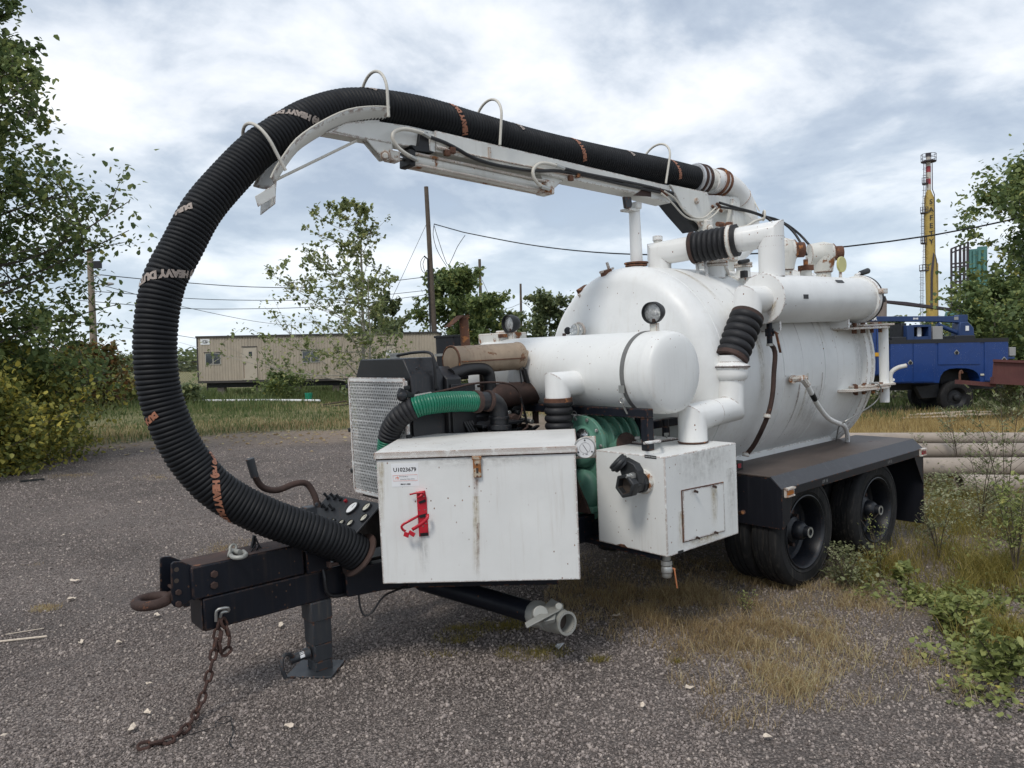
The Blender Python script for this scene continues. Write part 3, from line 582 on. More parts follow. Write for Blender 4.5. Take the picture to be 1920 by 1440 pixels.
# ---- the big tank and what is welded to it
TZ = 1.68
prof = [(.74 * k / 8, -.49 + .115 * (k / 8) ** 2) for k in range(9)] + [(.74 + .16 * math.sin(R(a)), -.20 - .175 * math.cos(R(a))) for a in (12, 24, 36, 48, 60, 72, 82)] + [(.90, -.19), (.90, 2.00)]
tank = part('tank', MB().lathe((0, 0, TZ), (1, 0, 0), prof, 96), 'white_tank', smooth=50)
for x in (-.18, .62, 1.28):
    part('weld_seam', MB().tube(circ((x, 0, TZ), (0, 1, 0), (0, 0, 1), .9005, 96)[:-1], .0035, 6, closed=True), 'white_tank', tank)
part('rear_ring', MB().lathe((0, 0, TZ), (1, 0, 0), [(.90, 1.96), (.945, 1.965), (.95, 2.03), (.93, 2.04), (.93, 2.06), (.95, 2.065), (.945, 2.12), (.90, 2.13)], 72), 'white_pipe', tank, bevel=.003)
part('rear_door', MB().lathe((0, 0, TZ), (1, 0, 0), [(.90, 2.12)] + [(.90 * math.sin(R(a)) ** .7, 2.12 + .25 * math.cos(R(a))) for a in range(84, 0, -8)] + [(0, 2.37)], 64), 'white_tank', tank)
for s in (-1, 1):
    part('tank_cradle', MB().box((-.30, s * .53 - .05, .80), (2.02, s * .53 + .05, .985)), 'white_pipe', tank, bevel=.005)
for zt, nm in ((1.985, 0), (1.435, 1)):
    hg = part('door_hinge', MB().prism([(1.52, -.83, zt), (1.60, -1.00, zt), (2.10, -1.07, zt), (2.26, -1.02, zt), (2.26, -.86, zt), (2.0, -.80, zt)], (0, 0, .022)).prism([(1.72, -.83, zt + .026), (1.78, -1.00, zt + .026), (2.20, -1.09, zt + .026), (2.34, -1.0, zt + .026), (2.3, -.86, zt + .026)], (0, 0, .018)), 'white_rusty', tank, bevel=.003)
    for bx_, by_ in ((1.70, -.96), (1.82, -.97), (1.80, -.90), (1.94, -1.0), (1.95, -.92), (2.06, -1.02)):
        part('bolt', MB().cyl((bx_, by_, zt - .035), (bx_, by_, zt + .058), .017, seg=6), 'rust', hg, bevel=.002)
part('hinge_post', MB().cyl((2.17, -1.0, 1.30), (2.17, -1.0, 2.03), .042, seg=20), 'white_pipe', tank)
part('door_handle', MB().tube(spline([(2.26, -1.02, 1.46), (2.26, -1.02, 1.56), (2.30, -1.06, 1.61), (2.36, -1.12, 1.63)], .02), .020, 10), 'white_rusty', tank)
hyd('wire', [(1.87,-1,1.499), (1.948,-1.05,1.485), (1.988,-1.05,1.409), (1.967,-1,1.312), (1.76,-0.95,1.232), (1.611,-0.9,1.172), (1.69,-0.8,1.11), (1.831,-0.7,0.965)], .006, 'steel', tank, .03, 8)
# elbow and drain line on the near side of the tank
dr = hyd('drain_line', [(0.672,-1,1.614), (0.743,-1.01,1.584), (0.84,-1,1.495), (1.038,-0.96,1.358), (1.261,-0.92,1.24), (1.486,-0.88,1.174), (1.74,-0.82,1.116), (1.877,-0.78,1.03), (1.964,-0.74,0.917)], .021, 'white_pipe', tank, .02, 14)
part('drain_elbow', MB().cyl((0.767,-0.89,1.603), (0.662,-0.95,1.61), .034, seg=16).tube([(0.68,-0.94,1.609), (0.68,-1,1.614), (0.744,-1.01,1.612)], .026, 8).cyl((0.695,-1.01,1.621), (0.775,-1.01,1.556), .027, seg=8), 'white_rusty', dr)
part('line_tag', MB().cyl((0.857,-1,1.48), (0.933,-0.985,1.426), .0225, seg=14), 'black', dr)
# fittings at the left shoulder: T handle latches and sight glasses on the head
for (u, v, y) in ((1140, 505, .12), (1104, 545, .45)):
    pass
lt = part('latch_handle', MB().cyl((-0.242,0.15,2.534), (-0.282,0.15,2.634), .012, seg=8).cyl((-0.37,0.15,2.548), (-0.206,0.15,2.588), .010, seg=8), 'white_rusty', tank)
part('latch_block', MB().pbox((-0.317,0.13,2.508), (.09, 0, .02), (0, .06, 0), (-.02, 0, .055)), 'rust', lt, bevel=.008)
lt = part('latch_block', MB().pbox((-0.325,0.4,2.385), (.11, 0, .05), (0, .06, 0), (-.03, 0, .045)), 'rust', tank, bevel=.01)
part('latch_handle', MB().cyl((-0.34,0.4,2.353), (-0.376,0.4,2.389), .012, seg=8), 'white_rusty', lt)
part('rim_rod', MB().tube(spline([(-0.298,0.5,2.351), (-0.197,0.4,2.468), (-0.153,0.2,2.563), (-0.054,0.05,2.564)], .05), .008, 8), 'rail_white', tank)
sg = part('sight_glass', MB().cyl((-0.5,0.275,2.079), (-0.6,0.224,2.079), .055, seg=20), 'glass', tank)
part('sight_glass_ring', MB().tube(circ((-0.54,0.248,2.079), (0, 1, 0), (0, 0, 1), .060, 20)[:-1], .012, 8, closed=True), 'white_rusty', sg)
part('sight_glass_ring', MB().tube(circ((-0.6,0.23,2.084), (.3, 1, 0), (0, 0, 1), .050, 20)[:-1], .007, 8, closed=True), 'rail_white', sg)
part('valve_knob', MB().lathe((-0.58,0.332,2.083), (-1, -.2, 0), [(0, 0), (.026, 0), (.032, .012), (.026, .026), (0, .028)], 14), 'black', tank)
# paint-worn stains on top
for nm, u, v, w, h in (('cap_stub', 1233, 455, 0, 0),):
    cs = part(nm, MB().cyl((0.137,-0.05,2.702), (0.136,-0.05,2.819), .034, seg=16), 'white_rusty', tank)
    part('cap', MB().cyl((0.135,-0.05,2.805), (0.138,-0.05,2.845), .042, seg=12), 'white_pipe', cs, bevel=.004)

# ---- filter cylinder along the tank's shoulder, with the crossover pipe above it
FY, FZ = -.93, 2.254
fl = part('filter_housing', MB().lathe((0, FY, FZ), (1, 0, 0), [(0, .285), (.186, .285), (.190, .289), (.190, 1.86)] + [(.19 * math.sin(R(a)), 1.86 + .05 * math.cos(R(a))) for a in (80, 60, 40, 20)] + [(0, 1.91)], 48), 'white_tank', smooth=40)
part('end_plate', MB().cyl((.282, FY, FZ), (.272, FY, FZ), .196, seg=48), 'white_pipe', fl, bevel=.003)
part('clamp_ring', MB().lathe((0, FY, FZ), (1, 0, 0), [(.19, 1.80), (.212, 1.80), (.216, 1.825), (.212, 1.85), (.19, 1.85)], 48), 'white_pipe', fl, bevel=.003)
part('ring_gasket', MB().lathe((0, FY, FZ), (1, 0, 0), [(.192, 1.852), (.215, 1.852), (.217, 1.868), (.19, 1.872)], 48), 'black', fl)
cbq = part('clamp_bolt', MB().pbox((1.79, FY - .25, FZ + .035), (.08, 0, 0), (0, .05, 0), (0, 0, .045)).cyl((1.77, FY - .225, FZ + .05), (1.90, FY - .225, FZ + .065), .013, seg=8), 'white_rusty', fl, bevel=.006)
lv = part('lever_handle', MB().tube([(1.80, FY, FZ + .215), (1.88, FY, FZ + .235)], .014, 10), 'white_pipe', fl)
part('grip', MB().tube([(1.86, FY, FZ + .225), (1.89, FY, FZ + .235), (2.03, FY + .0, FZ + .262), (2.06, FY, FZ + .262)], [.012, .024, .027, .014], 14), 'black', lv)
for x, y in ((.60, -1.118), (1.24, -1.06)):
    a = math.acos(max(-1, min(1, (y - FY) / -.19))); o = V((x, FY - .1915 * math.cos(.35 if x < 1 else .95), FZ + .1915 * math.sin(.35 if x < 1 else .95) * (-.2 if x < 1 else 1)))
tagm = MB(); tagm.pbox((.55, FY - .1925, FZ - .012), (.07, 0, 0), (0, .004, 0), (0, 0, .034)); part('label_plate', tagm, 'ink', fl)
aa = R(42); tagm = MB(); tagm.pbox((1.18, FY - .1925 * math.cos(aa), FZ + .1925 * math.sin(aa)), (.12, 0, 0), (0, .02, .022), (0, -.002, .002)); part('label_plate', tagm, 'ink', fl)
part('saddle_bracket', MB().box((.40, -1.0, 2.0), (.43, -.78, 2.10)).box((1.5, -1.0, 2.0), (1.53, -.78, 2.12)), 'white_pipe', fl, bevel=.003)
bv = part('ball_valve', MB().cyl((.335, FY - .02, FZ - .18), (.335, FY - .02, FZ - .35), .022, seg=14).cyl((.335, FY - .02, FZ - .23), (.335, FY - .02, FZ - .29), .034, seg=8).cyl((.335, FY - .06, FZ - .26), (.335, FY + .0, FZ - .26), .014, seg=8), 'black_frame', fl)
part('valve_lever', MB().beam((.335, FY - .075, FZ - .26), (.375, FY - .085, FZ - .42), .024, .006).beam((.335, FY - .06, FZ - .255), (.36, FY - .08, FZ - .275), .02, .008), 'rust', bv, bevel=.002)
part('band', MB().cyl((.335, FY - .02, FZ - .345), (.335, FY - .02, FZ - .365), .026, seg=14), 'steel', bv)
hyd('drain_hose', [(.335, FY - .02, FZ - .34), (0.389,-0.96,1.84), (0.357,-0.965,1.676), (0.335,-0.965,1.532), (0.307,-0.95,1.397), (0.3,-0.9,1.27), (0.324,-0.8,1.117), (0.331,-0.72,1.024)], .0185, 'rust_dark', fl, .03, 14)
for q in ((0.291,-0.94,1.348), (0.324,-0.72,1.025)):
    part('hose_clip', MB().cyl(V(q) + V((0, 0, .014)), V(q) - V((.008, 0, .014)), .028, seg=14), 'white_rusty', fl)
# riser, mitred elbow, crossover with bellows, front stub
RX = .425; PZ = 2.735; PR = .098
cp = part('riser_pipe', MB().cyl((RX, FY, FZ + .17), (RX, FY, PZ + .0), PR, seg=36), 'white_pipe')
def mitre(o, d1, d2, r, l1, l2, name, parent, mat='white_pipe', seg=32):
    """two straight pipes meeting at a mitre: d1 and d2 point away from the corner o"""
    o, d1, d2 = V(o), V(d1).normalized(), V(d2).normalized(); m = (d1 + d2).normalized() if (d1 + d2).length > 1e-3 else d1.orthogonal()
    n = (d1 - d2).normalized(); side = d1.cross(d2).normalized(); mb = MB()
    for d, l in ((d1, l1), (d2, l2)):
        w = d.cross(side).normalized(); A = []; Bq = []
        for k in range(seg):
            a = 2 * math.pi * k / seg; q = side * math.cos(a) * r + w * math.sin(a) * r
            t = -q.dot(n) / d.dot(n); A.append(o + q + d * t); Bq.append(o + q + d * l)
        mb.add(A + Bq, [(k, (k + 1) % seg, seg + (k + 1) % seg, seg + k) if True else 0 for k in range(seg)] + [tuple(range(seg, 2 * seg))])
    ob = part(name, mb, mat, parent); me = ob.data
    import bmesh
    b = bmesh.new(); b.from_mesh(me); bmesh.ops.remove_doubles(b, verts=b.verts, dist=.0005); bmesh.ops.recalc_face_normals(b, faces=b.faces); b.to_mesh(me); b.free()
    me.set_sharp_from_angle(angle=R(35)); return ob
A0 = V((RX, FY, PZ + .02)); S0 = V((.15, -.05, 2.70)); dAB = (S0 - A0)
mitre(A0, (0, 0, -1), dAB, PR, .1, dAB.length * .40, 'mitred_elbow', cp)
mitre(S0, (0, 0, -1), -dAB, PR, .17, dAB.length * .42, 'front_stub', cp)
mb = MB(); b0 = S0 - dAB * .30; b1 = A0 + dAB * .33; pth = [b0.lerp(b1, i / 20) for i in range(21)]
pp_, rr_ = ribbed(pth, .122, (b1 - b0).length / 8, .007, 32, 6)
cb2 = part('coupling_bellows', MB().tube(pp_, rr_, 32), 'rubber_band', cp, smooth=60)
for t_, mt_, r_, w_ in ((0.02, 'rust_dark', .130, .03), (.93, 'white_rusty', .131, .035), (1.02, 'rubber_band', .128, .04)):
    c_ = b0.lerp(b1, t_); d_ = (b1 - b0).normalized(); part('clamp_band', MB().cyl(c_, c_ + d_ * w_, r_, seg=32), mt_, cb2, bevel=.003)
part('band_screw', MB().pbox(b0.lerp(b1, .96) + V((-.02, -.01, .125)), (.05, 0, 0), (0, .04, 0), (0, 0, .03)), 'rust', cb2, bevel=.004)
# downpipe from the filter end to the white box
D0 = V((.06, FY, 2.25)); D1 = V((-.165, FY, 1.43)); D2 = V((-.715, -.985, 1.43))
dn = (D1 - D0).normalized()
DTOP = V((.09, FY, 2.25))
dp = mitre(DTOP, (1, 0, 0), V((-.17, 0, -1)), PR * 1.05, .195, .13, 'filter_outlet', None)
E1 = DTOP + V((-.17, 0, -1)).normalized() * .13; J1 = V((-.155, FY, 1.82))
pth = [E1.lerp(J1, i / 20) for i in range(21)]
pp_, rr_ = ribbed(pth, .118, (J1 - E1).length / 6, .009, 32, 8)
bl = part('downpipe_bellows', MB().tube(pp_, rr_, 32), 'rubber_band', dp, smooth=60)
for t_, w_ in ((-.03, .055), (.93, .05)):
    c_ = E1.lerp(J1, t_); d_ = (J1 - E1).normalized(); part('clamp_band', MB().cyl(c_, c_ + d_ * w_, .124, seg=32), 'rust_dark', bl, bevel=.003)
jd = (J1 - E1).normalized(); jj = V((-.04, 0, -1)).normalized()
part('pipe_joint', MB().lathe(J1, jj, [(.097, -.02), (.099, .03), (.118, .045), (.130, .058), (.130, .072), (.119, .082), (.122, .12), (.115, .15), (.098, .165), (.094, .20)], 32), 'white_pipe', dp)
part('joint_gasket', MB().lathe(J1, jj, [(.1, .060), (.135, .062), (.135, .070), (.1, .072)], 32), 'rust_dark', dp)
C1 = V((-.175, FY, 1.445)); C2 = V((-.715, -.985, 1.435))
mitre(C1, -jj, C2 - C1, .094, .24, (C2 - C1).length * .55, 'lower_elbow', dp)
mitre(C2, C1 - C2, (0, 0, -1), .098, (C2 - C1).length * .5, .168, 'box_inlet', dp)
part('pipe_strut', MB().cyl((-.55, -.90, 1.26), (-.45, -.80, 1.44), .014, seg=8), 'white_rusty', dp)
part('weld_rust', MB().tube(circ(C2 - V((0, 0, .165)), (1, 0, 0), (0, 1, 0), .099, 32)[:-1], .005, 6, closed=True), 'rust', dp)

# ---- fittings on top of the tank
def checkvalve(x, y, parent=None):
    c = V((x, y, 2.68))
    o = part('relief_valve', MB().lathe(c - V((0, 0, .20)), (0, 0, 1), [(.066, -.10), (.066, .05), (.082, .05), (.088, .09), (.105, .16), (.112, .24), (.09, .30), (0, .315)], 28), 'white_rusty', bevel=.003)
    d = V((.75, -.66, 0)).normalized()
    part('valve_throat', MB().tube([c - d * .13 + V((0, 0, .02)), c + V((0, 0, .02)), c + d * .08 + V((0, 0, .02))], [.095, .112, .092], 24), 'white_rusty', o)
    part('threaded_nipple', MB().cyl(c + d * .07 + V((0, 0, .02)), c + d * .10 + V((0, 0, .02)), .092, seg=6).tube([c + d * .09 + V((0, 0, .02)), c + d * .17 + V((0, 0, .02))], .066, 20, caps=False), 'rust', o, bevel=.002)
    part('valve_bore', MB().cyl(c + d * .155 + V((0, 0, .02)), c + d * .158 + V((0, 0, .02)), .060, seg=18), 'pipe_inside', o)
    part('rust_collar', MB().cyl((x, y, 2.525), (x, y, 2.545), .074, seg=20), 'rust', o)
    return o
checkvalve(1.14, -.62); checkvalve(1.82, -.62)
cs = part('fill_cap', MB().cyl((1.43, -.66, 2.34), (1.43, -.66, 2.54), .050, seg=20), 'white_rusty')
part('cap', MB().cyl((1.43, -.66, 2.53), (1.43, -.66, 2.575), .070, seg=8).cyl((1.43, -.66, 2.57), (1.43, -.66, 2.63), .022, seg=6), 'rust', cs, bevel=.004)
yd = part('gauge', MB().cyl((1.66, -.86, 2.42), (1.66, -.86, 2.54), .014, seg=8), 'white_rusty')
part('gauge_back', MB().disc((1.665, -.86, 2.57), (-.05, -1, 0), .070, .02, 28), 'yellow_disc', yd, bevel=.003)
for x, y, r, h in ((.48, -.38, .075, .12), (.62, -.30, .09, .15), (.85, -.40, .06, .13)):
    z0 = 1.68 + math.sqrt(.81 - y * y) - .03
    st = part('tank_nozzle', MB().cyl((x, y, z0), (x, y, z0 + h), r, seg=24), 'white_pipe')
    part('nozzle_flange', MB().cyl((x, y, z0 + h - .02), (x, y, z0 + h), r * 1.3, seg=24).cyl((x, y, z0 + h + .004), (x, y, z0 + h + .022), r * 1.3, seg=24), 'white_rusty', st, bevel=.003)
for pts in ([(.30, -.42, 2.46), (.36, -.36, 2.60), (.48, -.30, 2.66), (.6, -.2, 2.68)], [(.26, -.36, 2.49), (.33, -.30, 2.62), (.45, -.24, 2.70)]):
    hyd('steel_line', pts, .014, 'white_pipe', tank)
hyd('steel_line', [(0.328,-0.45,2.597), (0.439,-0.45,2.61), (0.526,-0.45,2.538), (0.629,-0.4,2.505)], .012, 'white_rusty', tank)
part('valve_body', MB().box((.72, -.50, 2.45), (.77, -.45, 2.53)).cyl((.70, -.46, 2.6), (.84, -.46, 2.62), .02, seg=8), 'black', tank, bevel=.006)
part('small_box', MB().box((.62, -.62, 2.33), (.74, -.50, 2.46)), 'white_rusty', tank, bevel=.004)

# ---- oil tank lying across the nose of the big tank
OX, OZ, OR = -.95, 1.76, .278
ot = part('round_side_tank', MB().lathe((OX, 0, OZ), (0, -1, 0), [(0, -.95)] + [(OR * math.sin(R(a)) ** .6, -.88 - .07 * math.cos(R(a))) for a in (10, 30, 50, 70)] + [(OR, -.87), (OR, .96), (OR * .995, .975), (OR * .985, .98), (OR * .97, 1.02)] + [(OR * .97 * math.sin(R(a)) ** .55, 1.02 + .05 * math.cos(R(a))) for a in (75, 60, 45, 30, 15, 5)] + [(0, 1.07)], 64), 'white_box', smooth=45)
part('tank_strap', MB().lathe((OX, 0, OZ), (0, -1, 0), [(OR + .001, .80), (OR + .004, .80), (OR + .004, .835), (OR + .001, .835)], 64), 'strap', ot, smooth=20)
part('strap_buckle', MB().box((OX - OR - .012, -.84, OZ - .12), (OX - OR - .0045, -.795, OZ - .07)).tube(circ((OX - OR - .008, -.8175, OZ - .17), (0, 1, 0), (0, 0, 1), .018, 12)[:-1], .005, 6, closed=True).cyl((OX - OR - .008, -.8175, OZ - .19), (OX - OR + .04, -.8175, OZ - .26), .007, seg=8), 'steel', ot)
part('strap_bolt', MB().bolt((OX, .0, OZ + OR), (0, 0, 1), .016, .02).bolt((OX, .62, OZ + OR), (0, 0, 1), .016, .02), 'rust_dark', ot)
mitre((-1.39, -.37, 1.70), (1, 0, 0), (0, 0, -1), .088, .22, .10, 'tank_outlet', ot)
pth = [V((-1.39, -.37, 1.60 - .36 * i / 20)) for i in range(21)]; pp_, rr_ = ribbed(pth, .092, .052, .008, 32, 8)
bl = part('outlet_bellows', MB().tube(pp_, rr_, 32), 'rubber_band', ot, smooth=60)
part('clamp_band', MB().cyl((-1.39, -.37, 1.575), (-1.39, -.37, 1.61), .099, seg=32), 'rust', bl, bevel=.003)
part('torn_rubber', MB().prism([(-1.48, -.37, 1.61), (-1.30, -.37, 1.61), (-1.30, -.37, 1.635), (-1.42, -.37, 1.63), (-1.45, -.37, 1.617)], (0, .02, 0)), 'black', bl)
part('white_hatch', MB().box((-1.05, .66, 2.0), (-.75, .95, 2.09)).cyl((-.9, .75, 2.08), (-.9, .75, 2.11), .09, seg=20), 'white_rusty', ot, bevel=.01)
part('hatch_bolt', MB().pbox((-1.06, .64, 2.05), (.08, 0, 0), (0, .03, 0), (0, 0, .03)), 'rust', ot, bevel=.004)
sf = part('support_frame', MB().box((-.80, -.625, 1.475), (-.74, .80, 1.535)), 'black_frame', bevel=.005)
part('support_rail', MB().box((-1.19, -.99, 1.475), (-1.13, .80, 1.535)), 'black_frame', sf, bevel=.005)
part('support_post', MB().box((-1.185, -.985, 1.2625), (-1.125, -.925, 1.474)), 'black_frame', sf, bevel=.004)
part('support_post', MB().box((-1.165, .72, .78), (-1.085, .80, 1.474)), 'black_frame', sf, bevel=.005)
part('support_post', MB().box((-.81, -.625, .78), (-.73, -.545, 1.474)), 'black_frame', sf, bevel=.005)
part('support_rail', MB().box((-.73, -.615, 1.33), (-.30, -.555, 1.39)), 'black_frame', sf, bevel=.005)
part('support_rail', MB().box((-1.16, -.20, 1.17), (-1.11, .72, 1.22)), 'black_frame', sf, bevel=.005)
part('hose_tail', MB().cyl((-.60, -.66, 1.40), (-.60, -.66, 1.30), .022, seg=12).cyl((-.60, -.66, 1.34), (-.60, -.66, 1.27), .03, seg=6), 'black_frame', sf)
def work_lamp(x, y, z, aim, h, r=.072):
    a = V(aim).normalized(); c = V((x, y, z + h))
    o = part('work_lamp', MB().lathe(c, a, [(.0, -.085), (r * .45, -.08), (r * .8, -.055), (r, -.01), (r * 1.02, .04), (r * .94, .04), (r * .92, .012)], 32), 'black', bevel=0)
    part('lamp_glass', MB().lathe(c, a, [(0, .020), (r * .5, .018), (r * .93, .010)], 28), 'glass', o)
    part('lamp_bracket', MB().box((x - .014, y - .03, z - .02), (x + .014, y + .03, z + h * .42)).cyl((x, y, z + h * .3), (x, y, z + h * .75), .012, seg=8), 'white_rusty', o, bevel=.003)
    part('lamp_stud', MB().bolt((x, y, z + h * .42), (0, 0, 1), .018, .03), 'rust_dark', o)
    return o
work_lamp(-.955, -.88, OZ + OR, (-1.16, -.25, -.12), .125)
work_lamp(-.955, .62, OZ + OR, (-1.1, -.05, -.08), .125)

# ---- engine, radiator behind its expanded-metal guard, silencer, green suction hose
def grid_guard(x, y0, y1, z0, z1, nx, nz):
    mb = MB(); dy = (y1 - y0) / nx; dz = (z1 - z0) / nz; th = .0055
    for j in range(nz):
        for i in range(nx + (j % 2)):
            cy = y0 + (i + (.5 if j % 2 == 0 else 0)) * dy; cz = z0 + (j + .5) * dz
            for sy, sz in ((1, 1), (1, -1)):
                a = V((x, cy - sy * dy * .5, cz)); b_ = V((x, cy, cz + sz * dz * .98)); n_ = V((0, -(b_ - a).z, (b_ - a).y)).normalized() * th
                if a.y < y0 - 1e-4 or b_.y > y1 + 1e-4: continue
                mb.add([a - n_, b_ - n_, b_ + n_, a + n_], [(0, 1, 2, 3)])
                a2 = V((x, cy + sy * dy * .5, cz)); n2_ = V((0, -(b_ - a2).z, (b_ - a2).y)).normalized() * th
                mb.add([a2 - n2_, b_ - n2_, b_ + n2_, a2 + n2_], [(0, 1, 2, 3)])
    return mb
gy0, gy1, gz0, gz1, GX = .06, .81, .985, 1.785, -2.35
rad = part('radiator', MB().prism([(-2.30, gy0 + .0, gz0 - .06), (-2.30, gy0, 1.80), (-2.30, gy0 + .09, 1.93), (-2.30, gy1 - .08, 1.93), (-2.30, gy1, 1.80), (-2.30, gy1, gz0 - .06)], (.26, 0, 0)), 'engine', bevel=.008)
gg = part('radiator_guard', grid_guard(GX - .004, gy0, gy1, gz0, gz1, 32, 36), 'white_pipe', rad, smooth=0)
part('guard_frame', MB().box((GX - .01, gy0 - .012, gz0 - .01), (GX + .002, gy0 + .008, gz1 + .01)).box((GX - .01, gy1 - .008, gz0 - .01), (GX + .002, gy1 + .012, gz1 + .01)).box((GX - .009, gy0, gz1 - .012), (GX + .003, gy1, gz1 + .02)).box((GX - .009, gy0, gz0 - .02), (GX + .003, gy1, gz0 + .008)), 'white_box', rad, bevel=.002)
part('guard_side', MB().box((GX, gy0 - .012, gz0), (GX + .014, gy0 - .008, gz1)), 'white_box', rad)
part('core', MB().box((-2.315, gy0 + .02, gz0), (-2.302, gy1 - .02, gz1)), 'black', rad)
for zz_ in (gz0 + .12, gz0 + .42, gz1 - .06):
    part('guard_latch', MB().box((GX - .02, gy1 + .008, zz_), (GX + .02, gy1 + .035, zz_ + .03)), 'black', rad, bevel=.006)
    part('guard_latch', MB().box((GX - .02, gy0 - .035, zz_), (GX + .02, gy0 - .012, zz_ + .03)), 'black', rad, bevel=.006)
part('filler_cap', MB().cyl((-2.17, gy0 + .40, 1.93), (-2.17, gy0 + .40, 1.965), .035, seg=18).cyl((-2.17, gy0 + .40, 1.955), (-2.17, gy0 + .40, 1.967), .045, seg=10), 'steel', rad)
hyd('overflow_tube', [(-2.17, gy0 + .36, 1.95), (-2.14, gy0 + .2, 1.965), (-2.13, gy0 + .02, 1.96), (-2.125, gy0 - .02, 1.90), (-2.12, gy0 - .02, 1.72)], .010, 'cable', rad)
part('fan_shroud', MB().prism([(-2.04, gy0 - .04, 1.0), (-2.04, gy0 - .04, 1.78), (-2.04, gy0 + .1, 1.86), (-2.04, gy1 - .1, 1.86), (-2.04, gy1, 1.78), (-2.04, gy1, 1.0)], (.12, .0, 0)), 'engine', rad, bevel=.008)
part('side_panel', MB().box((-2.02, gy0 - .06, 1.02), (-1.82, gy0 - .045, 1.74)), 'engine', rad, bevel=.004)
for q in ((-2.25, gy0 - .002, 1.86), (-2.1, gy0 - .002, 1.86), (-2.1, gy0 - .002, 1.72), (-2.25, gy0 - .002, 1.70)):
    part('bolt', MB().bolt(q, (0, -1, 0), .012, .01), 'engine', rad)
eng = part('engine_block', MB().box((-1.88, .12, .92), (-1.20, .62, 1.38)).box((-1.84, .18, 1.38), (-1.25, .5, 1.50)), 'engine', bevel=.02)
part('valve_cover', MB().box((-1.82, .22, 1.50), (-1.28, .44, 1.60)), 'engine', eng, bevel=.03, segs=3)
part('oil_pan', MB().box((-1.80, .18, .76), (-1.24, .56, .92)), 'engine', eng, bevel=.02)
rn = random.Random(5)
for k in range(16):
    x = -1.86 + rn.random() * .62; z = 1.30 + rn.random() * .2; r = .012 + rn.random() * .035
    part('engine_fitting', MB().cyl((x, .12, z), (x, .12 - .04 - rn.random() * .09, z + rn.uniform(-.01, .01)), r, seg=rn.choice((6, 8, 12, 16))), rn.choice(('engine', 'engine', 'steel', 'rust_dark', 'black')), eng, bevel=.003)
for k in range(14):
    x0 = -1.86 + rn.random() * .6; y0 = -.02 + rn.random() * .14; z0 = 1.2 + rn.random() * .28; x1 = x0 + rn.uniform(-.25, .25); z1 = z0 + rn.uniform(-.2, .15)
    hyd('engine_line', [(x0, y0, z0), (x0 + .05, y0 - .05, z0 + .05), ((x0 + x1) / 2, y0 - .03, (z0 + z1) / 2 + .04), (x1, y0, z1)], rn.choice((.004, .006, .009, .012)), rn.choice(('cable', 'cable', 'rust_dark', 'steel', 'engine')), eng, .03, 8)
for k in range(4):
    hyd('engine_hose', [(-1.93 + .02 * k, .0, 1.48), (-1.90 + .022 * k, -.03, 1.38), (-1.88 + .02 * k, -.02, 1.26), (-1.87 + .02 * k, .02, 1.1)], .010, 'cable', eng, .03, 8)
part('alternator', MB().cyl((-1.80, .02, 1.30), (-1.62, .02, 1.30), .075, seg=24).cyl((-1.83, .02, 1.30), (-1.80, .02, 1.30), .05, seg=20), 'engine', eng, bevel=.006)
part('fuel_filter', MB().cyl((-1.66, -.06, 1.23), (-1.66, -.06, 1.36), .035, seg=20), 'steel', eng, bevel=.006)
part('linkage_plate', MB().prism([(-1.86, -.05, 1.40), (-1.74, -.05, 1.39), (-1.52, -.05, 1.28), (-1.56, -.05, 1.24), (-1.80, -.05, 1.33)], (0, .01, 0)), 'engine', eng)
part('intake_elbow', MB().tube(spline([(-1.95, .10, 1.80), (-1.80, .12, 1.83), (-1.66, .13, 1.83), (-1.60, .14, 1.80), (-1.585, .14, 1.74), (-1.58, .14, 1.52)], .02), .046, 18), 'cable', eng)
part('rusty_reservoir', MB().lathe((-1.36, .15, 1.62), (1, 0, .0), [(0, -.26), (.06, -.25), (.085, -.22), (.09, 0), (.085, .20), (.05, .24), (0, .245)], 24), 'rust_dark', eng)
part('reservoir_feet', MB().box((-1.16, .13, 1.38), (-1.13, .17, 1.56)).box((-1.5, .13, 1.45), (-1.47, .17, 1.56)), 'rust_dark', eng)
part('steel_loop', MB().tube([(-1.33, .08, 1.70), (-1.34, .08, 1.80), (-1.31, .08, 1.82), (-1.28, .08, 1.79), (-1.27, .08, 1.70)], .006, 8), 'black', eng)
# silencer with its tail pipe and rain flap
mf = part('silencer', MB().lathe((-1.87, .20, 1.895), (1, 0, .01), [(0, .012), (.094, .012), (.10, .0), (.108, .0), (.108, .012), (.102, .02), (.102, .60), (.108, .61), (.106, .625), (.06, .66), (.045, .665), (.04, .72), (0, .72)], 40), 'rust_tan', bevel=0)
part('silencer_seam', MB().box((-1.86, .090, 1.882), (-1.27, .100, 1.890)), 'rust', mf)
part('silencer_end', MB().cyl((-1.876, .20, 1.895), (-1.87, .20, 1.895), .092, seg=36), 'rust_tan', mf)
part('silencer_rim', MB().tube(circ((-1.87, .20, 1.895), (0, 1, 0), (0, 0, 1), .104, 36)[:-1], .006, 8, closed=True), 'rust', mf)
part('silencer_neck', MB().cyl((-1.56, .20, 1.79), (-1.56, .20, 1.60), .055, seg=20).cyl((-1.56, .20, 1.69), (-1.56, .20, 1.705), .075, seg=20), 'rust_dark', mf)
part('silencer_tailpipe', MB().tube(spline([(-1.68, .26, 1.93), (-1.68, .28, 2.03), (-1.685, .28, 2.20)], .03), .034, 18), 'rust', mf)
part('rain_flap', MB().cyl((-1.685, .28, 2.195), (-1.685, .28, 2.205), .042, seg=20).pbox((-1.72, .24, 2.21), (-.10, .02, -.075), (0, .08, 0), (.004, 0, .008)).beam((-1.72, .28, 2.21), (-1.65, .28, 2.215), .05, .012), 'rust', mf)
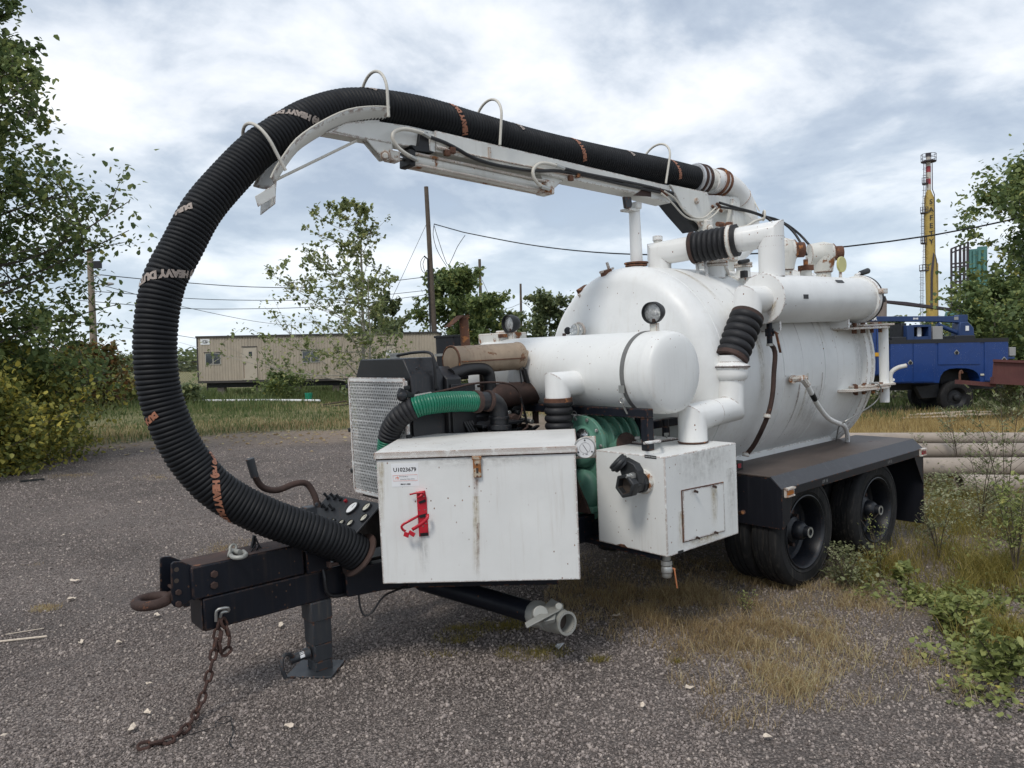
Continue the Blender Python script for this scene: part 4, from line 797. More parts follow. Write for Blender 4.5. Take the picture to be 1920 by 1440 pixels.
part('muffler_brace', MB().beam((-1.27, .12, 1.80), (-1.20, .12, 1.55), .03, .03).beam((-1.33, .08, 1.62), (-1.1, .08, 1.62), .03, .02), 'engine', mf)
af = part('air_box', MB().pbox((-1.63, .50, 1.74), (.13, 0, 0), (0, .24, 0), (0, 0, .34)), 'fender_black', bevel=.008)
part('air_box_band', MB().box((-1.638, .49, 1.925), (-1.49, .75, 1.945)), 'steel', af)
part('air_box_rim', MB().box((-1.638, .49, 2.066), (-1.49, .75, 2.084)), 'black', af, bevel=.003)
# green suction hose: green, then taped black, then green again
GH = spline([(-1.924,-0.14,1.621), (-2.026,-0.13,1.631), (-2.153,-0.11,1.636), (-2.279,-0.08,1.631), (-2.362,-0.03,1.606), (-2.416,0.03,1.557), (-2.438,0.1,1.486), (-2.447,0.14,1.404), (-2.449,0.16,1.315), (-2.457,0.17,1.209)], .02)
cut1 = int(len(GH) * .50); cut2 = int(len(GH) * .80)
for seg_, mt_, rad_, amp_ in ((GH[:cut1], 'green_hose', .0655, .0035), (GH[cut1 - 1:cut2], 'rubber_band', .068, .004), (GH[cut2 - 1:], 'green_hose', .0655, .0035)):
    pp_, rr_ = ribbed(seg_, rad_, .0165 if mt_ == 'green_hose' else .028, amp_, 24, 6)
    gh = part('green_hose' if mt_ == 'green_hose' else 'taped_hose', MB().tube(pp_, rr_, 24), mt_, smooth=60)
el_ = part('cast_elbow', MB().tube(spline([(-1.924,-0.14,1.621), (-1.847,-0.14,1.618), (-1.779,-0.14,1.605), (-1.739,-0.14,1.562), (-1.733,-0.14,1.506), (-1.737,-0.14,1.433)], .02), .064, 24), 'engine')
for q0, q1, r_ in (((-1.941,-0.14,1.622), (-1.906,-0.14,1.619), .077), ((-1.838,-0.14,1.621), (-1.81,-0.14,1.615), .073)):
    part('clamp_band', MB().cyl(q0, q1, r_, seg=28), 'rust_dark', el_, bevel=.003)
part('elbow_boss', MB().cyl((-1.733,-0.14,1.506), (-1.734,-0.14,1.484), .072, seg=24).cyl((-1.736,-0.14,1.447), (-1.739,-0.14,1.411), .085, seg=24), 'engine', el_, bevel=.003)
part('elbow_boss', MB().pbox((-1.865,-0.12,1.434), (.36, -.0, 0), (0, .2, 0), (0, 0, .02)).cyl((-1.584,0,1.363), (-1.582,0,1.397), .09, seg=24), 'engine', el_, bevel=.003)
tj = part('throttle_joint', MB().lathe((-2.41,0,1.692), (-.5, -1, 0), [(0, -.03), (.032, -.03), (.036, 0), (.030, .02), (.014, .03), (0, .03)], 20).beam((-2.431,0,1.731), (-2.33,0,1.682), .03, .035), 'engine', bevel=.002)
part('cable_ferrule', MB().cyl((-2.338,0,1.682), (-2.189,0,1.692), .012, seg=12), 'cast_alu', tj)
hyd('control_cable', [(-2.189,0,1.692), (-2.006,0,1.714), (-1.824,0,1.734), (-1.636,0,1.729), (-1.49,0,1.7), (-1.419,0,1.625), (-1.405,0,1.507), (-1.465,0,1.435), (-1.532,0,1.415)], .007, 'rust_dark', tj, .03, 8)
hyd('control_cable', [(-1.415,0,1.605), (-1.381,0,1.486), (-1.357,0,1.354)], .009, 'cable', tj, .03, 8)

# ---- green blower
def obround(x, cy, za, zb, r, n=14):
    return [(x, cy + r * math.cos(R(a)), zb + r * math.sin(R(a))) for a in [180 * i / n for i in range(n + 1)]] + [(x, cy + r * math.cos(R(a)), za + r * math.sin(R(a))) for a in [180 + 180 * i / n for i in range(n + 1)]]
BY, BA, BB = -.40, .92, 1.27
bw = part('blower', MB().prism(obround(-1.17, BY, BA, BB, .155), (.36, 0, 0)), 'blower', bevel=.004, smooth=30)
part('blower_flange', MB().prism(obround(-1.20, BY, BA, BB, .20), (.035, 0, 0)), 'blower', bw, bevel=.004, smooth=30)
part('blower_flange', MB().prism(obround(-.84, BY, BA, BB, .20), (.035, 0, 0)), 'blower', bw, bevel=.004, smooth=30)
for x in (-1.085, -.985, -.905):
    part('blower_rib', MB().prism(obround(x, BY, BA, BB, .197), (.014, 0, 0)), 'blower', bw, bevel=.003, smooth=30)
part('blower_cover', MB().lathe((-1.20, BY, 1.25), (-1, 0, 0), [(.15, 0), (.145, .03), (.12, .055), (.07, .065), (0, .068)], 36), 'blower', bw)
part('blower_cover', MB().lathe((-1.20, BY, .95), (-1, 0, 0), [(.15, 0), (.145, .03), (.12, .055), (.07, .065), (0, .068)], 36), 'blower', bw)
for i in range(7):
    a = R(-35 + i * 36); part('bolt', MB().bolt((-1.20, BY + .180 * math.cos(a), BB + .180 * math.sin(a)), (-1, 0, 0), .014, .014), 'steel', bw, bevel=.002)
for i in range(5):
    for s in (-1,):
        part('bolt', MB().bolt((-1.20, BY + s * .181, 1.15 - i * .085), (-1, 0, 0), .012, .014), 'blower', bw, bevel=.002)
for i in range(5):
    a = R(-10 + i * 45); part('bolt', MB().bolt((-.84, BY + .183 * math.cos(a), BB + .183 * math.sin(a)), (-1, 0, 0), .010, .012), 'blower', bw)
part('lifting_eye', MB().tube(circ((-1.185, BY + .08, 1.475), (0, 1, 0), (0, 0, 1), .022, 14)[:-1], .006, 8, closed=True), 'steel', bw)
part('lifting_eye', MB().tube(circ((-.83, BY - .02, 1.49), (0, 1, 0), (0, 0, 1), .018, 14)[:-1], .006, 8, closed=True), 'rust_dark', bw)
part('oil_cap', MB().lathe((-1.20, BY - .055, 1.31), (-.9, -.2, .45), [(.02, 0), (.02, .04), (.045, .045), (.048, .085), (.04, .10), (0, .105)], 20), 'chrome', bw)
part('blower_port', MB().cyl((-1.0, BY - .10, 1.2), (-1.0, BY - .245, 1.24), .10, seg=28), 'blower', bw, bevel=.004)
part('port_gasket', MB().cyl((-1.0, BY - .235, 1.238), (-1.0, BY - .25, 1.242), .104, seg=28), 'rust_dark', bw)
part('drain_boss', MB().box((-1.26, BY - .10, .90), (-1.20, BY - .05, .96)).box((-1.26, BY - .13, .80), (-1.20, BY - .05, .84)), 'blower', bw, bevel=.006)
part('belt_guard', MB().prism([(-1.28, -.20, .80), (-1.28, -.52, .80), (-1.28, -.30, 1.22), (-1.28, -.20, 1.22)], (.02, 0, 0)), 'rust_dark', bw)

# ---- big white tool box set square to the corner
BO = V((-2.8405, -.3855, .6551)); be = V((.71969, -.69430, 0)); bn_ = V((.69430, .71969, 0)); bz = V((0, 0, 1))
def bp(a, n, z): return BO + be * a + bn_ * n + bz * z
tb = part('tool_box', MB().pbox(bp(0, 0, 0), be * 1.1306, bn_ * .8151, bz * .742), 'white_box', bevel=.005)
part('lid_rust_shadow', MB().pbox(bp(-.001, -.0015, .714), be * 1.1326, bn_ * .003, bz * .007).pbox(bp(-.0015, 0, .714), be * .003, bn_ * .8, bz * .007), 'rust_dark', tb)  # thin rust strip that also paints in the shadow line under the lid
lid = part('tool_box_lid', MB().pbox(bp(-.008, -.010, .746), be * 1.147, bn_ * .835, bz * .012).pbox(bp(-.008, -.012, .722), be * 1.147, bn_ * .0025, bz * .034).pbox(bp(-.0095, -.012, .722), be * .0025, bn_ * .835, bz * .034).pbox(bp(1.1385, -.012, .722), be * .0025, bn_ * .835, bz * .034), 'white_top', tb, bevel=.003)
hs = part('hasp', MB().pbox(bp(.555, -.020, .60), be * .045, bn_ * .012, bz * .118).pbox(bp(.55, -.0225, .70), be * .055, bn_ * .010, bz * .022), 'hasp', tb, bevel=.004)
part('hasp_slot', MB().prism([bp(.572, -.0215, .625), bp(.584, -.0215, .625), bp(.584, -.0215, .655), bp(.572, -.0215, .655)], bn_ * .001), 'pipe_inside', hs)
part('hasp_screw', MB().bolt(bp(.577, -.02, .675), -bn_, .006, .004).bolt(bp(.577, -.02, .608), -bn_, .006, .004), 'rust', hs)
def patch(name, corners, mat, parent, th=.002, n=None):
    n = (-bn_ if n is None else V(n)) * th; return part(name, MB().prism([V(c) for c in corners], n), mat, parent, smooth=0)
# rust and dirt that has a shape of its own: run below the hasp
st_ = patch('sticker', [(-2.779,-0.444,1.347), (-2.667,-0.553,1.347), (-2.667,-0.552,1.216), (-2.78,-0.444,1.214)], 'sticker', tb, .0012)
sx = V((-2.667,-0.553,1.347)) - V((-2.779,-0.444,1.347)); sx.normalize(); sy = -sx.cross(-bn_)
sy = V((0, 0, 1))
def btext(body, size, c, mat, bold=0.0, lift=.0022): return flat_text('sticker_lettering', body, size, V(c), sx, (V((-2.779,-0.444,1.347)) - V((-2.78,-0.444,1.214))).normalized(), mat, st_, bold, lift)
btext('U1023679', .0315, (-2.723,-0.498,1.31), 'ink', .0008)
btext('rb', .024, (-2.756,-0.467,1.265), 'orange_ink', .0003)
btext('RITCHIE BROS.', .0078, (-2.729,-0.493,1.271), 'ink')
btext('Inspection Operations', .0092, (-2.714,-0.507,1.257), 'ink')
btext('800.211.3983', .0105, (-2.723,-0.499,1.228), 'ink', .0004)
fr = [V((-2.775,-0.452,1.28)), V((-2.674,-0.549,1.281)), V((-2.674,-0.549,1.248)), V((-2.775,-0.452,1.248))]
part('sticker_lettering', MB().tube(fr + [fr[0]], .0006, 4), 'orange_ink', st_, smooth=0)
rb_ = part('extinguisher_bracket', MB().prism([(-2.68,-0.541,1.183), (-2.644,-0.575,1.189), (-2.639,-0.58,1.141), (-2.64,-0.579,1.062), (-2.638,-0.58,0.93), (-2.678,-0.542,0.925)], -bn_ * .006).pbox((-2.683,-0.54,1.18), be * .05, -bn_ * .035, bz * .004), 'red', tb, bevel=.0015)
for a, b_, c_, d_ in (((-2.678,-0.552,1.127), (-2.649,-0.58,1.14), (-2.647,-0.582,1.124), (-2.674,-0.556,1.115)), ((-2.679,-0.551,1.048), (-2.647,-0.582,1.059), (-2.646,-0.583,1.04), (-2.675,-0.555,1.034)), ((-2.678,-0.552,0.946), (-2.645,-0.584,0.948), (-2.644,-0.585,0.931), (-2.676,-0.554,0.929))):
    part('rubber_pad', MB().prism([a, b_, c_, d_], -bn_ * .004), 'black', rb_)
for q in ((-2.654,-0.574,1.157), (-2.675,-0.554,1.078), (-2.652,-0.575,1.08), (-2.663,-0.566,0.986), (-2.651,-0.577,1.001)):
    part('rivet', MB().bolt(q, -bn_, .004, .002), 'chrome', rb_)
def ribbon(name, pts, w, mat, parent, up=bz):
    P = spline(pts, .01); vs = []
    for i, p in enumerate(P):
        t = (P[min(i + 1, len(P) - 1)] - P[max(i - 1, 0)]).normalized(); s_ = t.cross(bn_).normalized() * w / 2; vs += [p - s_, p + s_]
    o = part(name, MB().add(vs, [(2 * i, 2 * i + 1, 2 * i + 3, 2 * i + 2) for i in range(len(P) - 1)]), mat, parent)
    m_ = o.modifiers.new('thick', 'SOLIDIFY'); m_.thickness = .0022; return o
ribbon('strap', [(-2.657,-0.605,1.058), (-2.666,-0.617,1.04), (-2.69,-0.6,1.013), (-2.733,-0.559,0.978)], .019, 'red', rb_)
ribbon('strap', [(-2.683,-0.551,1.045), (-2.74,-0.552,1.03), (-2.772,-0.535,1.013), (-2.781,-0.526,0.998), (-2.772,-0.528,0.979), (-2.76,-0.533,0.97)], .014, 'red', rb_)
ribbon('strap', [(-2.66,-0.587,1.184), (-2.688,-0.588,1.163), (-2.695,-0.567,1.152)], .011, 'red', rb_)
ribbon('strap', [(-2.667,-0.594,1.184), (-2.702,-0.568,1.182), (-2.712,-0.551,1.177), (-2.722,-0.535,1.173)], .009, 'red', rb_)
part('buckle', MB().pbox((-2.742,-0.55,0.978), be * .032 - bz * .022, -be * .012 - bz * .020, -bn_ * .008).pbox((-2.764,-0.528,0.97), be * .028 - bz * .012, -be * .008 - bz * .026, -bn_ * .006), 'red', rb_, bevel=.002)

# ---- white silencer box beside the blower
X0, X1, Y0, Y1, Z0, Z1 = -1.3183, -.5573, -1.22, -.6364, .6369, 1.2595
wb = part('steel_box', MB().box((X0, Y0, Z0), (X1, Y1, Z1)), 'white_box', bevel=.005)
part('top_plate', MB().prism([(-0.955,-0.559,1.26), (-0.953,-0.744,1.26), (-0.624,-0.785,1.26), (-0.605,-0.596,1.26)], (0, 0, .012)), 'white_top', wb, bevel=.003)
part('top_gasket', MB().prism([(-0.973,-0.56,1.26), (-0.982,-0.767,1.26), (-0.625,-0.8,1.26), (-0.582,-0.582,1.26)], (0, 0, .004)), 'rust_dark', wb)
part('top_handle', MB().tube([(-0.965,-0.766,1.272), (-1.287,-1.04,1.33), (-1.357,-1.109,1.345), (-1.249,-1.123,1.345), (-1.16,-1.059,1.33), (-0.827,-0.786,1.272)], .010, 10), 'white_pipe', wb)
for q in ((-0.938,-0.678,1.27), (-0.913,-0.772,1.27), (-0.857,-0.759,1.27), (-0.679,-0.729,1.27)):
    part('wing_nut', MB().cyl(q, V(q) + V((0, 0, .035)), .006, seg=8).beam(V(q) + V((-.015, .01, .03)), V(q) + V((.015, -.01, .03)), .006, .02), 'steel', wb, bevel=.001)
def xp(u, v): return V((X0, 0, 0))
part('access_door', MB().prism([(-1.15,-1.22,1.026), (-0.718,-1.22,1.008), (-0.719,-1.22,0.688), (-1.157,-1.22,0.702)], (0, -.004, 0)), 'white_box', wb, bevel=.001)
for a, b_ in (((-1.164,-1.222,1.029), (-0.721,-1.222,1.015)), ((-1.164,-1.222,1.029), (-1.165,-1.222,0.7))):
    part('door_crack', MB().beam(a, b_, .006, .007, up=(0, -1, 0)), 'rust', wb)
for a, b_ in (((-1.165,-1.222,0.7), (-0.719,-1.222,0.688)), ((-0.721,-1.222,1.015), (-0.719,-1.222,0.688))):
    part('door_crack', MB().beam(a, b_, .004, .0035, up=(0, -1, 0)), 'rust_dark', wb)
for q in ((-1.044,-1.23,1.007), (-0.845,-1.23,1.007), (-1.038,-1.23,0.707), (-0.843,-1.23,0.703)):
    part('wing_nut', MB().bolt(q, (0, -1, 0), .008, .02).beam(V(q) + V((-.018, -.014, .008)), V(q) + V((.018, -.014, -.008)), .005, .014), 'rust_dark', wb)
lb = part('label_plate', MB().prism([(-1.318,-1.064,1.264), (-1.318,-1.157,1.262), (-1.318,-1.158,1.243), (-1.318,-1.065,1.243)], (-.002, 0, 0)), 'ink', wb)
flat_text('label_lettering', 'WATER DRAIN', .0125, (-1.32,-1.113,1.253), (0, -1, 0), (0, 0, 1), 'white_ink' if 0 else M['white_ink'], lb)
part('label_plate', MB().prism([(-1.219,-1.22,0.655), (-1.165,-1.22,0.654), (-1.163,-1.22,0.635), (-1.217,-1.22,0.636)], (0, -.002, 0)), 'ink', wb)
rs = part('rust_spot', MB().prism([(-1.318,-0.801,0.644), (-1.318,-0.835,0.655), (-1.318,-0.867,0.656), (-1.318,-0.894,0.638), (-1.318,-0.839,0.636)], (-.0012, 0, 0)), 'rust', wb)
vc = V((-1.318,-1.053,1.091))
vl = part('gate_valve', MB().lathe(vc, (-1, 0, 0), [(.078, 0), (.076, .02), (.066, .03)], 28), 'white_rusty', wb)
vp_ = M['gauge_gun'] = finish('dark_cast_valve', (.045, .047, .050), .45, metal=.5, var=.25, bump=.35, streak=.3)
part('valve_body', MB().lathe(vc, (-1, 0, 0), [(.062, .02), (.066, .03), (.066, .055), (.056, .06), (.058, .10), (.066, .105), (.066, .13), (.060, .135)], 8).lathe(vc, (-1, 0, 0), [(.060, .13), (.078, .135), (.080, .185), (.074, .19), (.056, .19), (.052, .15)], 6), 'gauge_gun', wb, bevel=.004, smooth=25)
part('valve_bore', MB().lathe(vc, (-1, 0, 0), [(.054, .188), (.050, .15), (0, .145)], 24), 'pipe_inside', wb)
vd = V((-.45, .55, .72)).normalized(); q0 = vc + V((-.10, 0, .03))
part('valve_bonnet', MB().prism([q0 + V((-.03, .065, 0)), q0 + V((-.03, -.065, -.02)), q0 + V((-.03, -.06, .06)), q0 + V((-.03, -.03, .10)), q0 + V((-.03, .06, .13)), q0 + V((-.03, .10, .09))], (.06, 0, 0)).lathe(q0 + V((-.03, .06, .075)), vd, [(0, 0), (.05, 0), (.055, .02), (.064, .022), (.066, .038), (.060, .04), (.062, .055), (.052, .06), (.045, .052), (0, .05)], 24), 'gauge_gun', wb, bevel=.006, smooth=30)
part('valve_stem', MB().cyl(q0 + V((-.06, -.03, .03)), q0 + V((-.09, -.02, .035)), .014, seg=10).cyl(q0 + V((-.03, -.03, .03)), q0 + V((-.07, -.03, .03)), .022, seg=6), 'steel', wb, bevel=.002)
dv_ = part('drain_valve', MB().cyl((-1.27, -1.17, .635), (-1.27, -1.17, .60), .026, seg=16).lathe((-1.27, -1.17, .60), (0, 0, -1), [(.034, 0), (.036, .03), (.030, .035), (.036, .05), (.036, .075), (.03, .08), (.032, .10), (.026, .11), (0, .11)], 12), 'steel', wb, bevel=.002)
part('valve_lever', MB().beam((-1.235, -1.20, .545), (-1.225, -1.21, .42), .022, .009).beam((-1.26, -1.18, .555), (-1.23, -1.205, .54), .015, .01), 'copper', dv_, bevel=.003)
# dial gauge between the boxes
dg = part('pressure_gauge', MB().lathe((-1.974,-1.193,1.396), (-.62, -.78, 0), [(.0, -.05), (.050, -.05), (.058, -.03), (.060, 0), (.056, .004), (.052, .0)], 32), 'steel')
part('gauge_face', MB().disc((-1.974,-1.193,1.396), (-.62, -.78, 0), .053, .001, 32), 'dial_white', dg)
gq = V((-1.976,-1.195,1.396)); gax = V((.78, -.62, 0)); gno = V((-.62, -.78, 0)).normalized()
gq = V((-1.974,-1.193,1.396)) + gno * .0015
part('gauge_needle', MB().beam(gq + gax * -.012 + bz * .02, gq + gax * .014 - bz * .022, .003, .001, up=tuple(gno)), 'ink', dg)
part('gauge_ring', MB().tube(circ(gq, gax, bz, .030, 28)[:-1], .0007, 4, closed=True), 'ink', dg)
for a in (90, 210, 330):
    part('gauge_screw', MB().disc(gq + gax * math.cos(R(a)) * .044 + bz * math.sin(R(a)) * .044, tuple(gno), .0045, .003, 8), 'ink', dg)
flat_text('gauge_lettering', '0    100', .009, gq - bz * .036, gax, bz, M['ink'], dg, .0003, .001)
part('gauge_bracket', MB().pbox(gq - gno * .05 + gax * .0 - bz * .062, gax * .07, -gno * .01, bz * .12).pbox(gq - gno * .05 - gax * .06 - bz * .066, gax * .13, -gno * .02, bz * .012), 'white_rusty', dg, bevel=.003)

# ---- instrument panel in front of the radiator
P0, P1, P2, P3 = V((-2.74, .42, 1.055)), V((-2.74, -.26, 1.08)), V((-2.93, -.26, .93)), V((-2.93, .42, .90))
pn = (P1 - P0).cross(P3 - P0).normalized(); pn = pn if pn.x < 0 else -pn
ip = part('control_panel', MB().prism([P0, P1, P2, P3], pn * .012), 'engine', bevel=.003)
part('panel_skirt', MB().prism([P3, P2, V((-2.92, -.26, .80)), V((-2.92, .42, .78))], (.01, 0, 0)).prism([P0, P1, V((-2.70, -.26, .8)), V((-2.7, .42, .8))], (.01, 0, 0)), 'black', ip)
def on_panel(u, v): return P0 + (P1 - P0) * u + (P3 - P0) * v + pn * .012
for u, v, r in ((.62, .30, .050), (.84, .20, .034), (.66, .78, .026), (.80, .72, .026), (.50, .80, .024), (.94, .50, .030)):
    q = on_panel(u, v); g = part('dial', MB().lathe(q, pn, [(r, 0), (r, .012), (r * .86, .014), (r * .84, .008)], 28), 'black', ip)
    part('dial_face', MB().disc(q + pn * .007, pn, r * .86, .001, 24), 'dial' if r < .045 else 'dial_white', g)
    part('dial_needle', MB().beam(q + pn * .009, q + pn * .009 + (P0 - P3).normalized() * r * .6, .003, .001, up=tuple(pn)), 'ink', g)
for u, v in ((.06, .15), (.18, .12), (.30, .12), (.08, .42), (.20, .48), (.32, .45), (.04, .75), (.16, .8)):
    q = on_panel(u, v); part('switch', MB().cyl(q, q + pn * .012, .014, seg=10).cyl(q + pn * .01, q + pn * .04 + V((0, .01, .006)), .007, .010, seg=8), 'black', ip)
part('red_button', MB().cyl(on_panel(.42, .14), on_panel(.42, .14) + pn * .014, .012, seg=14), 'redlens', ip)
part('panel_post', MB().box((-2.86, -.05, .73), (-2.80, .05, .93)), 'black', ip)

# ---- discharge pipe and cam-lever valve under the tool box
lp = part('discharge_pipe', MB().tube(spline([(-2.294,0.07,0.45), (-2.2,-0.221,0.42), (-2.099,-0.479,0.385), (-2.024,-0.761,0.36)], .05), .066, 24), 'black_frame')
vv0 = V((-2.024,-0.761,0.36)); vv1 = V((-2.05,-1.072,0.385)); vd_ = (vv1 - vv0).normalized(); L_ = (vv1 - vv0).length
kv = part('lever_valve', MB().lathe(vv0, vd_, [(.066, -.01), (.078, .0), (.082, .03), (.074, .045), (.070, L_ * .38), (.080, L_ * .42), (.080, L_ * .5), (.066, L_ * .52)], 16).lathe(vv0 + vd_ * .06, vd_.cross(V((0, 0, 1))).normalized() * -1, [(0, .05), (.03, .05), (.05, .09), (.055, .105), (0, .11)], 24), 'cast_alu', bevel=.003)
part('threaded_end', MB().lathe(vv0, vd_, [(.066, L_ * .50), (.066, L_ * .56), (.074, L_ * .58), (.068, L_ * .64), (.074, L_ * .68), (.066, L_ * .72), (.072, L_ * .80), (.068, L_ * .86), (.068, L_), (.054, L_), (.050, L_ * .75)], 28), 'cast_alu', kv)
part('pipe_bore', MB().tube([vv0 + vd_ * L_ * .76, vv0 + vd_ * (L_ - .004)], .0538, 28, caps=False), 'pipe_inside', kv)
part('pipe_bore', MB().disc(vv0 + vd_ * L_ * .76, vd_, .052, .002, 24), 'pipe_inside', kv)
part('valve_lever', MB().prism([(-2.336,-1.034,0.46), (-2.363,-1.082,0.45), (-2.092,-1.041,0.46), (-2.035,-1.026,0.46), (-1.979,-0.967,0.46), (-2.001,-0.944,0.46)], (.008, .010, -.012)), 'cast_alu', kv, bevel=.004)
part('valve_hub', MB().cyl((-2.182,-0.995,0.46), (-2.153,-0.943,0.43), .045, seg=20).cyl((-2.062,-1.019,0.475), (-1.999,-0.941,0.43), .022, seg=14).prism([(-2.101,-0.914,0.45), (-1.963,-0.848,0.46), (-1.982,-0.924,0.46), (-2.148,-1.073,0.44), (-2.2,-1.039,0.43)], (.01, .012, -.03)), 'cast_alu', kv, bevel=.006)
hyd('cable', [(-3.071,-0.112,0.737), (-3.073,-0.13,0.687), (-3.068,-0.13,0.614), (-3.026,-0.13,0.572), (-2.901,-0.12,0.557), (-2.758,-0.12,0.545), (-2.482,-0.1,0.49)], .011, 'cable', None, .03, 10)
hyd('cable', [(-2.862,-0.12,0.668), (-2.871,-0.14,0.593), (-2.872,-0.16,0.469), (-2.854,-0.18,0.421), (-2.809,-0.2,0.446), (-2.744,-0.22,0.522), (-2.581,-0.2,0.536)], .006, 'cable', None, .03, 8)

# ---- fenders, mud flap, marker lamps, brake box
def fender(s):
    y0, yc, yi = s * 1.22, s * 1.13, s * .58; d = .012
    f = part('fender', MB().pbox((0, yc, .925), (2.45, 0, 0), (0, yi - yc, 0), (0, 0, .011)), ('fender_top'), bevel=.002)
    part('fender_chamfer', MB().prism([(0, y0, .850), (0, yc, .936), (0, yc + .012 * -s, .930), (0, y0 - .010 * s, .846)], (2.45, 0, 0)), 'fender_bevel', f, bevel=.0015, smooth=0)
    part('fender_skirt', MB().pbox((0.008, y0, .79), (2.434, 0, 0), (0, -s * .008, 0), (0, 0, .0585)), 'fender_black', f, bevel=.0015)
    part('fender_front', MB().prism([(-.002, y0, .552), (-.002, y0, .848), (-.002, yc, .922), (-.002, yi, .922), (-.002, yi, .552)], (.01, 0, 0)), 'fender_black', f, bevel=.001, smooth=0)
    part('fender_gusset', MB().prism([(.008, y0, .553), (.10, y0, .60), (.14, y0, .788), (.008, y0, .788)], (0, -s * .006, 0)), 'fender_black', f, smooth=0)
    part('mud_flap', MB().prism([(2.44, y0, .14), (2.44, y0, .848), (2.44, yc, .922), (2.44, yi, .922), (2.44, yi, .14)], (.008, 0, 0)), 'fender_black', f, smooth=0)
    part('fender_gusset', MB().prism([(2.436, y0, .52), (2.26, y0, .788), (2.436, y0, .788)], (0, -s * .006, 0)), 'fender_black', f, smooth=0)
    for x, lens in ((.03, 'amber'), (2.36, 'redlens')):
        m = part('marker_lamp', MB().box((x, min(y0 - s * -.002, y0 + s * .03), .788), (x + .10, max(y0 - s * -.002, y0 + s * .03), .80)).box((x - .006, min(y0, y0 + s * .035), .842), (x + .106, max(y0, y0 + s * .035), .856)).box((x - .006, min(y0, y0 + s * .02), .786), (x + .006, max(y0, y0 + s * .02), .856)).box((x + .094, min(y0, y0 + s * .02), .786), (x + .106, max(y0, y0 + s * .02), .856)), 'sticker' if 0 else 'white_rusty', f, bevel=.002)
        part('lens', MB().box((x + .01, min(y0, y0 + s * .028), .801), (x + .09, max(y0, y0 + s * .028), .841)), lens, m if 0 else f, bevel=.006)
    return f
fn = fender(-1); fender(1)
for x, tx in ((.62, 'UP 15'), (1.75, 'UP 15')):
    flat_text('stamped_lettering', tx, .034, (x, -1.2205, .818), (1, 0, 0), (0, 0, 1), M['grey_box'], fn, 0, .001)
bb = part('brake_box', MB().box((-.10, -.80, .937), (.16, -.70, 1.005)), 'black', bevel=.006)
part('indicator', MB().box((.08, -.806, .955), (.12, -.799, .99)), 'redlens', bb)
part('push_button', MB().cyl((.02, -.80, .972), (.02, -.81, .972), .010, seg=12).cyl((-.04, -.80, .972), (-.04, -.81, .972), .010, seg=12), 'steel', bb)
part('pipe_stub', MB().tube([(-0.277,-1.05,0.703), (-0.312,-1.1,0.724)], .016, 14), 'rust')

# ---- wheels
def wheel_proto():
    w = empty('wheel', parent=T)
    tp = [(.290, .012), (.300, .0), (.318, -.006), (.322, -.010), (.327, -.006), (.345, -.009), (.385, -.010), (.389, -.014), (.394, -.009), (.415, -.004), (.434, .010), (.441, .022)]
    yy = .022; prof = list(tp)
    for g in (.060, .108, .156):
        prof += [(.444, g - .006), (.436, g - .004), (.436, g + .004), (.444, g + .006)]
    prof += [(.441, .200), (.434, .212), (.415, .226), (.385, .232), (.335, .230), (.300, .222), (.290, .210)]
    for k in (0, 1):
        part('tyre', MB().lathe((0, .255 * k, 0), (0, 1, 0), prof, 72, ref=(0, 0, 1)), 'tyre', w, smooth=32)
        rim = part('rim', MB().lathe((0, .255 * k, 0), (0, 1, 0), [(.292, .004), (.296, -.004), (.288, -.008), (.280, .0), (.272, .02), (.266, .06), (.258, .11), (.262, .15), (.245, .172), (.20, .178), (.12, .178), (.10, .175)] if k == 0 else [(.292, .004), (.296, -.004), (.28, .0), (.266, .06), (.258, .2), (.29, .21)], 64, ref=(0, 0, 1)), 'rim', w)
    part('rim_ring', MB().tube(circ((0, .016, 0), (1, 0, 0), (0, 0, 1), .277, 64)[:-1], .005, 6, closed=True), 'rim', w)
    hub = part('hub', MB().lathe((0, 0, 0), (0, 1, 0), [(0, -.035), (.030, -.035), (.034, -.04), (.045, -.04), (.047, .0), (.060, .012), (.072, .03), (.078, .08), (.105, .10), (.11, .16), (.16, .172)], 36, ref=(0, 0, 1)), 'rim', w)
    part('hub_cap_ring', MB().lathe((0, 0, 0), (0, 1, 0), [(.026, -.042), (.042, -.043), (.043, -.036)], 24), 'steel', w)
    nut = None
    for i in range(10):
        a = 2 * math.pi * i / 10; c_ = V((.142 * math.cos(a), .13, .142 * math.sin(a)))
        if nut is None: nut = part('wheel_nut', MB().cyl((0, .045, 0), (0, 0, 0), .019, seg=6), 'rust_dark', w); nut.location = c_
        else: o = bpy.data.objects.new('wheel_nut', nut.data); sc.collection.objects.link(o); o.parent = w; o.location = c_
    return w
w0 = wheel_proto()
for k, (x, dz) in enumerate(((.44, .0139), (1.63, -.0247))):
    w = w0 if k == 0 else copy_tree(w0, T)
    w.location = (x, -1.15, .43 + dz); w.rotation_euler = (0, R(23 * k), 0); w.scale = (.968, .968, .968)
    w = copy_tree(w0, T); w.location = (x, 1.15, .43 + dz); w.rotation_euler = (0, R(11), R(180)); w.scale = (.968, .968, .968)
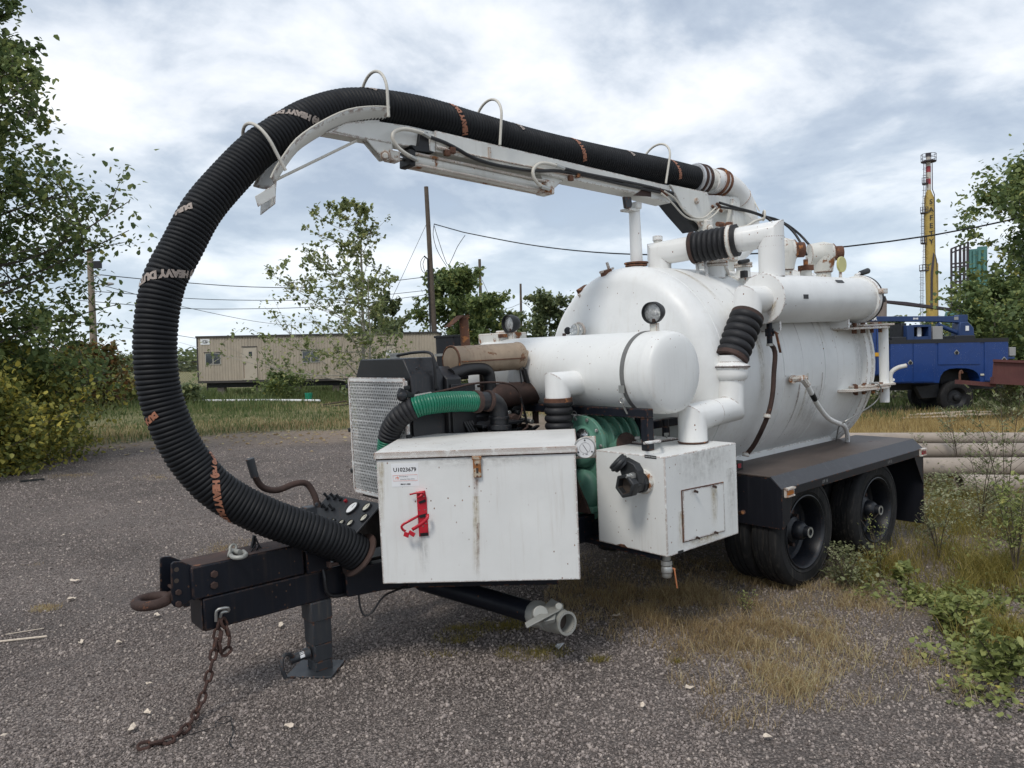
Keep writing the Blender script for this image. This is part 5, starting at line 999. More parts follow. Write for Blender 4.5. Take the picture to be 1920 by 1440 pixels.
# underbody lumps seen in the dark below the boxes
part('air_reservoir', MB().lathe((-.6, -.25, .50), (1, 0, 0), [(0, -.3), (.09, -.27), (.11, -.2), (.11, .2), (.09, .27), (0, .3)], 24), 'black')
part('deck_plate', MB().box((-1.80, -.42, .741), (-.35, 1.05, .752)), 'black_frame', bevel=.002)
part('box_bearer', MB().box((-1.30, -1.15, .60), (-1.22, -.4, .636)).box((-.70, -1.15, .60), (-.62, -.4, .636)), 'black_frame', bevel=.003)
part('box_bearer', MB().pbox(bp(.1, .2, -.09), be * .9, bn_ * .06, bz * .088).pbox(bp(.1, .65, -.09), be * .9, bn_ * .06, bz * .088), 'black_frame', bevel=.003)

# ---- stains with a shape of their own: thin films of rust and dirt lying on the paint
def stain_mat(name, colr, amount=.85, sc_=9):
    m = bpy.data.materials.new(name); m.use_nodes = True; nt = m.node_tree; b = nt.nodes['Principled BSDF']
    t = nn(nt, 'ShaderNodeTexCoord'); sp = nn(nt, 'ShaderNodeSeparateXYZ'); nt.links.new(t.outputs['UV'], sp.inputs[0])
    u, v = sp.outputs[0], sp.outputs[1]
    edge = ramp(nt, math_n(nt, 'ABSOLUTE', math_n(nt, 'SUBTRACT', u, .5)), [(.15, 1.0), (.5, 0.0)])
    fade = ramp(nt, v, [(0, 0.0), (.25, .35), (.9, 1.0), (1, .8)])
    st = ramp(nt, noise(nt, mapping(nt, t.outputs['UV'], (sc_, 1.2, 1)), 2.0, 6, .65), [(.35, 0.0), (.6, 1.0)])
    pat = ramp(nt, noise(nt, t.outputs['Object'], 35, 4, .6), [(.35, .3), (.65, 1.0)])
    a = math_n(nt, 'MULTIPLY', math_n(nt, 'MULTIPLY', math_n(nt, 'MULTIPLY', edge, fade), math_n(nt, 'MULTIPLY', st, pat)), amount)
    nt.links.new(a, b.inputs['Alpha']); b.inputs['Base Color'].default_value = colr + (1,); b.inputs['Roughness'].default_value = .8; return m
M['stain_rust'] = stain_mat('rust_run', (.20, .085, .03)); M['stain_tan'] = stain_mat('tan_run', (.42, .32, .16), .8, 5); M['stain_grey'] = stain_mat('grey_run', (.30, .28, .25), .38, 7)
def film(a, b, c, d, mat, parent, off):
    """a,b upper corners, c,d lower corners (b above c)"""
    P = [V(q) + V(off) for q in (d, c, b, a)]; me = bpy.data.meshes.new('stain'); me.from_pydata([tuple(q) for q in P], [], [(0, 1, 2, 3)])
    uv = me.uv_layers.new(name='UVMap'); [setattr(uv.data[i], 'uv', q) for i, q in enumerate(((0, 0), (1, 0), (1, 1), (0, 1)))]
    me.materials.append(M[mat]); o = bpy.data.objects.new('stain', me); sc.collection.objects.link(o); o.parent = parent; return o
nb = tuple(-bn_ * .0016)
film((-2.451,-0.762,1.276), (-2.416,-0.795,1.277), (-2.429,-0.783,1.087), (-2.451,-0.762,1.087), 'stain_rust', tb, nb)
film((-2.453,-0.76,1.148), (-2.42,-0.791,1.147), (-2.434,-0.777,0.664), (-2.472,-0.741,0.666), 'stain_tan', tb, nb)
film((-2.441,-0.771,0.996), (-2.425,-0.786,0.995), (-2.432,-0.779,0.658), (-2.454,-0.758,0.659), 'stain_rust', tb, nb)
film((-2.836,-0.389,1.361), (-2.803,-0.421,1.359), (-2.819,-0.406,0.949), (-2.844,-0.382,0.95), 'stain_tan', tb, nb)
film((-2.741,-0.481,1.368), (-2.068,-1.131,1.372), (-2.065,-1.133,1.306), (-2.739,-0.483,1.301), 'stain_grey', tb, nb)
film((-2.692,-0.529,0.926), (-2.634,-0.585,0.926), (-2.638,-0.581,0.696), (-2.691,-0.529,0.697), 'stain_grey', tb, nb)
film((-1.211,-1.22,0.902), (-1.103,-1.22,0.899), (-1.105,-1.22,0.643), (-1.235,-1.22,0.65), 'stain_tan', wb, (0, -.002, 0))
film((-1.152,-1.22,0.701), (-0.723,-1.22,0.685), (-0.713,-1.22,0.633), (-1.149,-1.22,0.645), 'stain_tan', wb, (0, -.002, 0))
film((-1.286,-1.22,1.247), (-0.571,-1.22,1.251), (-0.564,-1.22,1.006), (-1.289,-1.22,1.015), 'stain_grey', wb, (0, -.0018, 0))
film((-0.689,-1.22,1.097), (-0.566,-1.22,1.101), (-0.57,-1.22,0.641), (-0.7,-1.22,0.645), 'stain_grey', wb, (0, -.002, 0))
film((-0.872,-1.22,1), (-0.784,-1.22,0.996), (-0.793,-1.22,0.72), (-0.875,-1.22,0.729), 'stain_tan', wb, (0, -.006, 0))
def tank_film(x, w, a0, a1, mat, r=.9025):
    n = 16; vs = []; fs = []; uvs = []
    for i in range(n + 1):
        a = R(a0 + (a1 - a0) * i / n)
        for k in (0, 1): vs.append((x + (k - .5) * w, -r * math.sin(a), TZ + r * math.cos(a))); uvs.append((k, 1 - i / n))
    fs = [(2 * i, 2 * i + 2, 2 * i + 3, 2 * i + 1) for i in range(n)]; me = bpy.data.meshes.new('stain'); me.from_pydata(vs, [], fs); uv = me.uv_layers.new(name='UVMap')
    for p in me.polygons:
        for li, vi in zip(p.loop_indices, p.vertices): uv.data[li].uv = uvs[vi]
    me.materials.append(M[mat]); o = bpy.data.objects.new('stain', me); sc.collection.objects.link(o); o.parent = tank
tank_film(.05, .07, 18, 55, 'stain_tan'); tank_film(.66, .07, 20, 62, 'stain_tan'); tank_film(.30, .10, 62, 110, 'stain_tan'); tank_film(1.32, .06, 40, 80, 'stain_tan')
tank_film(.865, .035, 98, 135, 'stain_rust'); tank_film(1.9, .2, 70, 125, 'stain_grey'); tank_film(1.1, .5, 100, 140, 'stain_grey')
rs_ = random.Random(12)
for k in range(14):
    a0 = rs_.uniform(12, 95); tank_film(rs_.uniform(-.1, 1.9), rs_.uniform(.012, .05), a0, a0 + rs_.uniform(14, 45), rs_.choice(('stain_tan', 'stain_grey', 'stain_grey', 'stain_rust')), .9018 + .0002 * k)
film((.2715, FY - .10, FZ - .05), (.2715, FY - .03, FZ - .05), (.2715, FY - .03, FZ - .19), (.2715, FY - .09, FZ - .17), 'stain_rust', fl, (-.001, 0, 0))
film((.2715, FY - .14, FZ + .0), (.2715, FY - .06, FZ - .08), (.2715, FY - .03, FZ - .19), (.2715, FY - .12, FZ - .15), 'stain_tan', fl, (-.0015, 0, 0))

# ================================================================== THE SETTING
FH = V((cf.x, cf.y, 0)).normalized(); RH = V((FH.y, -FH.x, 0)); C0 = V((CAM.x, CAM.y, 0))
def at(d, l, z=0.0): return C0 + FH * d + RH * l + V((0, 0, z))
rng = np.random.default_rng(7)
def vnoise(x, y, s, seed=0):
    """cheap smooth value noise"""
    x = np.asarray(x) / s; y = np.asarray(y) / s; xi = np.floor(x).astype(int); yi = np.floor(y).astype(int); fx = x - xi; fy = y - yi
    def h(a, b): v = np.sin(a * 127.1 + b * 311.7 + seed * 74.7) * 43758.5453; return v - np.floor(v)
    fx = fx * fx * (3 - 2 * fx); fy = fy * fy * (3 - 2 * fy)
    return (h(xi, yi) * (1 - fx) + h(xi + 1, yi) * fx) * (1 - fy) + (h(xi, yi + 1) * (1 - fx) + h(xi + 1, yi + 1) * fx) * fy
fh = np.array([FH.x, FH.y]); rh = np.array([RH.x, RH.y]); c0 = np.array([C0.x, C0.y])
def dl(x, y): px, py = x - c0[0], y - c0[1]; return px * fh[0] + py * fh[1], px * rh[0] + py * rh[1]
def sst(x, a, b): t = np.clip((x - a) / (b - a), 0, 1); return t * t * (3 - 2 * t)
def zones(x, y):
    d, l = dl(x, y); n = vnoise(x, y, 2.3) - .5; n2 = vnoise(x, y, .7, 3) - .5
    edge = np.where(l < 1, 17.4 + (l + 11) * .5, np.where(l < 4.5, 23 - (l - 1) * 3.6, 10.4)) + n * 2.2 + n2 * .8
    grass = sst(d, edge - .5, edge + 1.2)
    dirt = sst(d, edge - 4.6, edge - 1.2) * (1 - grass)
    edge_r = 2.55 + np.clip(6.4 - d, -3, 4) * .55 + n * 1.3 + n2 * .5
    weed = sst(l, edge_r - .6, edge_r + .9) * sst(d, 3.2, 4.2)
    under = np.exp(-(((d - 6.3) / .9) ** 2 + ((l - 1.5) / 1.3) ** 2)) + .8 * np.exp(-(((d - 4.9) / .7) ** 2 + ((l - 1.65) / .55) ** 2))
    gold = sst(d, 12, 13.5) * sst(l, 4, 6) * (1 - sst(d, 20, 23))
    return grass, dirt, np.clip(weed * .75 + under * .8, 0, 1) * (.55 + .9 * vnoise(x, y, .45, 9)), gold
ax = np.unique(np.concatenate([np.arange(-14, 26, .3), -14 - np.geomspace(.5, 2600, 46), 26 + np.geomspace(.5, 2600, 46)]))
gx, gy = np.meshgrid(ax, ax, indexing='ij'); gx = gx.ravel(); gy = gy.ravel(); nxg = len(ax)
dd_, ll_ = dl(gx, gy)
gz = (vnoise(gx, gy, 1.7, 5) - .5) * .035 * sst(dd_, 5, 13) + (vnoise(gx, gy, 6, 8) - .5) * .16 * sst(dd_, 14, 30)
ii = (np.arange(nxg - 1)[:, None] * nxg + np.arange(nxg - 1)[None, :]).ravel()
gf = np.stack([ii, ii + nxg, ii + nxg + 1, ii + 1], 1)
def ground_mat():
    m = bpy.data.materials.new('ground_cinders'); m.use_nodes = True; nt = m.node_tree; b = nt.nodes['Principled BSDF']
    t = nn(nt, 'ShaderNodeTexCoord'); vec = t.outputs['Object']
    def attr(nm): a = nn(nt, 'ShaderNodeAttribute'); a.attribute_name = nm; return a.outputs['Fac']
    v = nn(nt, 'ShaderNodeTexVoronoi'); v.inputs['Scale'].default_value = 85; nt.links.new(vec, v.inputs['Vector'])
    wv = nn(nt, 'ShaderNodeTexWhiteNoise'); nt.links.new(v.outputs['Position'], wv.inputs['Vector'])
    st = ramp(nt, wv.outputs['Value'], [(0, (.14, .115, .103)), (.5, (.242, .205, .185)), (.85, (.34, .29, .262)), (1, (.46, .395, .345))])
    crev = ramp(nt, v.outputs['Distance'], [(.25, 1.0), (.75, .35)])
    st = mixc(nt, 1.0, st, crev, 'MULTIPLY')
    bigv = ramp(nt, noise(nt, vec, .55, 5, .6), [(.3, .62), (.7, 1.25)])
    st = mixc(nt, 1.0, st, bigv, 'MULTIPLY')
    trk = ramp(nt, noise(nt, mapping(nt, vec, (.22, .8, 1), rot=(0, 0, .5)), 1.4, 4, .55), [(.45, 0.0), (.7, 1.0)])
    st = mixc(nt, math_n(nt, 'MULTIPLY', trk, .5), st, (.125, .108, .10))
    dn = noise(nt, vec, 9, 7, .65)
    dirt = ramp(nt, dn, [(.3, (.19, .145, .11)), (.6, (.33, .26, .20)), (.75, (.47, .38, .28))])
    c = mixc(nt, attr('dirt'), st, dirt)
    gr = ramp(nt, noise(nt, vec, 4.5, 8, .7), [(.3, (.12, .105, .055)), (.5, (.18, .17, .075)), (.7, (.29, .24, .13))])
    c = mixc(nt, attr('grass'), c, gr)
    c = mixc(nt, attr('gold'), c, ramp(nt, noise(nt, vec, 12, 6, .7), [(.3, (.24, .165, .075)), (.7, (.42, .31, .16))]))
    wd = ramp(nt, noise(nt, vec, 16, 7, .7), [(.35, (.10, .086, .075)), (.55, (.19, .15, .10)), (.75, (.34, .27, .17))])
    c = mixc(nt, attr('weedy'), c, wd)
    nt.links.new(c, b.inputs['Base Color']); b.inputs['Roughness'].default_value = .92; b.inputs['Specular IOR Level'].default_value = .25
    bn = nn(nt, 'ShaderNodeBump'); bn.inputs['Strength'].default_value = .9; bn.inputs['Distance'].default_value = .014
    h = math_n(nt, 'ADD', math_n(nt, 'MULTIPLY', v.outputs['Distance'], -1.0), math_n(nt, 'MULTIPLY', noise(nt, vec, 14, 5, .6), 1.2))
    nt.links.new(h, bn.inputs['Height']); nt.links.new(bn.outputs[0], b.inputs['Normal'])
    return m
ground = npmesh('ground', np.stack([gx, gy, gz], 1), gf, ground_mat(), smooth=True)
tag(ground, kind='structure')
zg = zones(gx, gy)
for nm, arr in zip(('grass', 'dirt', 'weedy', 'gold'), zg):
    a = ground.data.attributes.new(nm, 'FLOAT', 'POINT'); a.data.foreach_set('value', arr.astype('f'))
def gh_(x, y):
    d, l = dl(x, y); return (vnoise(x, y, 1.7, 5) - .5) * .035 * sst(d, 5, 13) + (vnoise(x, y, 6, 8) - .5) * .16 * sst(d, 14, 30)

# loose cinders on the near ground: one countless mass, instanced from a single irregular stone
def gravel(n1=380000):
    u = rng.random(n1); u2 = rng.random(n1)
    d = np.where(u < .28, np.sqrt(2.7 ** 2 + rng.random(n1) * (5 ** 2 - 2.7 ** 2)), 5 * (17 / 5) ** rng.random(n1)); l = (u2 * 2 - 1) * (.72 * d + .9 + .35 * rng.random(n1))
    x = c0[0] + d * fh[0] + l * rh[0]; y = c0[1] + d * fh[1] + l * rh[1]
    g = zones(x, y); keep = (rng.random(n1) > g[0] * .95) & (rng.random(n1) > g[2] * .35) & (rng.random(n1) > g[1] * .9) & (rng.random(n1) < .16 + 1.05 * vnoise(x, y, .22, 4) * (.25 + 1.2 * vnoise(x * .35 + .6 * y, y - .3 * x, 1.1, 44)))
    x, y, d = x[keep], y[keep], d[keep]; n = len(x)
    s = (.0032 + .0064 * rng.random(n) ** 3.2) * (1 + sst(d, 5, 14) * .5); s[rng.random(n) < .008] *= 1.7
    me = bpy.data.meshes.new('gravel'); me.vertices.add(n); me.vertices.foreach_set('co', np.stack([x, y, gh_(x, y) + s * .35], 1).astype('f').ravel())
    sc3 = s[:, None] * (.7 + .6 * rng.random((n, 3))); sc3[:, 2] *= .8
    a = me.attributes.new('stone_scale', 'FLOAT_VECTOR', 'POINT'); a.data.foreach_set('vector', sc3.astype('f').ravel())
    a = me.attributes.new('stone_rot', 'FLOAT_VECTOR', 'POINT'); a.data.foreach_set('vector', (rng.random((n, 3)) * np.array([1.2, 1.2, 6.28])).astype('f').ravel())
    a = me.attributes.new('tint', 'FLOAT', 'POINT'); a.data.foreach_set('value', rng.random(n).astype('f'))
    o = bpy.data.objects.new('gravel', me); sc.collection.objects.link(o)
    ng = bpy.data.node_groups.new('scatter_stones', 'GeometryNodeTree')
    ng.interface.new_socket('Geometry', in_out='INPUT', socket_type='NodeSocketGeometry'); ng.interface.new_socket('Geometry', in_out='OUTPUT', socket_type='NodeSocketGeometry')
    N = ng.nodes; L = ng.links; gi = N.new('NodeGroupInput'); go = N.new('NodeGroupOutput'); iop = N.new('GeometryNodeInstanceOnPoints')
    ico = N.new('GeometryNodeMeshIcoSphere'); ico.inputs['Radius'].default_value = 1; ico.inputs['Subdivisions'].default_value = 2
    sp_ = N.new('GeometryNodeSetPosition'); nz = N.new('ShaderNodeTexNoise'); nz.inputs['Scale'].default_value = .9; nz.inputs['Detail'].default_value = 1
    sub = N.new('ShaderNodeVectorMath'); sub.operation = 'SUBTRACT'; sub.inputs[1].default_value = (.5, .5, .5)
    mul = N.new('ShaderNodeVectorMath'); mul.operation = 'SCALE'; mul.inputs['Scale'].default_value = 1.5
    L.new(nz.outputs['Color'], sub.inputs[0]); L.new(sub.outputs[0], mul.inputs[0]); L.new(ico.outputs['Mesh'], sp_.inputs['Geometry']); L.new(mul.outputs[0], sp_.inputs['Offset'])
    mt = N.new('GeometryNodeSetMaterial')
    gm = bpy.data.materials.new('cinder_stone'); gm.use_nodes = True; nt = gm.node_tree; b = nt.nodes['Principled BSDF']
    at_ = nn(nt, 'ShaderNodeAttribute'); at_.attribute_type = 'INSTANCER'; at_.attribute_name = 'tint'
    cc = ramp(nt, at_.outputs['Fac'], [(0, (.125, .103, .092)), (.45, (.232, .196, .178)), (.80, (.315, .268, .243)), (.96, (.39, .333, .295)), (1, (.50, .43, .37))])
    nt.links.new(cc, b.inputs['Base Color']); b.inputs['Roughness'].default_value = .85; b.inputs['Specular IOR Level'].default_value = .35
    mt.inputs['Material'].default_value = gm
    def nat(nm):
        q = N.new('GeometryNodeInputNamedAttribute'); q.data_type = 'FLOAT_VECTOR'; q.inputs['Name'].default_value = nm; return q.outputs[0]
    e2r = N.new('FunctionNodeEulerToRotation'); L.new(nat('stone_rot'), e2r.inputs[0])
    L.new(sp_.outputs[0], mt.inputs['Geometry']); L.new(mt.outputs[0], iop.inputs['Instance']); L.new(gi.outputs[0], iop.inputs['Points'])
    L.new(e2r.outputs[0], iop.inputs['Rotation']); L.new(nat('stone_scale'), iop.inputs['Scale']); L.new(iop.outputs[0], go.inputs[0])
    md = o.modifiers.new('scatter', 'NODES'); md.node_group = ng
    tag(o, 'loose dark grey cinder gravel covering the yard', kind='stuff'); return o
gravel()

# ---- grass and weeds
def blades(name, label, x, y, h, w, mat, lean=.35, z0=None):
    n = len(x); a = rng.random(n) * 6.283; la = rng.random(n) * 6.283; le = lean * (.3 + rng.random(n)) * h
    z = gh_(x, y) if z0 is None else z0
    bx, by = np.cos(a) * w / 2, np.sin(a) * w / 2; lx, ly = np.cos(la) * le, np.sin(la) * le
    v = np.zeros((n, 5, 3)); v[:, 0] = np.stack([x - bx, y - by, z - .01], 1); v[:, 1] = np.stack([x + bx, y + by, z - .01], 1)
    v[:, 2] = np.stack([x + bx * .7 + lx * .35, y + by * .7 + ly * .35, z + h * .6], 1); v[:, 3] = np.stack([x - bx * .7 + lx * .35, y - by * .7 + ly * .35, z + h * .6], 1)
    v[:, 4] = np.stack([x + lx, y + ly, z + h * (1 - .25 * rng.random(n))], 1)
    k = np.arange(n)[:, None] * 5; f = np.concatenate([k + np.array([[0, 1, 2]]), k + np.array([[0, 2, 3]]), k + np.array([[3, 2, 4]])], 1).reshape(-1, 3)
    o = npmesh(name, v.reshape(-1, 3), f, M[mat], tint=np.repeat(np.clip(rng.random(n) * .8 + .4 * (vnoise(x, y, 1.1, 6) - .3), 0, 1), 3))
    tag(o, label, kind='stuff'); return o
def xy(d, l): return c0[0] + d * fh[0] + l * rh[0], c0[1] + d * fh[1] + l * rh[1]
def field(n, d0, d1, l0, l1, fn):
    d = d0 * (d1 / d0) ** rng.random(n); l = l0 + (l1 - l0) * rng.random(n); x, y = xy(d, l); k = rng.random(n) < fn(x, y, d, l); return x[k], y[k], d[k], l[k]
x, y, d, l = field(120000, 17, 60, -26, 2, lambda x, y, d, l: zones(x, y)[0] * (.25 + .9 * vnoise(x, y, 2.5, 1)) * (np.abs(l) < .75 * d))
h = (.05 + .11 * rng.random(len(x))) * (.5 + vnoise(x, y, 3, 2)) + sst(d, 33, 42) * .35 * rng.random(len(x)) * (vnoise(x, y, 2.2, 7) > .4); blades('field_grass', 'green grass of the field behind the yard', x, y, h, .010 + d * .00045, 'grass_green')
x, y, d, l = field(60000, 15.5, 34, -22, 2, lambda x, y, d, l: np.exp(-((d - (19.5 + (l + 11) * .5)) / 2.4) ** 2) * (.5 + .9 * vnoise(x, y, 1.3, 11)) * zones(x, y)[0] + .25 * zones(x, y)[0] * (vnoise(x, y, 2, 12) > .6))
blades('dry_grass', 'straw coloured dry grass along the edge of the yard', x, y, .06 + .14 * rng.random(len(x)), .009 + d * .0003, 'grass_dry')
x, y, d, l = field(26000, 28, 46, -34, -8, lambda x, y, d, l: (vnoise(x, y, 1.8, 21) > .45) * (.3 + .7 * sst(d, 38, 43)))
blades('tall_grass', 'tall green weeds in front of the office trailer', x, y, (.3 + .6 * rng.random(len(x))) * vnoise(x, y, 1.8, 21), .03, 'grass_green')
x, y, d, l = field(90000, 12.3, 24, 4.2, 20, lambda x, y, d, l: zones(x, y)[3] * (.5 + .6 * vnoise(x, y, 1.0, 13)) * (l < .76 * d))
blades('golden_grass', 'golden dry grass between the steel pipes and the blue truck', x, y, .10 + .16 * rng.random(len(x)), .007 + d * .0003, 'grass_gold')
x, y, d, l = field(26000, 19, 34, 6, 26, lambda x, y, d, l: (vnoise(x, y, 1.2, 31) > .42) * 1.0)
blades('rough_grass', 'rough green weeds growing round the blue truck', x, y, (.12 + .4 * rng.random(len(x))) * vnoise(x, y, 1.2, 31), .022, 'grass_green')
def blob(n, gp, rd, rl, power=1.0):
    gp = V(gp); d_, l_ = dl(gp.x, gp.y); a = rng.random(n) * 6.283; r = rng.random(n) ** (.5 + .35 * power)
    x, y = xy(d_ + np.cos(a) * r * rd, l_ + np.sin(a) * r * rl); k = rng.random(n) < .08 + 1.7 * np.clip(vnoise(x, y, .13, 17) * vnoise(x, y, .34, 18) * 2 - .22, 0, 1); return x[k], y[k]
def blobs(name, label, L, mat, hh, ww, lean=.9):
    X = [blob(*q) for q in L]; x = np.concatenate([q[0] for q in X]); y = np.concatenate([q[1] for q in X])
    return blades(name, label, x, y, hh[0] + (hh[1] - hh[0]) * rng.random(len(x)) ** 1.5, ww, mat, lean)
blobs('dry_tufts', 'brown dry grass in front of and between the trailer wheels', [(24000, (-0.501,-0.634,0), 1.1, 1.0), (11000, (-0.332,-1.285,0), .7, .9), (5000, (0.441,-1.351,-0), .7, .7), (3600, (-1.301,-1.743,0), .45, .5), (2200, (-1.839,-2.031,0), .16, .22), (2600, (-0.487,-1.828,0), .5, .6), (1800, (-1.295,-2.034,0), .3, .5), (2500, (-0.571,-2.315,0), .5, .6), (3000, (-0.542,-0.027,0), .9, .5)], 'grass_dry', (.015, .10), .0035, 1.2)
blobs('olive_tufts', 'olive green tufts of grass under the discharge pipe', [(2600, (-2.172,-0.155,0), .16, .17, .4), (1500, (-1.847,-0.228,0), .22, .22), (1500, (-2.01,-0.712,0), .14, .24), (350, (-1.801,-1.073,0), .05, .08), (500, (-1.275,0.574,-0), .3, .5), (300, (-2.421,-0.388,0), .06, .14), (120, (-1.485,-1.397,0), .03, .04)], 'grass_olive', (.010, .045), .003, 1.3)
blobs('straw_tufts', 'thin straw tufts on the cinders to the left of the trailer', [(700, (-2.492,3.329,0), .55, .22), (420, (-4.134,2.428,0), .10, .11), (500, (-1.566,8.998,0), .35, .45), (700, (-2.64,10.33,0), .35, .45), (200, (-3.994,3.977,0), .05, .1)], 'grass_dry', (.01, .04), .004, 1.3)
# broadleaf ground cover
def leaves(name, pts, size, mat, parent=None, flat=.4, fold=.25, k=1.0):
    """pts (n,3): each leaf a folded diamond of two triangles pairs"""
    n = len(pts); a = rng.random(n) * 6.283; tl = (rng.random(n) - .5) * 2.6 * (1 - flat); s = size * (.6 + .8 * rng.random(n))
    dx = np.stack([np.cos(a) * np.cos(tl), np.sin(a) * np.cos(tl), np.sin(tl)], 1); sd_ = np.stack([-np.sin(a), np.cos(a), (rng.random(n) - .5) * 1.2], 1); sd_ /= np.linalg.norm(sd_, axis=1)[:, None]
    up = np.cross(dx, sd_); s = s[:, None]; v = np.zeros((n, 6, 3)); k = np.asarray(k)
    v[:, 0] = pts - dx * s * .5; v[:, 3] = pts + dx * s * .62
    for q, sg in ((1, 1), (5, -1)): v[:, q] = pts + sd_ * s * .46 * k * sg + up * s * fold * .5 - dx * s * .25
    for q, sg in ((2, 1), (4, -1)): v[:, q] = pts + sd_ * s * .36 * k * sg + up * s * fold * .42 + dx * s * .22
    b_ = np.arange(n)[:, None] * 6; f = np.concatenate([b_ + np.array([[0, 1, 2, 3]]), b_ + np.array([[0, 3, 4, 5]])], 1).reshape(-1, 4)
    t = np.clip(rng.random(n) * .75 + .25 * vnoise(pts[:, 0] + pts[:, 2], pts[:, 1], .6, 41), 0, 1)
    return npmesh(name, v.reshape(-1, 3), f, M[mat], parent, tint=np.repeat(t, 2))
def cover(name, label, L, mat, size, zmax):
    P = []
    for q in L: x, y = blob(*q[:4]); P.append(np.stack([x, y, gh_(x, y) + .008 + zmax * rng.random(len(x)) ** 1.6 * (.3 + vnoise(x, y, .25, 3))], 1))
    tag(leaves(name, np.concatenate(P), size, mat), label, kind='stuff')
cover('ground_cover', 'low light green leafy weeds spreading over the cinders at right', [(600, (0.708,-1.782,0), .35, .45), (500, (0.774,-2.012,0), .3, .3), (1900, (0.793,-2.344,0), .6, .5), (600, (-0.186,-2.457,0), .35, .3), (1100, (-0.061,-2.681,0), .4, .3), (500, (1.855,-2.122,-0), .7, .5), (160, (1.081,-1.378,-0), .2, .2), (420, (2.62,-1.683,0), .7, .6), (200, (-0.709,-2.744,0), .25, .25)], 'weed_leaf', .030, .11)
cover('silver_cover', 'pale grey-green leafy weeds beside the mud flap', [(5500, (4.205,-0.9,0), 1.3, .9), (2200, (5.936,-0.724,0), 1.0, 1.0), (1200, (0.789,-1.303,0), .35, .3), (1500, (5.057,-0.355,0), .9, .5), (1600, (3.728,-1.562,0), 1.0, .7)], 'weed_silver', .026, .30)
blobs('weed_grass', 'tangled yellow green grass beside the mud flap', [(11000, (4.165,-0.86,0), 1.4, 1.0), (8000, (6.796,-0.388,0), 1.2, 1.2), (6000, (1.707,-1.981,0), .9, .8), (2500, (1.113,-1.613,-0), .5, .5), (2000, (2.639,-1.126,0), .6, .5), (1600, (0.298,-2.559,0), .5, .4)], 'grass_olive', (.05, .26), .005, .9)
def weed(pos, h, n, mat, label, group, size=.035, spread=.32, seed=1, branches=9):
    r = random.Random(seed); p = V(pos); o = empty('weed', p); mb = MB(); P = []
    for s in range(n):
        a = r.random() * 6.28; tip = V((math.cos(a) * spread * h * r.uniform(.3, 1), math.sin(a) * spread * h * r.uniform(.3, 1), h * r.uniform(.65, 1)))
        path = spline([V((0, 0, -.01)), tip * .4 + V((0, 0, h * .12)), tip], .05); mb.tube(path, [.004 * (1 - .8 * i / len(path)) + .001 for i in range(len(path))], 5)
        for k in range(branches):
            t = r.uniform(.25, 1); q = path[int(t * (len(path) - 1))]; b2 = r.random() * 6.28; L_ = h * .24 * (1.25 - t) + .03
            e = q + V((math.cos(b2) * L_, math.sin(b2) * L_, L_ * .9)); mb.tube([q, (q + e) / 2 + V((0, 0, -.01)), e], .0015, 4)
            for j in range(7): P.append(q.lerp(e, r.uniform(.15, 1.05)) + V((r.gauss(0, .012), r.gauss(0, .012), r.gauss(0, .012))))
    mb.build('stem', M['stem'], o); leaves('leaves', np.array([tuple(q) for q in P]), size, mat, o, flat=.3, k=.6)
    return tag(o, label, 'weed', group)
GW = 'tall weeds at the right edge'
weed((6.276,-0.165,0), 1.15, 3, 'weed_silver', 'tall spindly weed in front of the steel pipes', GW, .030, .35, 3, 14)
weed((6.2,0.253,0), .8, 2, 'weed_silver', 'thin brown-green weed just behind the mud flap', GW, .022, .4, 4)
weed((3.419,-1.586,-0), 1.5, 3, 'weed_silver', 'tallest grey-green weed at the right picture edge', GW, .036, .22, 5, 18)
weed((20.41,4.922,0), 1.25, 6, 'weed_silver', 'bushy upright weed in front of the blue truck wheel', GW, .075, .25, 6, 14)
weed((16.87,2.423,-0), 1.5, 6, 'weed_silver', 'bushy upright weed in front of the rusty skip', GW, .075, .25, 7, 14)
weed((0.59,-1.401,0), .34, 5, 'weed_silver', 'small sprawling weed between the two wheels', GW, .022, .6, 8)
weed((1.038,-1.44,0), .55, 2, 'weed_leaf', 'thin yellow-green weed leaning on the rear wheel', GW, .020, .5, 9)
weed((0.944,-1.645,0), .20, 2, 'weed_leaf', 'small round-leaved seedling right of the rear wheel', GW, .075, .5, 10, 3)
weed((-0.499,-1.203,0), .22, 2, 'weed_leaf', 'little green sprig in front of the front wheel', GW, .018, .2, 11, 5)
weed((3.642,-1.301,0), 1.0, 4, 'weed_silver', 'feathery weed between the mud flap and the right edge', GW, .028, .3, 15, 14)
weed((1.709,-2.184,-0), .9, 5, 'weed_leaf', 'leafy upright weed at the right edge above the ground cover', GW, .04, .3, 16, 12)
weed((1.942,-1.534,0), .5, 4, 'weed_silver', 'short branching weed on bare cinders behind the ground cover', GW, .025, .5, 17, 10)
weed((-0.489,-2.773,0), .35, 5, 'weed_leaf', 'leafy green weed at the lower right corner', GW, .05, .6, 12)
weed((0.135,-2.282,0), .24, 4, 'weed_leaf', 'bright green weed with toothed leaves on bare cinders', GW, .05, .8, 13)

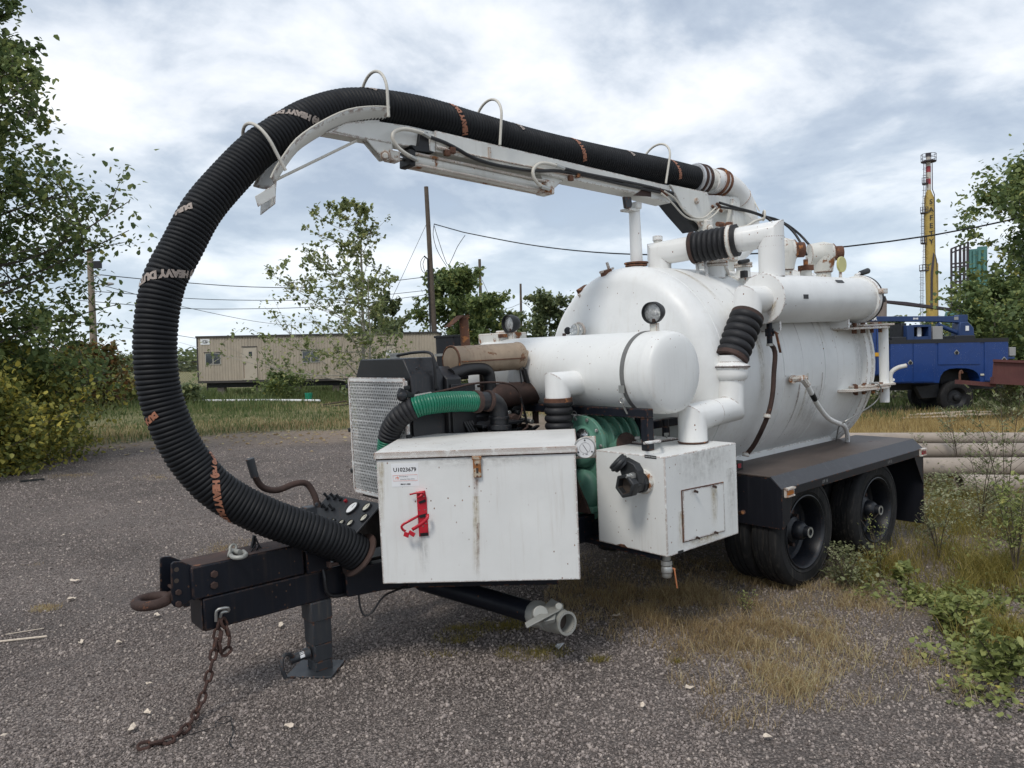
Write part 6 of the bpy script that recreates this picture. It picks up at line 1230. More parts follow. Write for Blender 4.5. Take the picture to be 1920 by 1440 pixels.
# ---- litter, chain, sticks on the ground
def flat_leaf(gp, s, seed, label=None):
    r = random.Random(seed); p = V(gp); n = 9; pts = []
    for i in range(n):
        a = 2 * math.pi * i / n; rr = s * r.uniform(.55, 1); pts.append(p + V((math.cos(a) * rr, math.sin(a) * rr * .55, .016 + r.uniform(0, .016))))
    rot = Matrix.Rotation(r.random() * 3, 4, 'Z'); pts = [p + rot @ (q - p) for q in pts]
    return MB().prism(pts, (0, 0, .0015))
LP = [((-3.83,3.059,0), .030), ((-3.947,2.511,0), .026), ((-4.084,1.393,0), .022), ((-3.559,1.628,0), .026), ((-3.898,1.22,0), .017), ((-2.979,0.803,0), .026), ((-3.924,0.385,-0), .016), ((-4.029,0.014,0), .024), ((-4.127,-0.11,0), .030), ((-1.968,-0.143,0), .028), ((-3.538,-0.622,0), .024), ((-2.45,6.633,0), .03), ((-4.617,0.227,-0), .02), ((-3.579,5.13,0), .02), ((-2.846,1.876,-0), .02), ((-1.732,-1.678,0), .02), ((-1.909,-2.25,0), .022), ((-3.175,10.32,0), .04), ((-0.397,11.17,0), .05), ((-2.09,-1.647,0), .02), ((-1.181,-0.637,0), .03), ((-2.029,2.075,0), .02)]
for i, (gp, s) in enumerate(LP):
    if i == 9: continue
    o = flat_leaf(gp, s * 1.55, i).build('dry_leaf', M['litter'], None, smooth=0); tag(o, 'pale dry leaf or chip lying flat on the dark cinders', 'leaf', 'pale chips scattered on the cinders')
o = flat_leaf((-1.968,-0.143,0), .035, 77).build('dry_leaf', M['stem'], None, smooth=0); tag(o, 'brown curled leaf beside the olive grass tuft', 'leaf')
o = MB().prism([(-1.871,-0.759,0.02), (-1.857,-0.76,0.03), (-1.802,-0.769,0.025), (-1.874,-0.792,0.01)], (0, 0, .003)).build('glass_shard', M['tape'], None, smooth=0); tag(o, 'small clear shard lying below the open pipe end', 'shard')
n = 900; x, y, d, l = field(6000, 15, 26, -16, 0, lambda x, y, d, l: zones(x, y)[1] * .5 + .02); P = np.stack([x, y, gh_(x, y) + .012], 1); tag(leaves('leaf_litter', P, .075, 'grass_dry', flat=.9), 'scattered dry leaves along the edge of the yard', kind='stuff')
for a, b, rad, lb in (((-4.537,1.841,0.01), (-4.231,1.696,0.015), .007, 'thin pale stick at the left picture edge, the thicker of two'), ((-4.442,1.952,0.01), (-4.218,1.91,0.01), .003, 'thin twig just behind the pale stick at the left edge')):
    o = MB().tube([a, b], rad, 7).build('stick', M['litter'], None); tag(o, lb, 'stick')
o = MB().tube(spline([(-3.936,-0.365,0.012), (-3.862,-0.369,0.015), (-3.814,-0.382,0.02), (-3.803,-0.34,0.02), (-3.759,-0.304,0.02), (-3.724,-0.327,0.02), (-3.735,-0.364,0.02), (-3.779,-0.377,0.02), (-3.801,-0.327,0.02)], .02), .0025, 6).tube(spline([(-3.731,-0.354,0.015), (-3.773,-0.5,0.015), (-3.816,-0.571,0.012), (-3.822,-0.632,0.012)], .02), .003, 6).build('wire_scrap', M['cable'], None); tag(o, 'loop of grey wire lying beside the chain', 'wire')
o = MB().beam((-3.362,10.11,0.02), (-3.038,10.07,0.02), .14, .03).build('dark_strip', M['black'], None); tag(o, 'flat black strip lying far left on the yard', 'strip')

# safety chain hanging from the tongue and trailing over the cinders
def link_mb(L_=.070, W_=.048, r=.0082):
    pts = [(W_ / 2 - r) * V((math.cos(a), 0, 0)) + V((0, 0, 0)) for a in ()]; c = []
    for i in range(14):
        a = 2 * math.pi * i / 14; c.append(V(((L_ / 2 - W_ / 2) * (1 if math.cos(a) > 0 else -1) + (W_ / 2 - r) * math.cos(a), (W_ / 2 - r) * math.sin(a), 0)))
    return MB().tube(c, r, 6, closed=True)
def chain(label, path, r=.0082):
    root = empty('safety_chain', path[0]); P = spline(path, .004); L = [0.0]
    for a, b in zip(P, P[1:]): L.append(L[-1] + (b - a).length)
    first = None; pitch = .070 - 2 * r - .001; n = int(L[-1] / pitch); j = 0
    for i in range(n):
        s = pitch * (i + .5)
        while j < len(L) - 2 and L[j + 1] < s: j += 1
        p = P[j]; t = (P[min(j + 5, len(P) - 1)] - P[max(j - 5, 0)]).normalized()
        if first is None: o = first = link_mb(r=r).build('link', M['chain'], root)
        else: o = bpy.data.objects.new('link', first.data); sc.collection.objects.link(o); o.parent = root
        q = t.to_track_quat('X', 'Z'); o.rotation_mode = 'QUATERNION'; from mathutils import Quaternion
        o.rotation_quaternion = q @ Quaternion((1, 0, 0), R(45 + 90 * (i % 2) + 8 * math.sin(i * 2.1))); o.location = p - V(path[0])
    return tag(root, label, 'chain')
TM = Matrix.Translation(T.location) @ T.rotation_euler.to_matrix().to_4x4()
def tw(p): return TM @ V(p)
HK = tw((-3.674,-0.115,0.61))
chain('rusty safety chain hanging from the tongue and trailing over the cinders', [HK, tw((-3.695,-0.12,0.531)), tw((-3.716,-0.13,0.468)), tw((-3.741,-0.15,0.396)), tw((-3.787,-0.17,0.289)), tw((-3.83,-0.19,0.212)), (-3.913,-0.29,0.03), (-3.961,-0.322,0.02), (-4.025,-0.358,0.016), (-4.078,-0.351,0.016), (-4.133,-0.335,0.016), (-4.208,-0.321,0.014)])
chain('short loop of rusty chain bunched under the tongue hook', [HK + V((.01, -.01, 0)), tw((-3.646,-0.13,0.549)), tw((-3.64,-0.14,0.492)), tw((-3.66,-0.14,0.434)), tw((-3.692,-0.14,0.461)), tw((-3.679,-0.13,0.515)), tw((-3.658,-0.12,0.573))])
part('chain_hook', MB().tube(spline([(-3.697,-0.125,0.605), (-3.694,-0.135,0.661), (-3.672,-0.145,0.672), (-3.636,-0.145,0.665), (-3.634,-0.135,0.645), (-3.664,-0.125,0.642), (-3.675,-0.115,0.596)], .01), .008, 8), 'steel')
# grab hook with its few links, lying on top of the tongue
gk = empty('grab_hook', tw((-3.56,-0.114,0.93))); z_ = V((0, 0, 0)); g0 = V(tw((-3.56,-0.114,0.93)))
def rel(*ps): return [V(p) - g0 for p in ps]
MB().tube(spline(rel(tw((-3.541,0.002,0.928)), tw((-3.579,-0.065,0.928)), tw((-3.591,-0.145,0.928)), tw((-3.563,-0.177,0.928)), tw((-3.524,-0.144,0.928)), tw((-3.51,-0.066,0.928))), .006), [.013] * 200 if 0 else .012, 10).cyl(*rel(tw((-3.552,-0.055,0.935)), tw((-3.54,-0.101,0.935))), .016, seg=10).build('hook', M['cast_alu'], gk)
MB().tube(circ(V(tw((-3.554,-0.038,0.95))) - g0, (1, 0, .4), (0, .4, 1), .02, 14)[:-1], .007, 7, closed=True).build('link', M['cast_alu'], gk)
MB().tube(circ(V(tw((-3.587,-0.074,0.94))) - g0, (.4, .8, .4), (.2, -.4, 1), .018, 14)[:-1], .007, 7, closed=True).build('link', M['cast_alu'], gk)
tag(gk, 'grey-green grab hook lying on top of the black tongue', 'hook')

# ---- trees: tapered trunk, curved limbs, twigs, and thousands of separate leaves
def tree(name, base, h, rad, seed, label, cat='tree', group=None, nleaf=9000, size=.09, mat='leaf', bark='bark', limbs=22, t0=.12, prof=None, lean=(0, 0), trunk_r=None, spread=.17, up=.75, sub=6, top=1.0, kflat=0.0, skew=(0, 0)):
    r = random.Random(seed); base = V(base); o = empty(name, base); mb = MB(); tw = []
    tr_ = trunk_r or h * .014
    T_ = [V((lean[0] * (i / 8) ** 1.3 + r.gauss(0, h * .004) * (i > 0), lean[1] * (i / 8) ** 1.3 + r.gauss(0, h * .004) * (i > 0), h * .97 * i / 8 - (.05 if i == 0 else 0))) for i in range(9)]
    tp = spline(T_, h / 24); mb.tube(tp, [tr_ * (1 - .88 * i / len(tp)) + .004 for i in range(len(tp))], 8)
    prof = prof or (lambda t: math.sin(math.pi * min(1, (t * .85 + .22))) ** .7)
    for k in range(limbs):
        t = t0 + (1 - t0) * ((k + r.random()) / limbs); q = tp[min(len(tp) - 1, int(t * len(tp)))]
        a = k * 2.4 + r.uniform(-.5, .5); L_ = rad * prof(t) * r.uniform(.65, 1.12) + .1
        d = V((math.cos(a) + skew[0], math.sin(a) + skew[1], 0)); e = q + d * L_ + V((0, 0, L_ * up * r.uniform(.5, 1.2) * (.5 + t)))
        if e.z > h * top: e.z = h * top - r.random() * .2
        m_ = q.lerp(e, .5) + V((0, 0, -L_ * .06 + r.gauss(0, .05 * L_)))
        lp_ = spline([q, m_, e], max(.1, L_ / 8)); mb.tube(lp_, [max(.004, tr_ * .34 * (1 - t * .6) * (1 - .9 * i / len(lp_))) for i in range(len(lp_))], 5)
        for j in range(sub):
            s = r.uniform(.3, 1); c_ = lp_[int(s * (len(lp_) - 1))]; dd = V((r.gauss(0, 1), r.gauss(0, 1), r.gauss(.5, .7))).normalized() * L_ * r.uniform(.15, .42)
            mb.tube([c_, c_ + dd * .5 + V((0, 0, .02)), c_ + dd], [.011 * h / 8, .008 * h / 8, .004], 4); tw += [(c_ + dd * u, L_) for u in (.35, .6, .8, 1, 1.05)]
        tw += [(p, L_) for p in lp_[len(lp_) // 2:]]
    mb.build('trunk', M[bark], o)
    C_ = np.array([tuple(p) for p, _ in tw]); S = np.array([max(.12, l_ * spread) for _, l_ in tw])
    rg = np.random.default_rng(seed); i = rg.integers(0, len(C_), nleaf); P = C_[i] + np.clip(rg.normal(0, 1, (nleaf, 3)), -1.5, 1.5) * S[i][:, None] * rg.random((nleaf, 1)) * .95
    P[:, 2] = np.maximum(P[:, 2], .05)
    leaves('crown', P, size, mat, o, flat=kflat, k=1.0)
    return tag(o, label, cat, group)
tree('poplar_tree', at(14.2, -10.7), 10.0, 3.5, 11, 'large poplar tree filling the left edge of the picture', nleaf=60000, size=.095, limbs=84, t0=.06, prof=lambda t: (.68 + .20 * math.exp(-((t - .40) / .13) ** 2)) * (1 if t < .5 else max(.2, 1 - 1.15 * (t - .5))), spread=.12, sub=12, up=.55, trunk_r=.15)
tree('poplar_tree', at(13.2, -10.6), 3.8, 1.9, 12, 'bushy young poplar with green leaves at the foot of the large one', nleaf=12000, size=.10, limbs=30, t0=.04, mat='leaf_bush', spread=.2, up=.5, prof=lambda t: 1 - .5 * t)
tree('yellow_bush', at(14.6, -9.4), 1.7, 1.7, 13, 'low bush with yellowing leaves in front of the poplar, nearest the hose', 'bush', nleaf=9000, size=.075, limbs=26, t0=.03, mat='leaf_bush', spread=.25, up=.4, trunk_r=.03)
tree('yellow_bush', at(12.6, -9.2), 1.7, 1.5, 14, 'low yellow-green bush at the left picture edge', 'bush', nleaf=7500, size=.07, limbs=24, t0=.03, mat='leaf_bush', spread=.25, up=.4, trunk_r=.03)
tree('yellow_bush', at(17.0, -11.6), 2.4, 1.8, 15, 'green bush behind the yellowing ones at left', 'bush', nleaf=7000, size=.085, limbs=24, t0=.03, mat='leaf_bush', spread=.25, up=.4, trunk_r=.03)
tree('sapling_tree', at(37.5, -7.3), 9.6, 7.0, 21, 'sparse young poplar with thin pale leaves in front of the office trailer', nleaf=5200, size=.15, limbs=36, t0=.08, mat='leaf_pale', bark='bark_pale', spread=.06, up=.72, sub=9, trunk_r=.11, prof=lambda t: 1.0 - .88 * t ** .8, skew=(-.50, .40), top=1.0)
tree('sapling_tree', at(37, -6.9), 6.0, 2.4, 22, 'second thin poplar stem leaning right before the office trailer', nleaf=1300, size=.16, limbs=20, t0=.2, mat='leaf_pale', bark='bark_pale', spread=.15, up=1.0, trunk_r=.07, prof=lambda t: 1 - .6 * t)
tree('poplar_tree', at(53, -3.9), 8.0, 3.5, 23, 'dense dark poplar beside the tall utility pole', nleaf=11000, size=.24, limbs=34, t0=.1, spread=.17, up=.7, prof=lambda t: 1 - .45 * t)
tree('poplar_tree', at(50, -1.6), 6.0, 2.1, 24, 'shorter poplar behind the rusty rain flap', nleaf=6000, size=.22, limbs=24, t0=.1, spread=.18, up=.7, prof=lambda t: 1 - .4 * t)
tree('poplar_tree', at(62, 3.2), 6.9, 2.5, 25, 'round-topped tree just left of the white tank head', nleaf=8000, size=.26, limbs=26, t0=.08, spread=.19, up=.6, mat='leaf_far', prof=lambda t: 1 - .3 * t)
tree('poplar_tree', at(60, -.1), 5.6, 2.3, 26, 'low leafy tree between the work lamp and the round-topped tree', nleaf=5000, size=.24, limbs=22, t0=.08, mat='leaf_far', spread=.2)
tree('poplar_tree', at(60, -9.8), 7.4, 2.3, 27, 'pale tree showing above the roof of the office trailer', nleaf=5500, size=.24, limbs=24, t0=.2, mat='leaf_far', spread=.2)
tree('poplar_tree', at(29, 21.4), 8.6, 4.4, 28, 'large poplar at the right picture edge behind the blue truck', nleaf=36000, size=.16, limbs=52, t0=.05, prof=lambda t: 1.0 - .52 * t ** 1.5, spread=.17, sub=8, up=.6)
tree('poplar_tree', at(26.5, 16.9), 4.2, 2.2, 29, 'bushy young tree to the right of the blue truck body', nleaf=9000, size=.13, limbs=28, t0=.05, mat='leaf', spread=.22)
for i, (u_, d_, h_, r_) in enumerate(((13.6, 27, 3.0, 1.7), (15.4, 28, 2.7, 1.5), (18.6, 31, 3.2, 1.9), (20.8, 33, 3.4, 1.9))):
    tree('green_bush', at(d_, u_), h_, r_, 40 + i, ['leafy bush behind the truck cab, next to the filter cylinder', 'leafy bush behind the crane boom, left of the yellow stack', 'leafy bush behind the crane boom, at the foot of the yellow stack', 'leafy bush between the yellow stack and the steel tower'][i], 'bush', nleaf=3200, size=.12, limbs=16, t0=.05, mat='leaf_far', spread=.24, trunk_r=.03, up=.6)
for i, (l_, d_, h_, r_, m_) in enumerate(((-19.4, 38, 1.3, 1.0, 'leaf_pale'), (-12.2, 40, 1.35, 1.3, 'leaf'), (-15.5, 36, .9, .9, 'leaf_far'), (-6.5, 34, 1.0, 1.2, 'leaf_far'), (-22.6, 46, 3.4, 2.0, 'leaf_far'))):
    tree('green_bush', at(d_, l_), h_, r_, 60 + i, ['small shrub by the left corner of the office trailer', 'bright green shrub under the middle of the office trailer', 'low shrub in the field before the office trailer', 'low shrub at the foot of the sparse poplar', 'dark bush behind the fence left of the office trailer'][i], 'bush', nleaf=1800, size=.13, limbs=14, t0=.05, mat=m_, spread=.28, trunk_r=.02, up=.5)
tree('vine_bush', at(34, -19.3), 2.9, 2.3, 71, 'reddish vine growing over the chain link fence behind the hose', 'vine', nleaf=6500, size=.16, limbs=26, t0=.1, mat='vine', spread=.25, trunk_r=.03, up=.3)
tree('vine_bush', at(34, -23.0), 2.6, 2.2, 72, 'green vine on the fence beside the poplar tree', 'vine', nleaf=4500, size=.16, limbs=22, t0=.1, mat='leaf_bush', spread=.25, trunk_r=.03, up=.3)
# far-off treeline on the horizon
n = 30000; l = -260 + 520 * rng.random(n); d = 240 + 60 * rng.random(n); top = 3.5 + 4.5 * vnoise(l, l * 0, 11, 5) + 2 * vnoise(l, l * 0, 3, 6); x, y = xy(d, l)
tag(leaves('treeline', np.stack([x, y, top * rng.random(n) ** .7], 1), 1.5, 'leaf_far'), 'far off line of trees on the horizon', kind='stuff')

# ---- fence behind the hose
fn_ = empty('chain_link_fence', at(47.5, -29.5)); tag(fn_, 'chain link fence with dark posts behind the hose', 'fence')
for k in range(5): MB().cyl(RH * (2.6 * k) + V((0, 0, -.05)), RH * (2.6 * k) + V((0, 0, 2.1)), .035, seg=8).build('post', M['steelwork'], fn_)
MB().cyl(V((0, 0, 2.08)), RH * 10.4 + V((0, 0, 2.08)), .022, seg=6).build('top_rail', M['steelwork'], fn_)
mb = MB()
for k in range(66):
    x0 = k * .156
    for sgn in (1, -1):
        for j in range(3):
            xa = x0 + sgn * 0; a_ = V((0, 0, .1 + .66 * j)) + RH * (xa if sgn > 0 else xa + .66); b_ = V((0, 0, .76 + .66 * j)) + RH * (xa + .66 if sgn > 0 else xa)
            mb.tube([a_, b_], .004, 3, caps=False)
mb.build('mesh_wire', M['steelwork'], fn_, smooth=0)
# ---- office trailer
OFD = 45.0; O0 = V((9.512,42.3,0.841)); O0 = V((O0.x, O0.y, 0)); of = empty('office_trailer', O0); tag(of, 'long beige ribbed office trailer with a sign, two windows and two doors', 'trailer')
EX = RH; EY = FH; UPV = V((0, 0, 1)); OB, OT, OL = .92, 3.58, 14.2
def ol(P): P = V(P) - O0; return P.dot(EX), P.z
def obox(a0, a1, n0, n1, z0, z1): return MB().pbox(EX * a0 + EY * n0 + UPV * z0, EX * (a1 - a0), EY * (n1 - n0), UPV * (z1 - z0))
obox(0.02, OL, .0, 3.0, OB, OT - .08).build('body', M['siding'], of, smooth=0)
for k in range(14):
    mb = MB(); a0 = k * OL / 14 + .006; w_ = OL / 14 - .012; nr = 6
    for j in range(nr):
        q = a0 + w_ * j / nr; s_ = w_ / nr
        mb.add([EX * (q + s_ * f_) + EY * n_ + UPV * z_ for z_ in (OB, OT - .1) for f_, n_ in ((0, -.012), (.12, -.03), (.62, -.03), (.74, -.012), (1, -.012))], [(i, i + 1, i + 6, i + 5) for i in range(4)])
    mb.build('siding_panel', M['siding'], of, smooth=0)
obox(-.06, OL + .06, -.10, 3.1, OT - .10, OT + .0).build('roof_trim', M['trim_dark'], of, smooth=0)
obox(-.03, .06, -.04, .03, OB, OT - .1).build('corner_trim', M['trim_dark'], of, smooth=0)
obox(0, OL, -.05, 3.0, OB - .14, OB).build('floor_beam', M['trim_dark'], of, smooth=0)
obox(.4, OL - .4, .25, .40, OB - .42, OB - .14).build('chassis_beam', M['black'], of, smooth=0)
for k in range(6): obox(1 + k * 2.3, 1.4 + k * 2.3, .3, .7, -.05, OB - .4).build('support_block', M['stone'], of, smooth=0)
def owin(p0, p1, div=True):
    (a0, z1), (a1, z0) = ol(p0), ol(p1); w = obox(a0 - .05, a1 + .05, -.055, -.028, z0 - .05, z1 + .06).build('window', M['alu_frame'], of, smooth=0)
    if div:
        m_ = (a0 + a1) / 2
        obox(a0, m_ - .03, -.060, -.054, z0, z1).build('pane', M['window'], w, smooth=0); obox(m_ + .03, a1, -.060, -.054, z0, z1).build('pane', M['window'], w, smooth=0)
    obox(a0 - .12, a1 + .12, -.09, -.03, z1 + .06, z1 + .10).build('window_hood', M['trim_dark'], w, smooth=0)
owin((9.908,41.97,2.525), (10.55,41.44,1.923)); owin((14.32,38.29,2.553), (15.03,37.69,1.933))
def odoor(p0, p1, note=False):
    (a0, z1), (a1, z0) = ol(p0), ol(p1); d_ = obox(a0, a1, -.065, -.03, z0, z1).build('door', M['siding_door'], of, smooth=0)
    obox(a0 - .06, a1 + .06, -.085, -.03, z1, z1 + .06).build('door_frame', M['trim_dark'], d_, smooth=0)
    obox(a0 - .05, a0, -.08, -.03, z0, z1).build('door_frame', M['siding_door'], d_, smooth=0); obox(a1, a1 + .05, -.08, -.03, z0, z1).build('door_frame', M['siding_door'], d_, smooth=0)
    m_ = (a0 + a1) / 2; obox(m_ - .04, m_ + .16, -.07, -.064, z1 - .52, z1 - .26).build('door_window', M['window'], d_, smooth=0)
    obox(a0 + .02, a0 + .14, -.13, -.065, z0 + .98, z0 + 1.08).build('lock', M['rust'], d_, smooth=0)
    if note: obox(m_ - .15, m_ + .13, -.074, -.070, z1 - .60, z1 - .28).build('notice', M['sticker'], d_, smooth=0)
    else: obox(a0 + .03, a0 + .06, -.068, -.064, z0 + .1, z0 + .95).build('rust_run', M['rust'], d_, smooth=0)
odoor((11.59,40.56,2.861), (12.19,40.06,0.93)); odoor((17.94,35.26,2.806), (18.51,34.79,0.892), True)
a_, z_ = ol((9.889,41.99,3.237)); sg = obox(a_ - .27, a_ + .27, -.05, -.031, z_ - .17, z_ + .17).build('sign', M['sticker'], of, smooth=0)
MB().tube([EX * (a_ + .18 * math.cos(t_)) + EY * -.053 + UPV * (z_ + .09 * math.sin(t_)) for t_ in [i * .524 for i in range(12)]], .012, 5, closed=True).build('sign_oval', M['ink'], sg)
flat_text('sign_lettering', '1.2a', .15, EX * a_ + EY * -.052 + UPV * z_, EX, UPV, M['ink'], sg, .006, .002)
# ---- bucket and white pipe in the field
bk = empty('green_bucket', at(37.0, -9.95)); MB().lathe((0, 0, 0), (0, 0, 1), [(0, 0), (.15, 0), (.185, .36), (.195, .37), (.19, .39), (.175, .385), (.14, .03), (0, .03)], 20).build('bucket', M['bucket'], bk)
MB().tube(circ((0, 0, .36), (1, 0, 0), (0, .5, -.8), .19, 12, 0, 180), .006, 6).build('handle', M['steel'], bk); tag(bk, 'small bright green bucket standing in the field', 'bucket')
o = MB().tube([(6.413,34.67,0.12), (9.187,31.89,0.1), (10.61,28.47,0.1)], .05, 8).build('white_pipe', M['sticker'], None); tag(o, 'long thin white pipe lying in the grass before the office trailer', 'pipe')
for i, (a, b) in enumerate((((8.96,25.03,0.08), (10.14,24.96,0.2)), ((8.212,23.95,0.05), (9.894,24.25,0.1)), ((7.481,32.15,0.05), (9.669,33.81,0.05)))):
    o = MB().tube([a, b], .03, 6).build('plank', M['stem'], None); tag(o, ['dark branch lying right of the green bucket, upper', 'dark branch lying right of the green bucket, lower', 'dark branch lying in the grass by the white pipe'][i], 'branch')

# ---- utility poles and wires
def pole(top, d, r, mat, label, z0=0, foot=None):
    tp = V(top); ft = V(foot) if foot else V((tp.x, tp.y, 0)); o = empty('utility_pole', (ft.x, ft.y, 0)); MB().tube([V((0, 0, -.1)), tp - V((ft.x, ft.y, 0))], [r * 1.15, r * .8], 12).build('pole', M[mat], o)
    return tag(o, label, 'pole')
p1 = pole((21.78,35.97,12.79), 48, .17, 'wood_pole', 'tall leaning utility pole below the boom cylinder', foot=(22.1,35.7,0.373))
p2 = pole((32.83,44.98,10.05), 62, .14, 'wood_pole', 'second utility pole, above the rusty rain flap', foot=(32.87,44.94,0.755))
p3 = pole((47.09,56.52,9.795), 80, .14, 'wood_pole', 'farthest utility pole, above the work lamp', foot=(47.08,56.53,0.367))
p4 = pole((2.817,36.17,7.361), 36, .16, 'wood_pole_pale', 'pale utility pole with a floodlight beside the large poplar', foot=(2.857,36.13,0.675))
for nm, pts, par in (('conduit', [(21.49,35.95,8.433), (21.66,35.8,8.228), (21.66,35.8,6.76), (21.7,35.77,4.753), (21.71,35.76,1.059)], p1),):
    o0 = V(par.location); MB().tube([V(q) - o0 for q in pts], .05, 6).build(nm, M['black'], par)
o0 = V(p1.location)
MB().tube(spline([V(q) - o0 for q in ((21.43,35.87,8.386), (21.27,36,8.091), (21.29,35.99,7.591), (21.46,35.84,7.353), (21.59,35.73,7.583))], .2), .02, 5).tube(spline([V(q) - o0 for q in ((21.48,35.83,8.285), (21.37,35.92,7.922), (21.44,35.86,7.487))], .2), .02, 5).build('wire_coil', M['cable'], p1)
MB().tube(spline([V(q) - o0 for q in ((22.12,35.68,10.42), (22.06,35.73,9.786), (22.2,35.62,8.947), (22.45,35.41,8.271), (22.69,35.2,7.763))], .3), .02, 5).tube(spline([V(q) - o0 for q in ((22.12,35.68,10.35), (22.31,35.52,9.445), (22.7,35.2,7.93), (22.91,35.02,8.159), (23.23,34.75,9.02), (23.61,34.44,9.713))], .3), .02, 5).build('wire_coil', M['cable'], p1)
o0 = V(p4.location)
fl_ = MB().pbox(V((2.865,35.87,6.505)) - o0, RH * .36, FH * .15, UPV * .34).build('floodlight', M['black'], p4); MB().pbox(V((2.852,35.75,6.142)) - o0, RH * .3, FH * .1, UPV * .05).build('lamp_glass', M['sticker'], fl_)
MB().tube(spline([V(q) - o0 for q in ((2.762,36.08,6.195), (2.758,36.08,6.07), (2.853,36.01,5.992), (2.969,35.91,6.014), (2.993,35.89,6.164))], .1), .015, 5).build('bracket', M['steelwork'], p4)
MB().tube(spline([V(q) - o0 for q in ((2.876,35.99,5.465), (2.939,35.93,5.639), (3.116,35.79,5.747), (3.368,35.58,5.766))], .1), .028, 8).build('lamp_arm', M['steel'], p4)
MB().lathe(V((3.31,35.62,5.767)) - o0, RH, [(0, 0), (.05, .02), (.09, .15), (.05, .38), (0, .44)], 12).build('lamp_head', M['grey_box'], p4)
WG = 'overhead wires'
def wire(pts, r, label): o = MB().tube(spline(pts, 1.0), r, 5).build('wire', M['cable'], None); return tag(o, label, 'wire', WG)
wire([(3.133,35.9,6.224), (5.195,36.79,6.215), (7.771,37.24,6.171), (10.89,37.24,6.119), (14.73,36.64,6.214), (18.11,36.43,6.608), (21.73,36.01,7.151)], .022, 'uppermost wire running from the pale pole to the tall pole')
wire([(2.608,36.34,5.483), (5.031,36.92,5.449), (7.75,37.26,5.361), (10.87,37.26,5.386), (14.71,36.66,5.507), (18.09,36.44,5.836), (21.79,35.96,6.311)], .018, 'second wire below the uppermost between the two poles')
wire([(2.323,36.58,5.037), (4.893,37.04,4.921), (7.736,37.27,4.829), (10.86,37.27,4.916), (14.25,37.04,5.088), (18.08,36.45,5.482), (21.81,35.94,6.042)], .018, 'third wire down between the two poles')
wire([(2.966,36.04,5.826), (6.112,41.23,5.803), (10.47,48.01,5.737), (17.81,54.91,5.279), (24.82,62.09,5.285)], .018, 'diagonal wire falling to the right behind the hose')
wire([(2.99,36.02,3.936), (5.856,41.44,3.928), (10.18,48.25,3.853), (12.82,52.56,3.797)], .018, 'lowest wire running behind the hose to the office trailer')
wire([(21.74,36,10.43), (18.01,33.9,5.76), (17.91,33.99,5.424)], .014, 'thin guy wire slanting down from the tall pole')
wire([(22.12,35.68,10.45), (22.12,33.08,9.647), (22.04,31.85,9.306), (21.8,26.83,8.041), (21.17,22.15,7.046), (21.05,18.34,6.403), (21.93,15,6.047), (23.42,12.45,5.962), (24.44,10.3,6.008), (25.95,7.733,6.227), (27.44,5.187,6.671), (30.14,2.929,7.418)], .032, 'heavy twisted cable running from the tall pole across the picture to the right')
wire([(32.96,44.87,8.362), (36.13,47.43,6.874), (39.56,49.78,6.569), (47.06,56.55,7.725)], .02, 'sagging wire between the second and farthest poles')
wire([(47.19,56.44,7.89), (54.96,62.98,7.421), (62.96,69.33,7.099)], .02, 'short wire right of the farthest pole')

# ---- steel pipes lying behind the mud flap
def steelpipe(p, q, r, label, flange=0):
    p, q = V(p), V(q); o = empty('steel_pipe', (p.x, p.y, p.z)); d = (q - p).normalized(); L_ = (q - p).length
    MB().lathe((0, 0, 0), d, [(r * .86, .02), (r * .86, 0), (r, 0)] + [(r, L_ * k / 4) for k in (1, 2, 3)] + [(r, L_), (r * .86, L_), (r * .86, L_ - .02)], 28).build('pipe', M['pipe_steel'], o)
    MB().disc(d * .25, d, r * .87, .004, 24).build('pipe_bore', M['pipe_inside'], o)
    if flange: MB().lathe((0, 0, 0), d, [(r * .86, -.01), (r * 1.17, -.01), (r * 1.17, .03), (r, .03)], 28).build('flange', M['pipe_steel'], o, bevel=.003)
    return tag(o, label, 'pipe', 'steel pipes stacked behind the mud flap')
steelpipe((5.414,-0.459,0.116), (8.019,-2.634,0.02), .125, 'short steel pipe lying on the ground with its open end half hidden in weeds')
steelpipe((4.711,0.844,0.275), (8.769,-2.543,0.198), .128, 'thickest pale steel pipe, above the half hidden open end', 0)
steelpipe((5.195,1.092,0.433), (9.45,-2.46,0.336), .108, 'middle steel pipe of the stack')
steelpipe((5.224,1.589,0.569), (7.329,-0.168,0.522), .088, 'uppermost back steel pipe at left')
steelpipe((7.347,-0.183,0.518), (9.995,-2.394,0.468), .088, 'uppermost steel pipe at right with a flanged open end', 1)
for i, (u_, z1) in enumerate(((1620, .40), (2050, .40))):
    o = MB().pbox(at(9.75, (u_ - 960) / 1421 * 10, -.02), FH * 1.5, RH * .12, V((0, 0, .18 if 0 else .20))).build('timber', M['bark'], None); tag(o, ['timber bearer under the pipes near the mud flap', 'timber bearer under the pipes beyond the right edge'][i], 'timber')

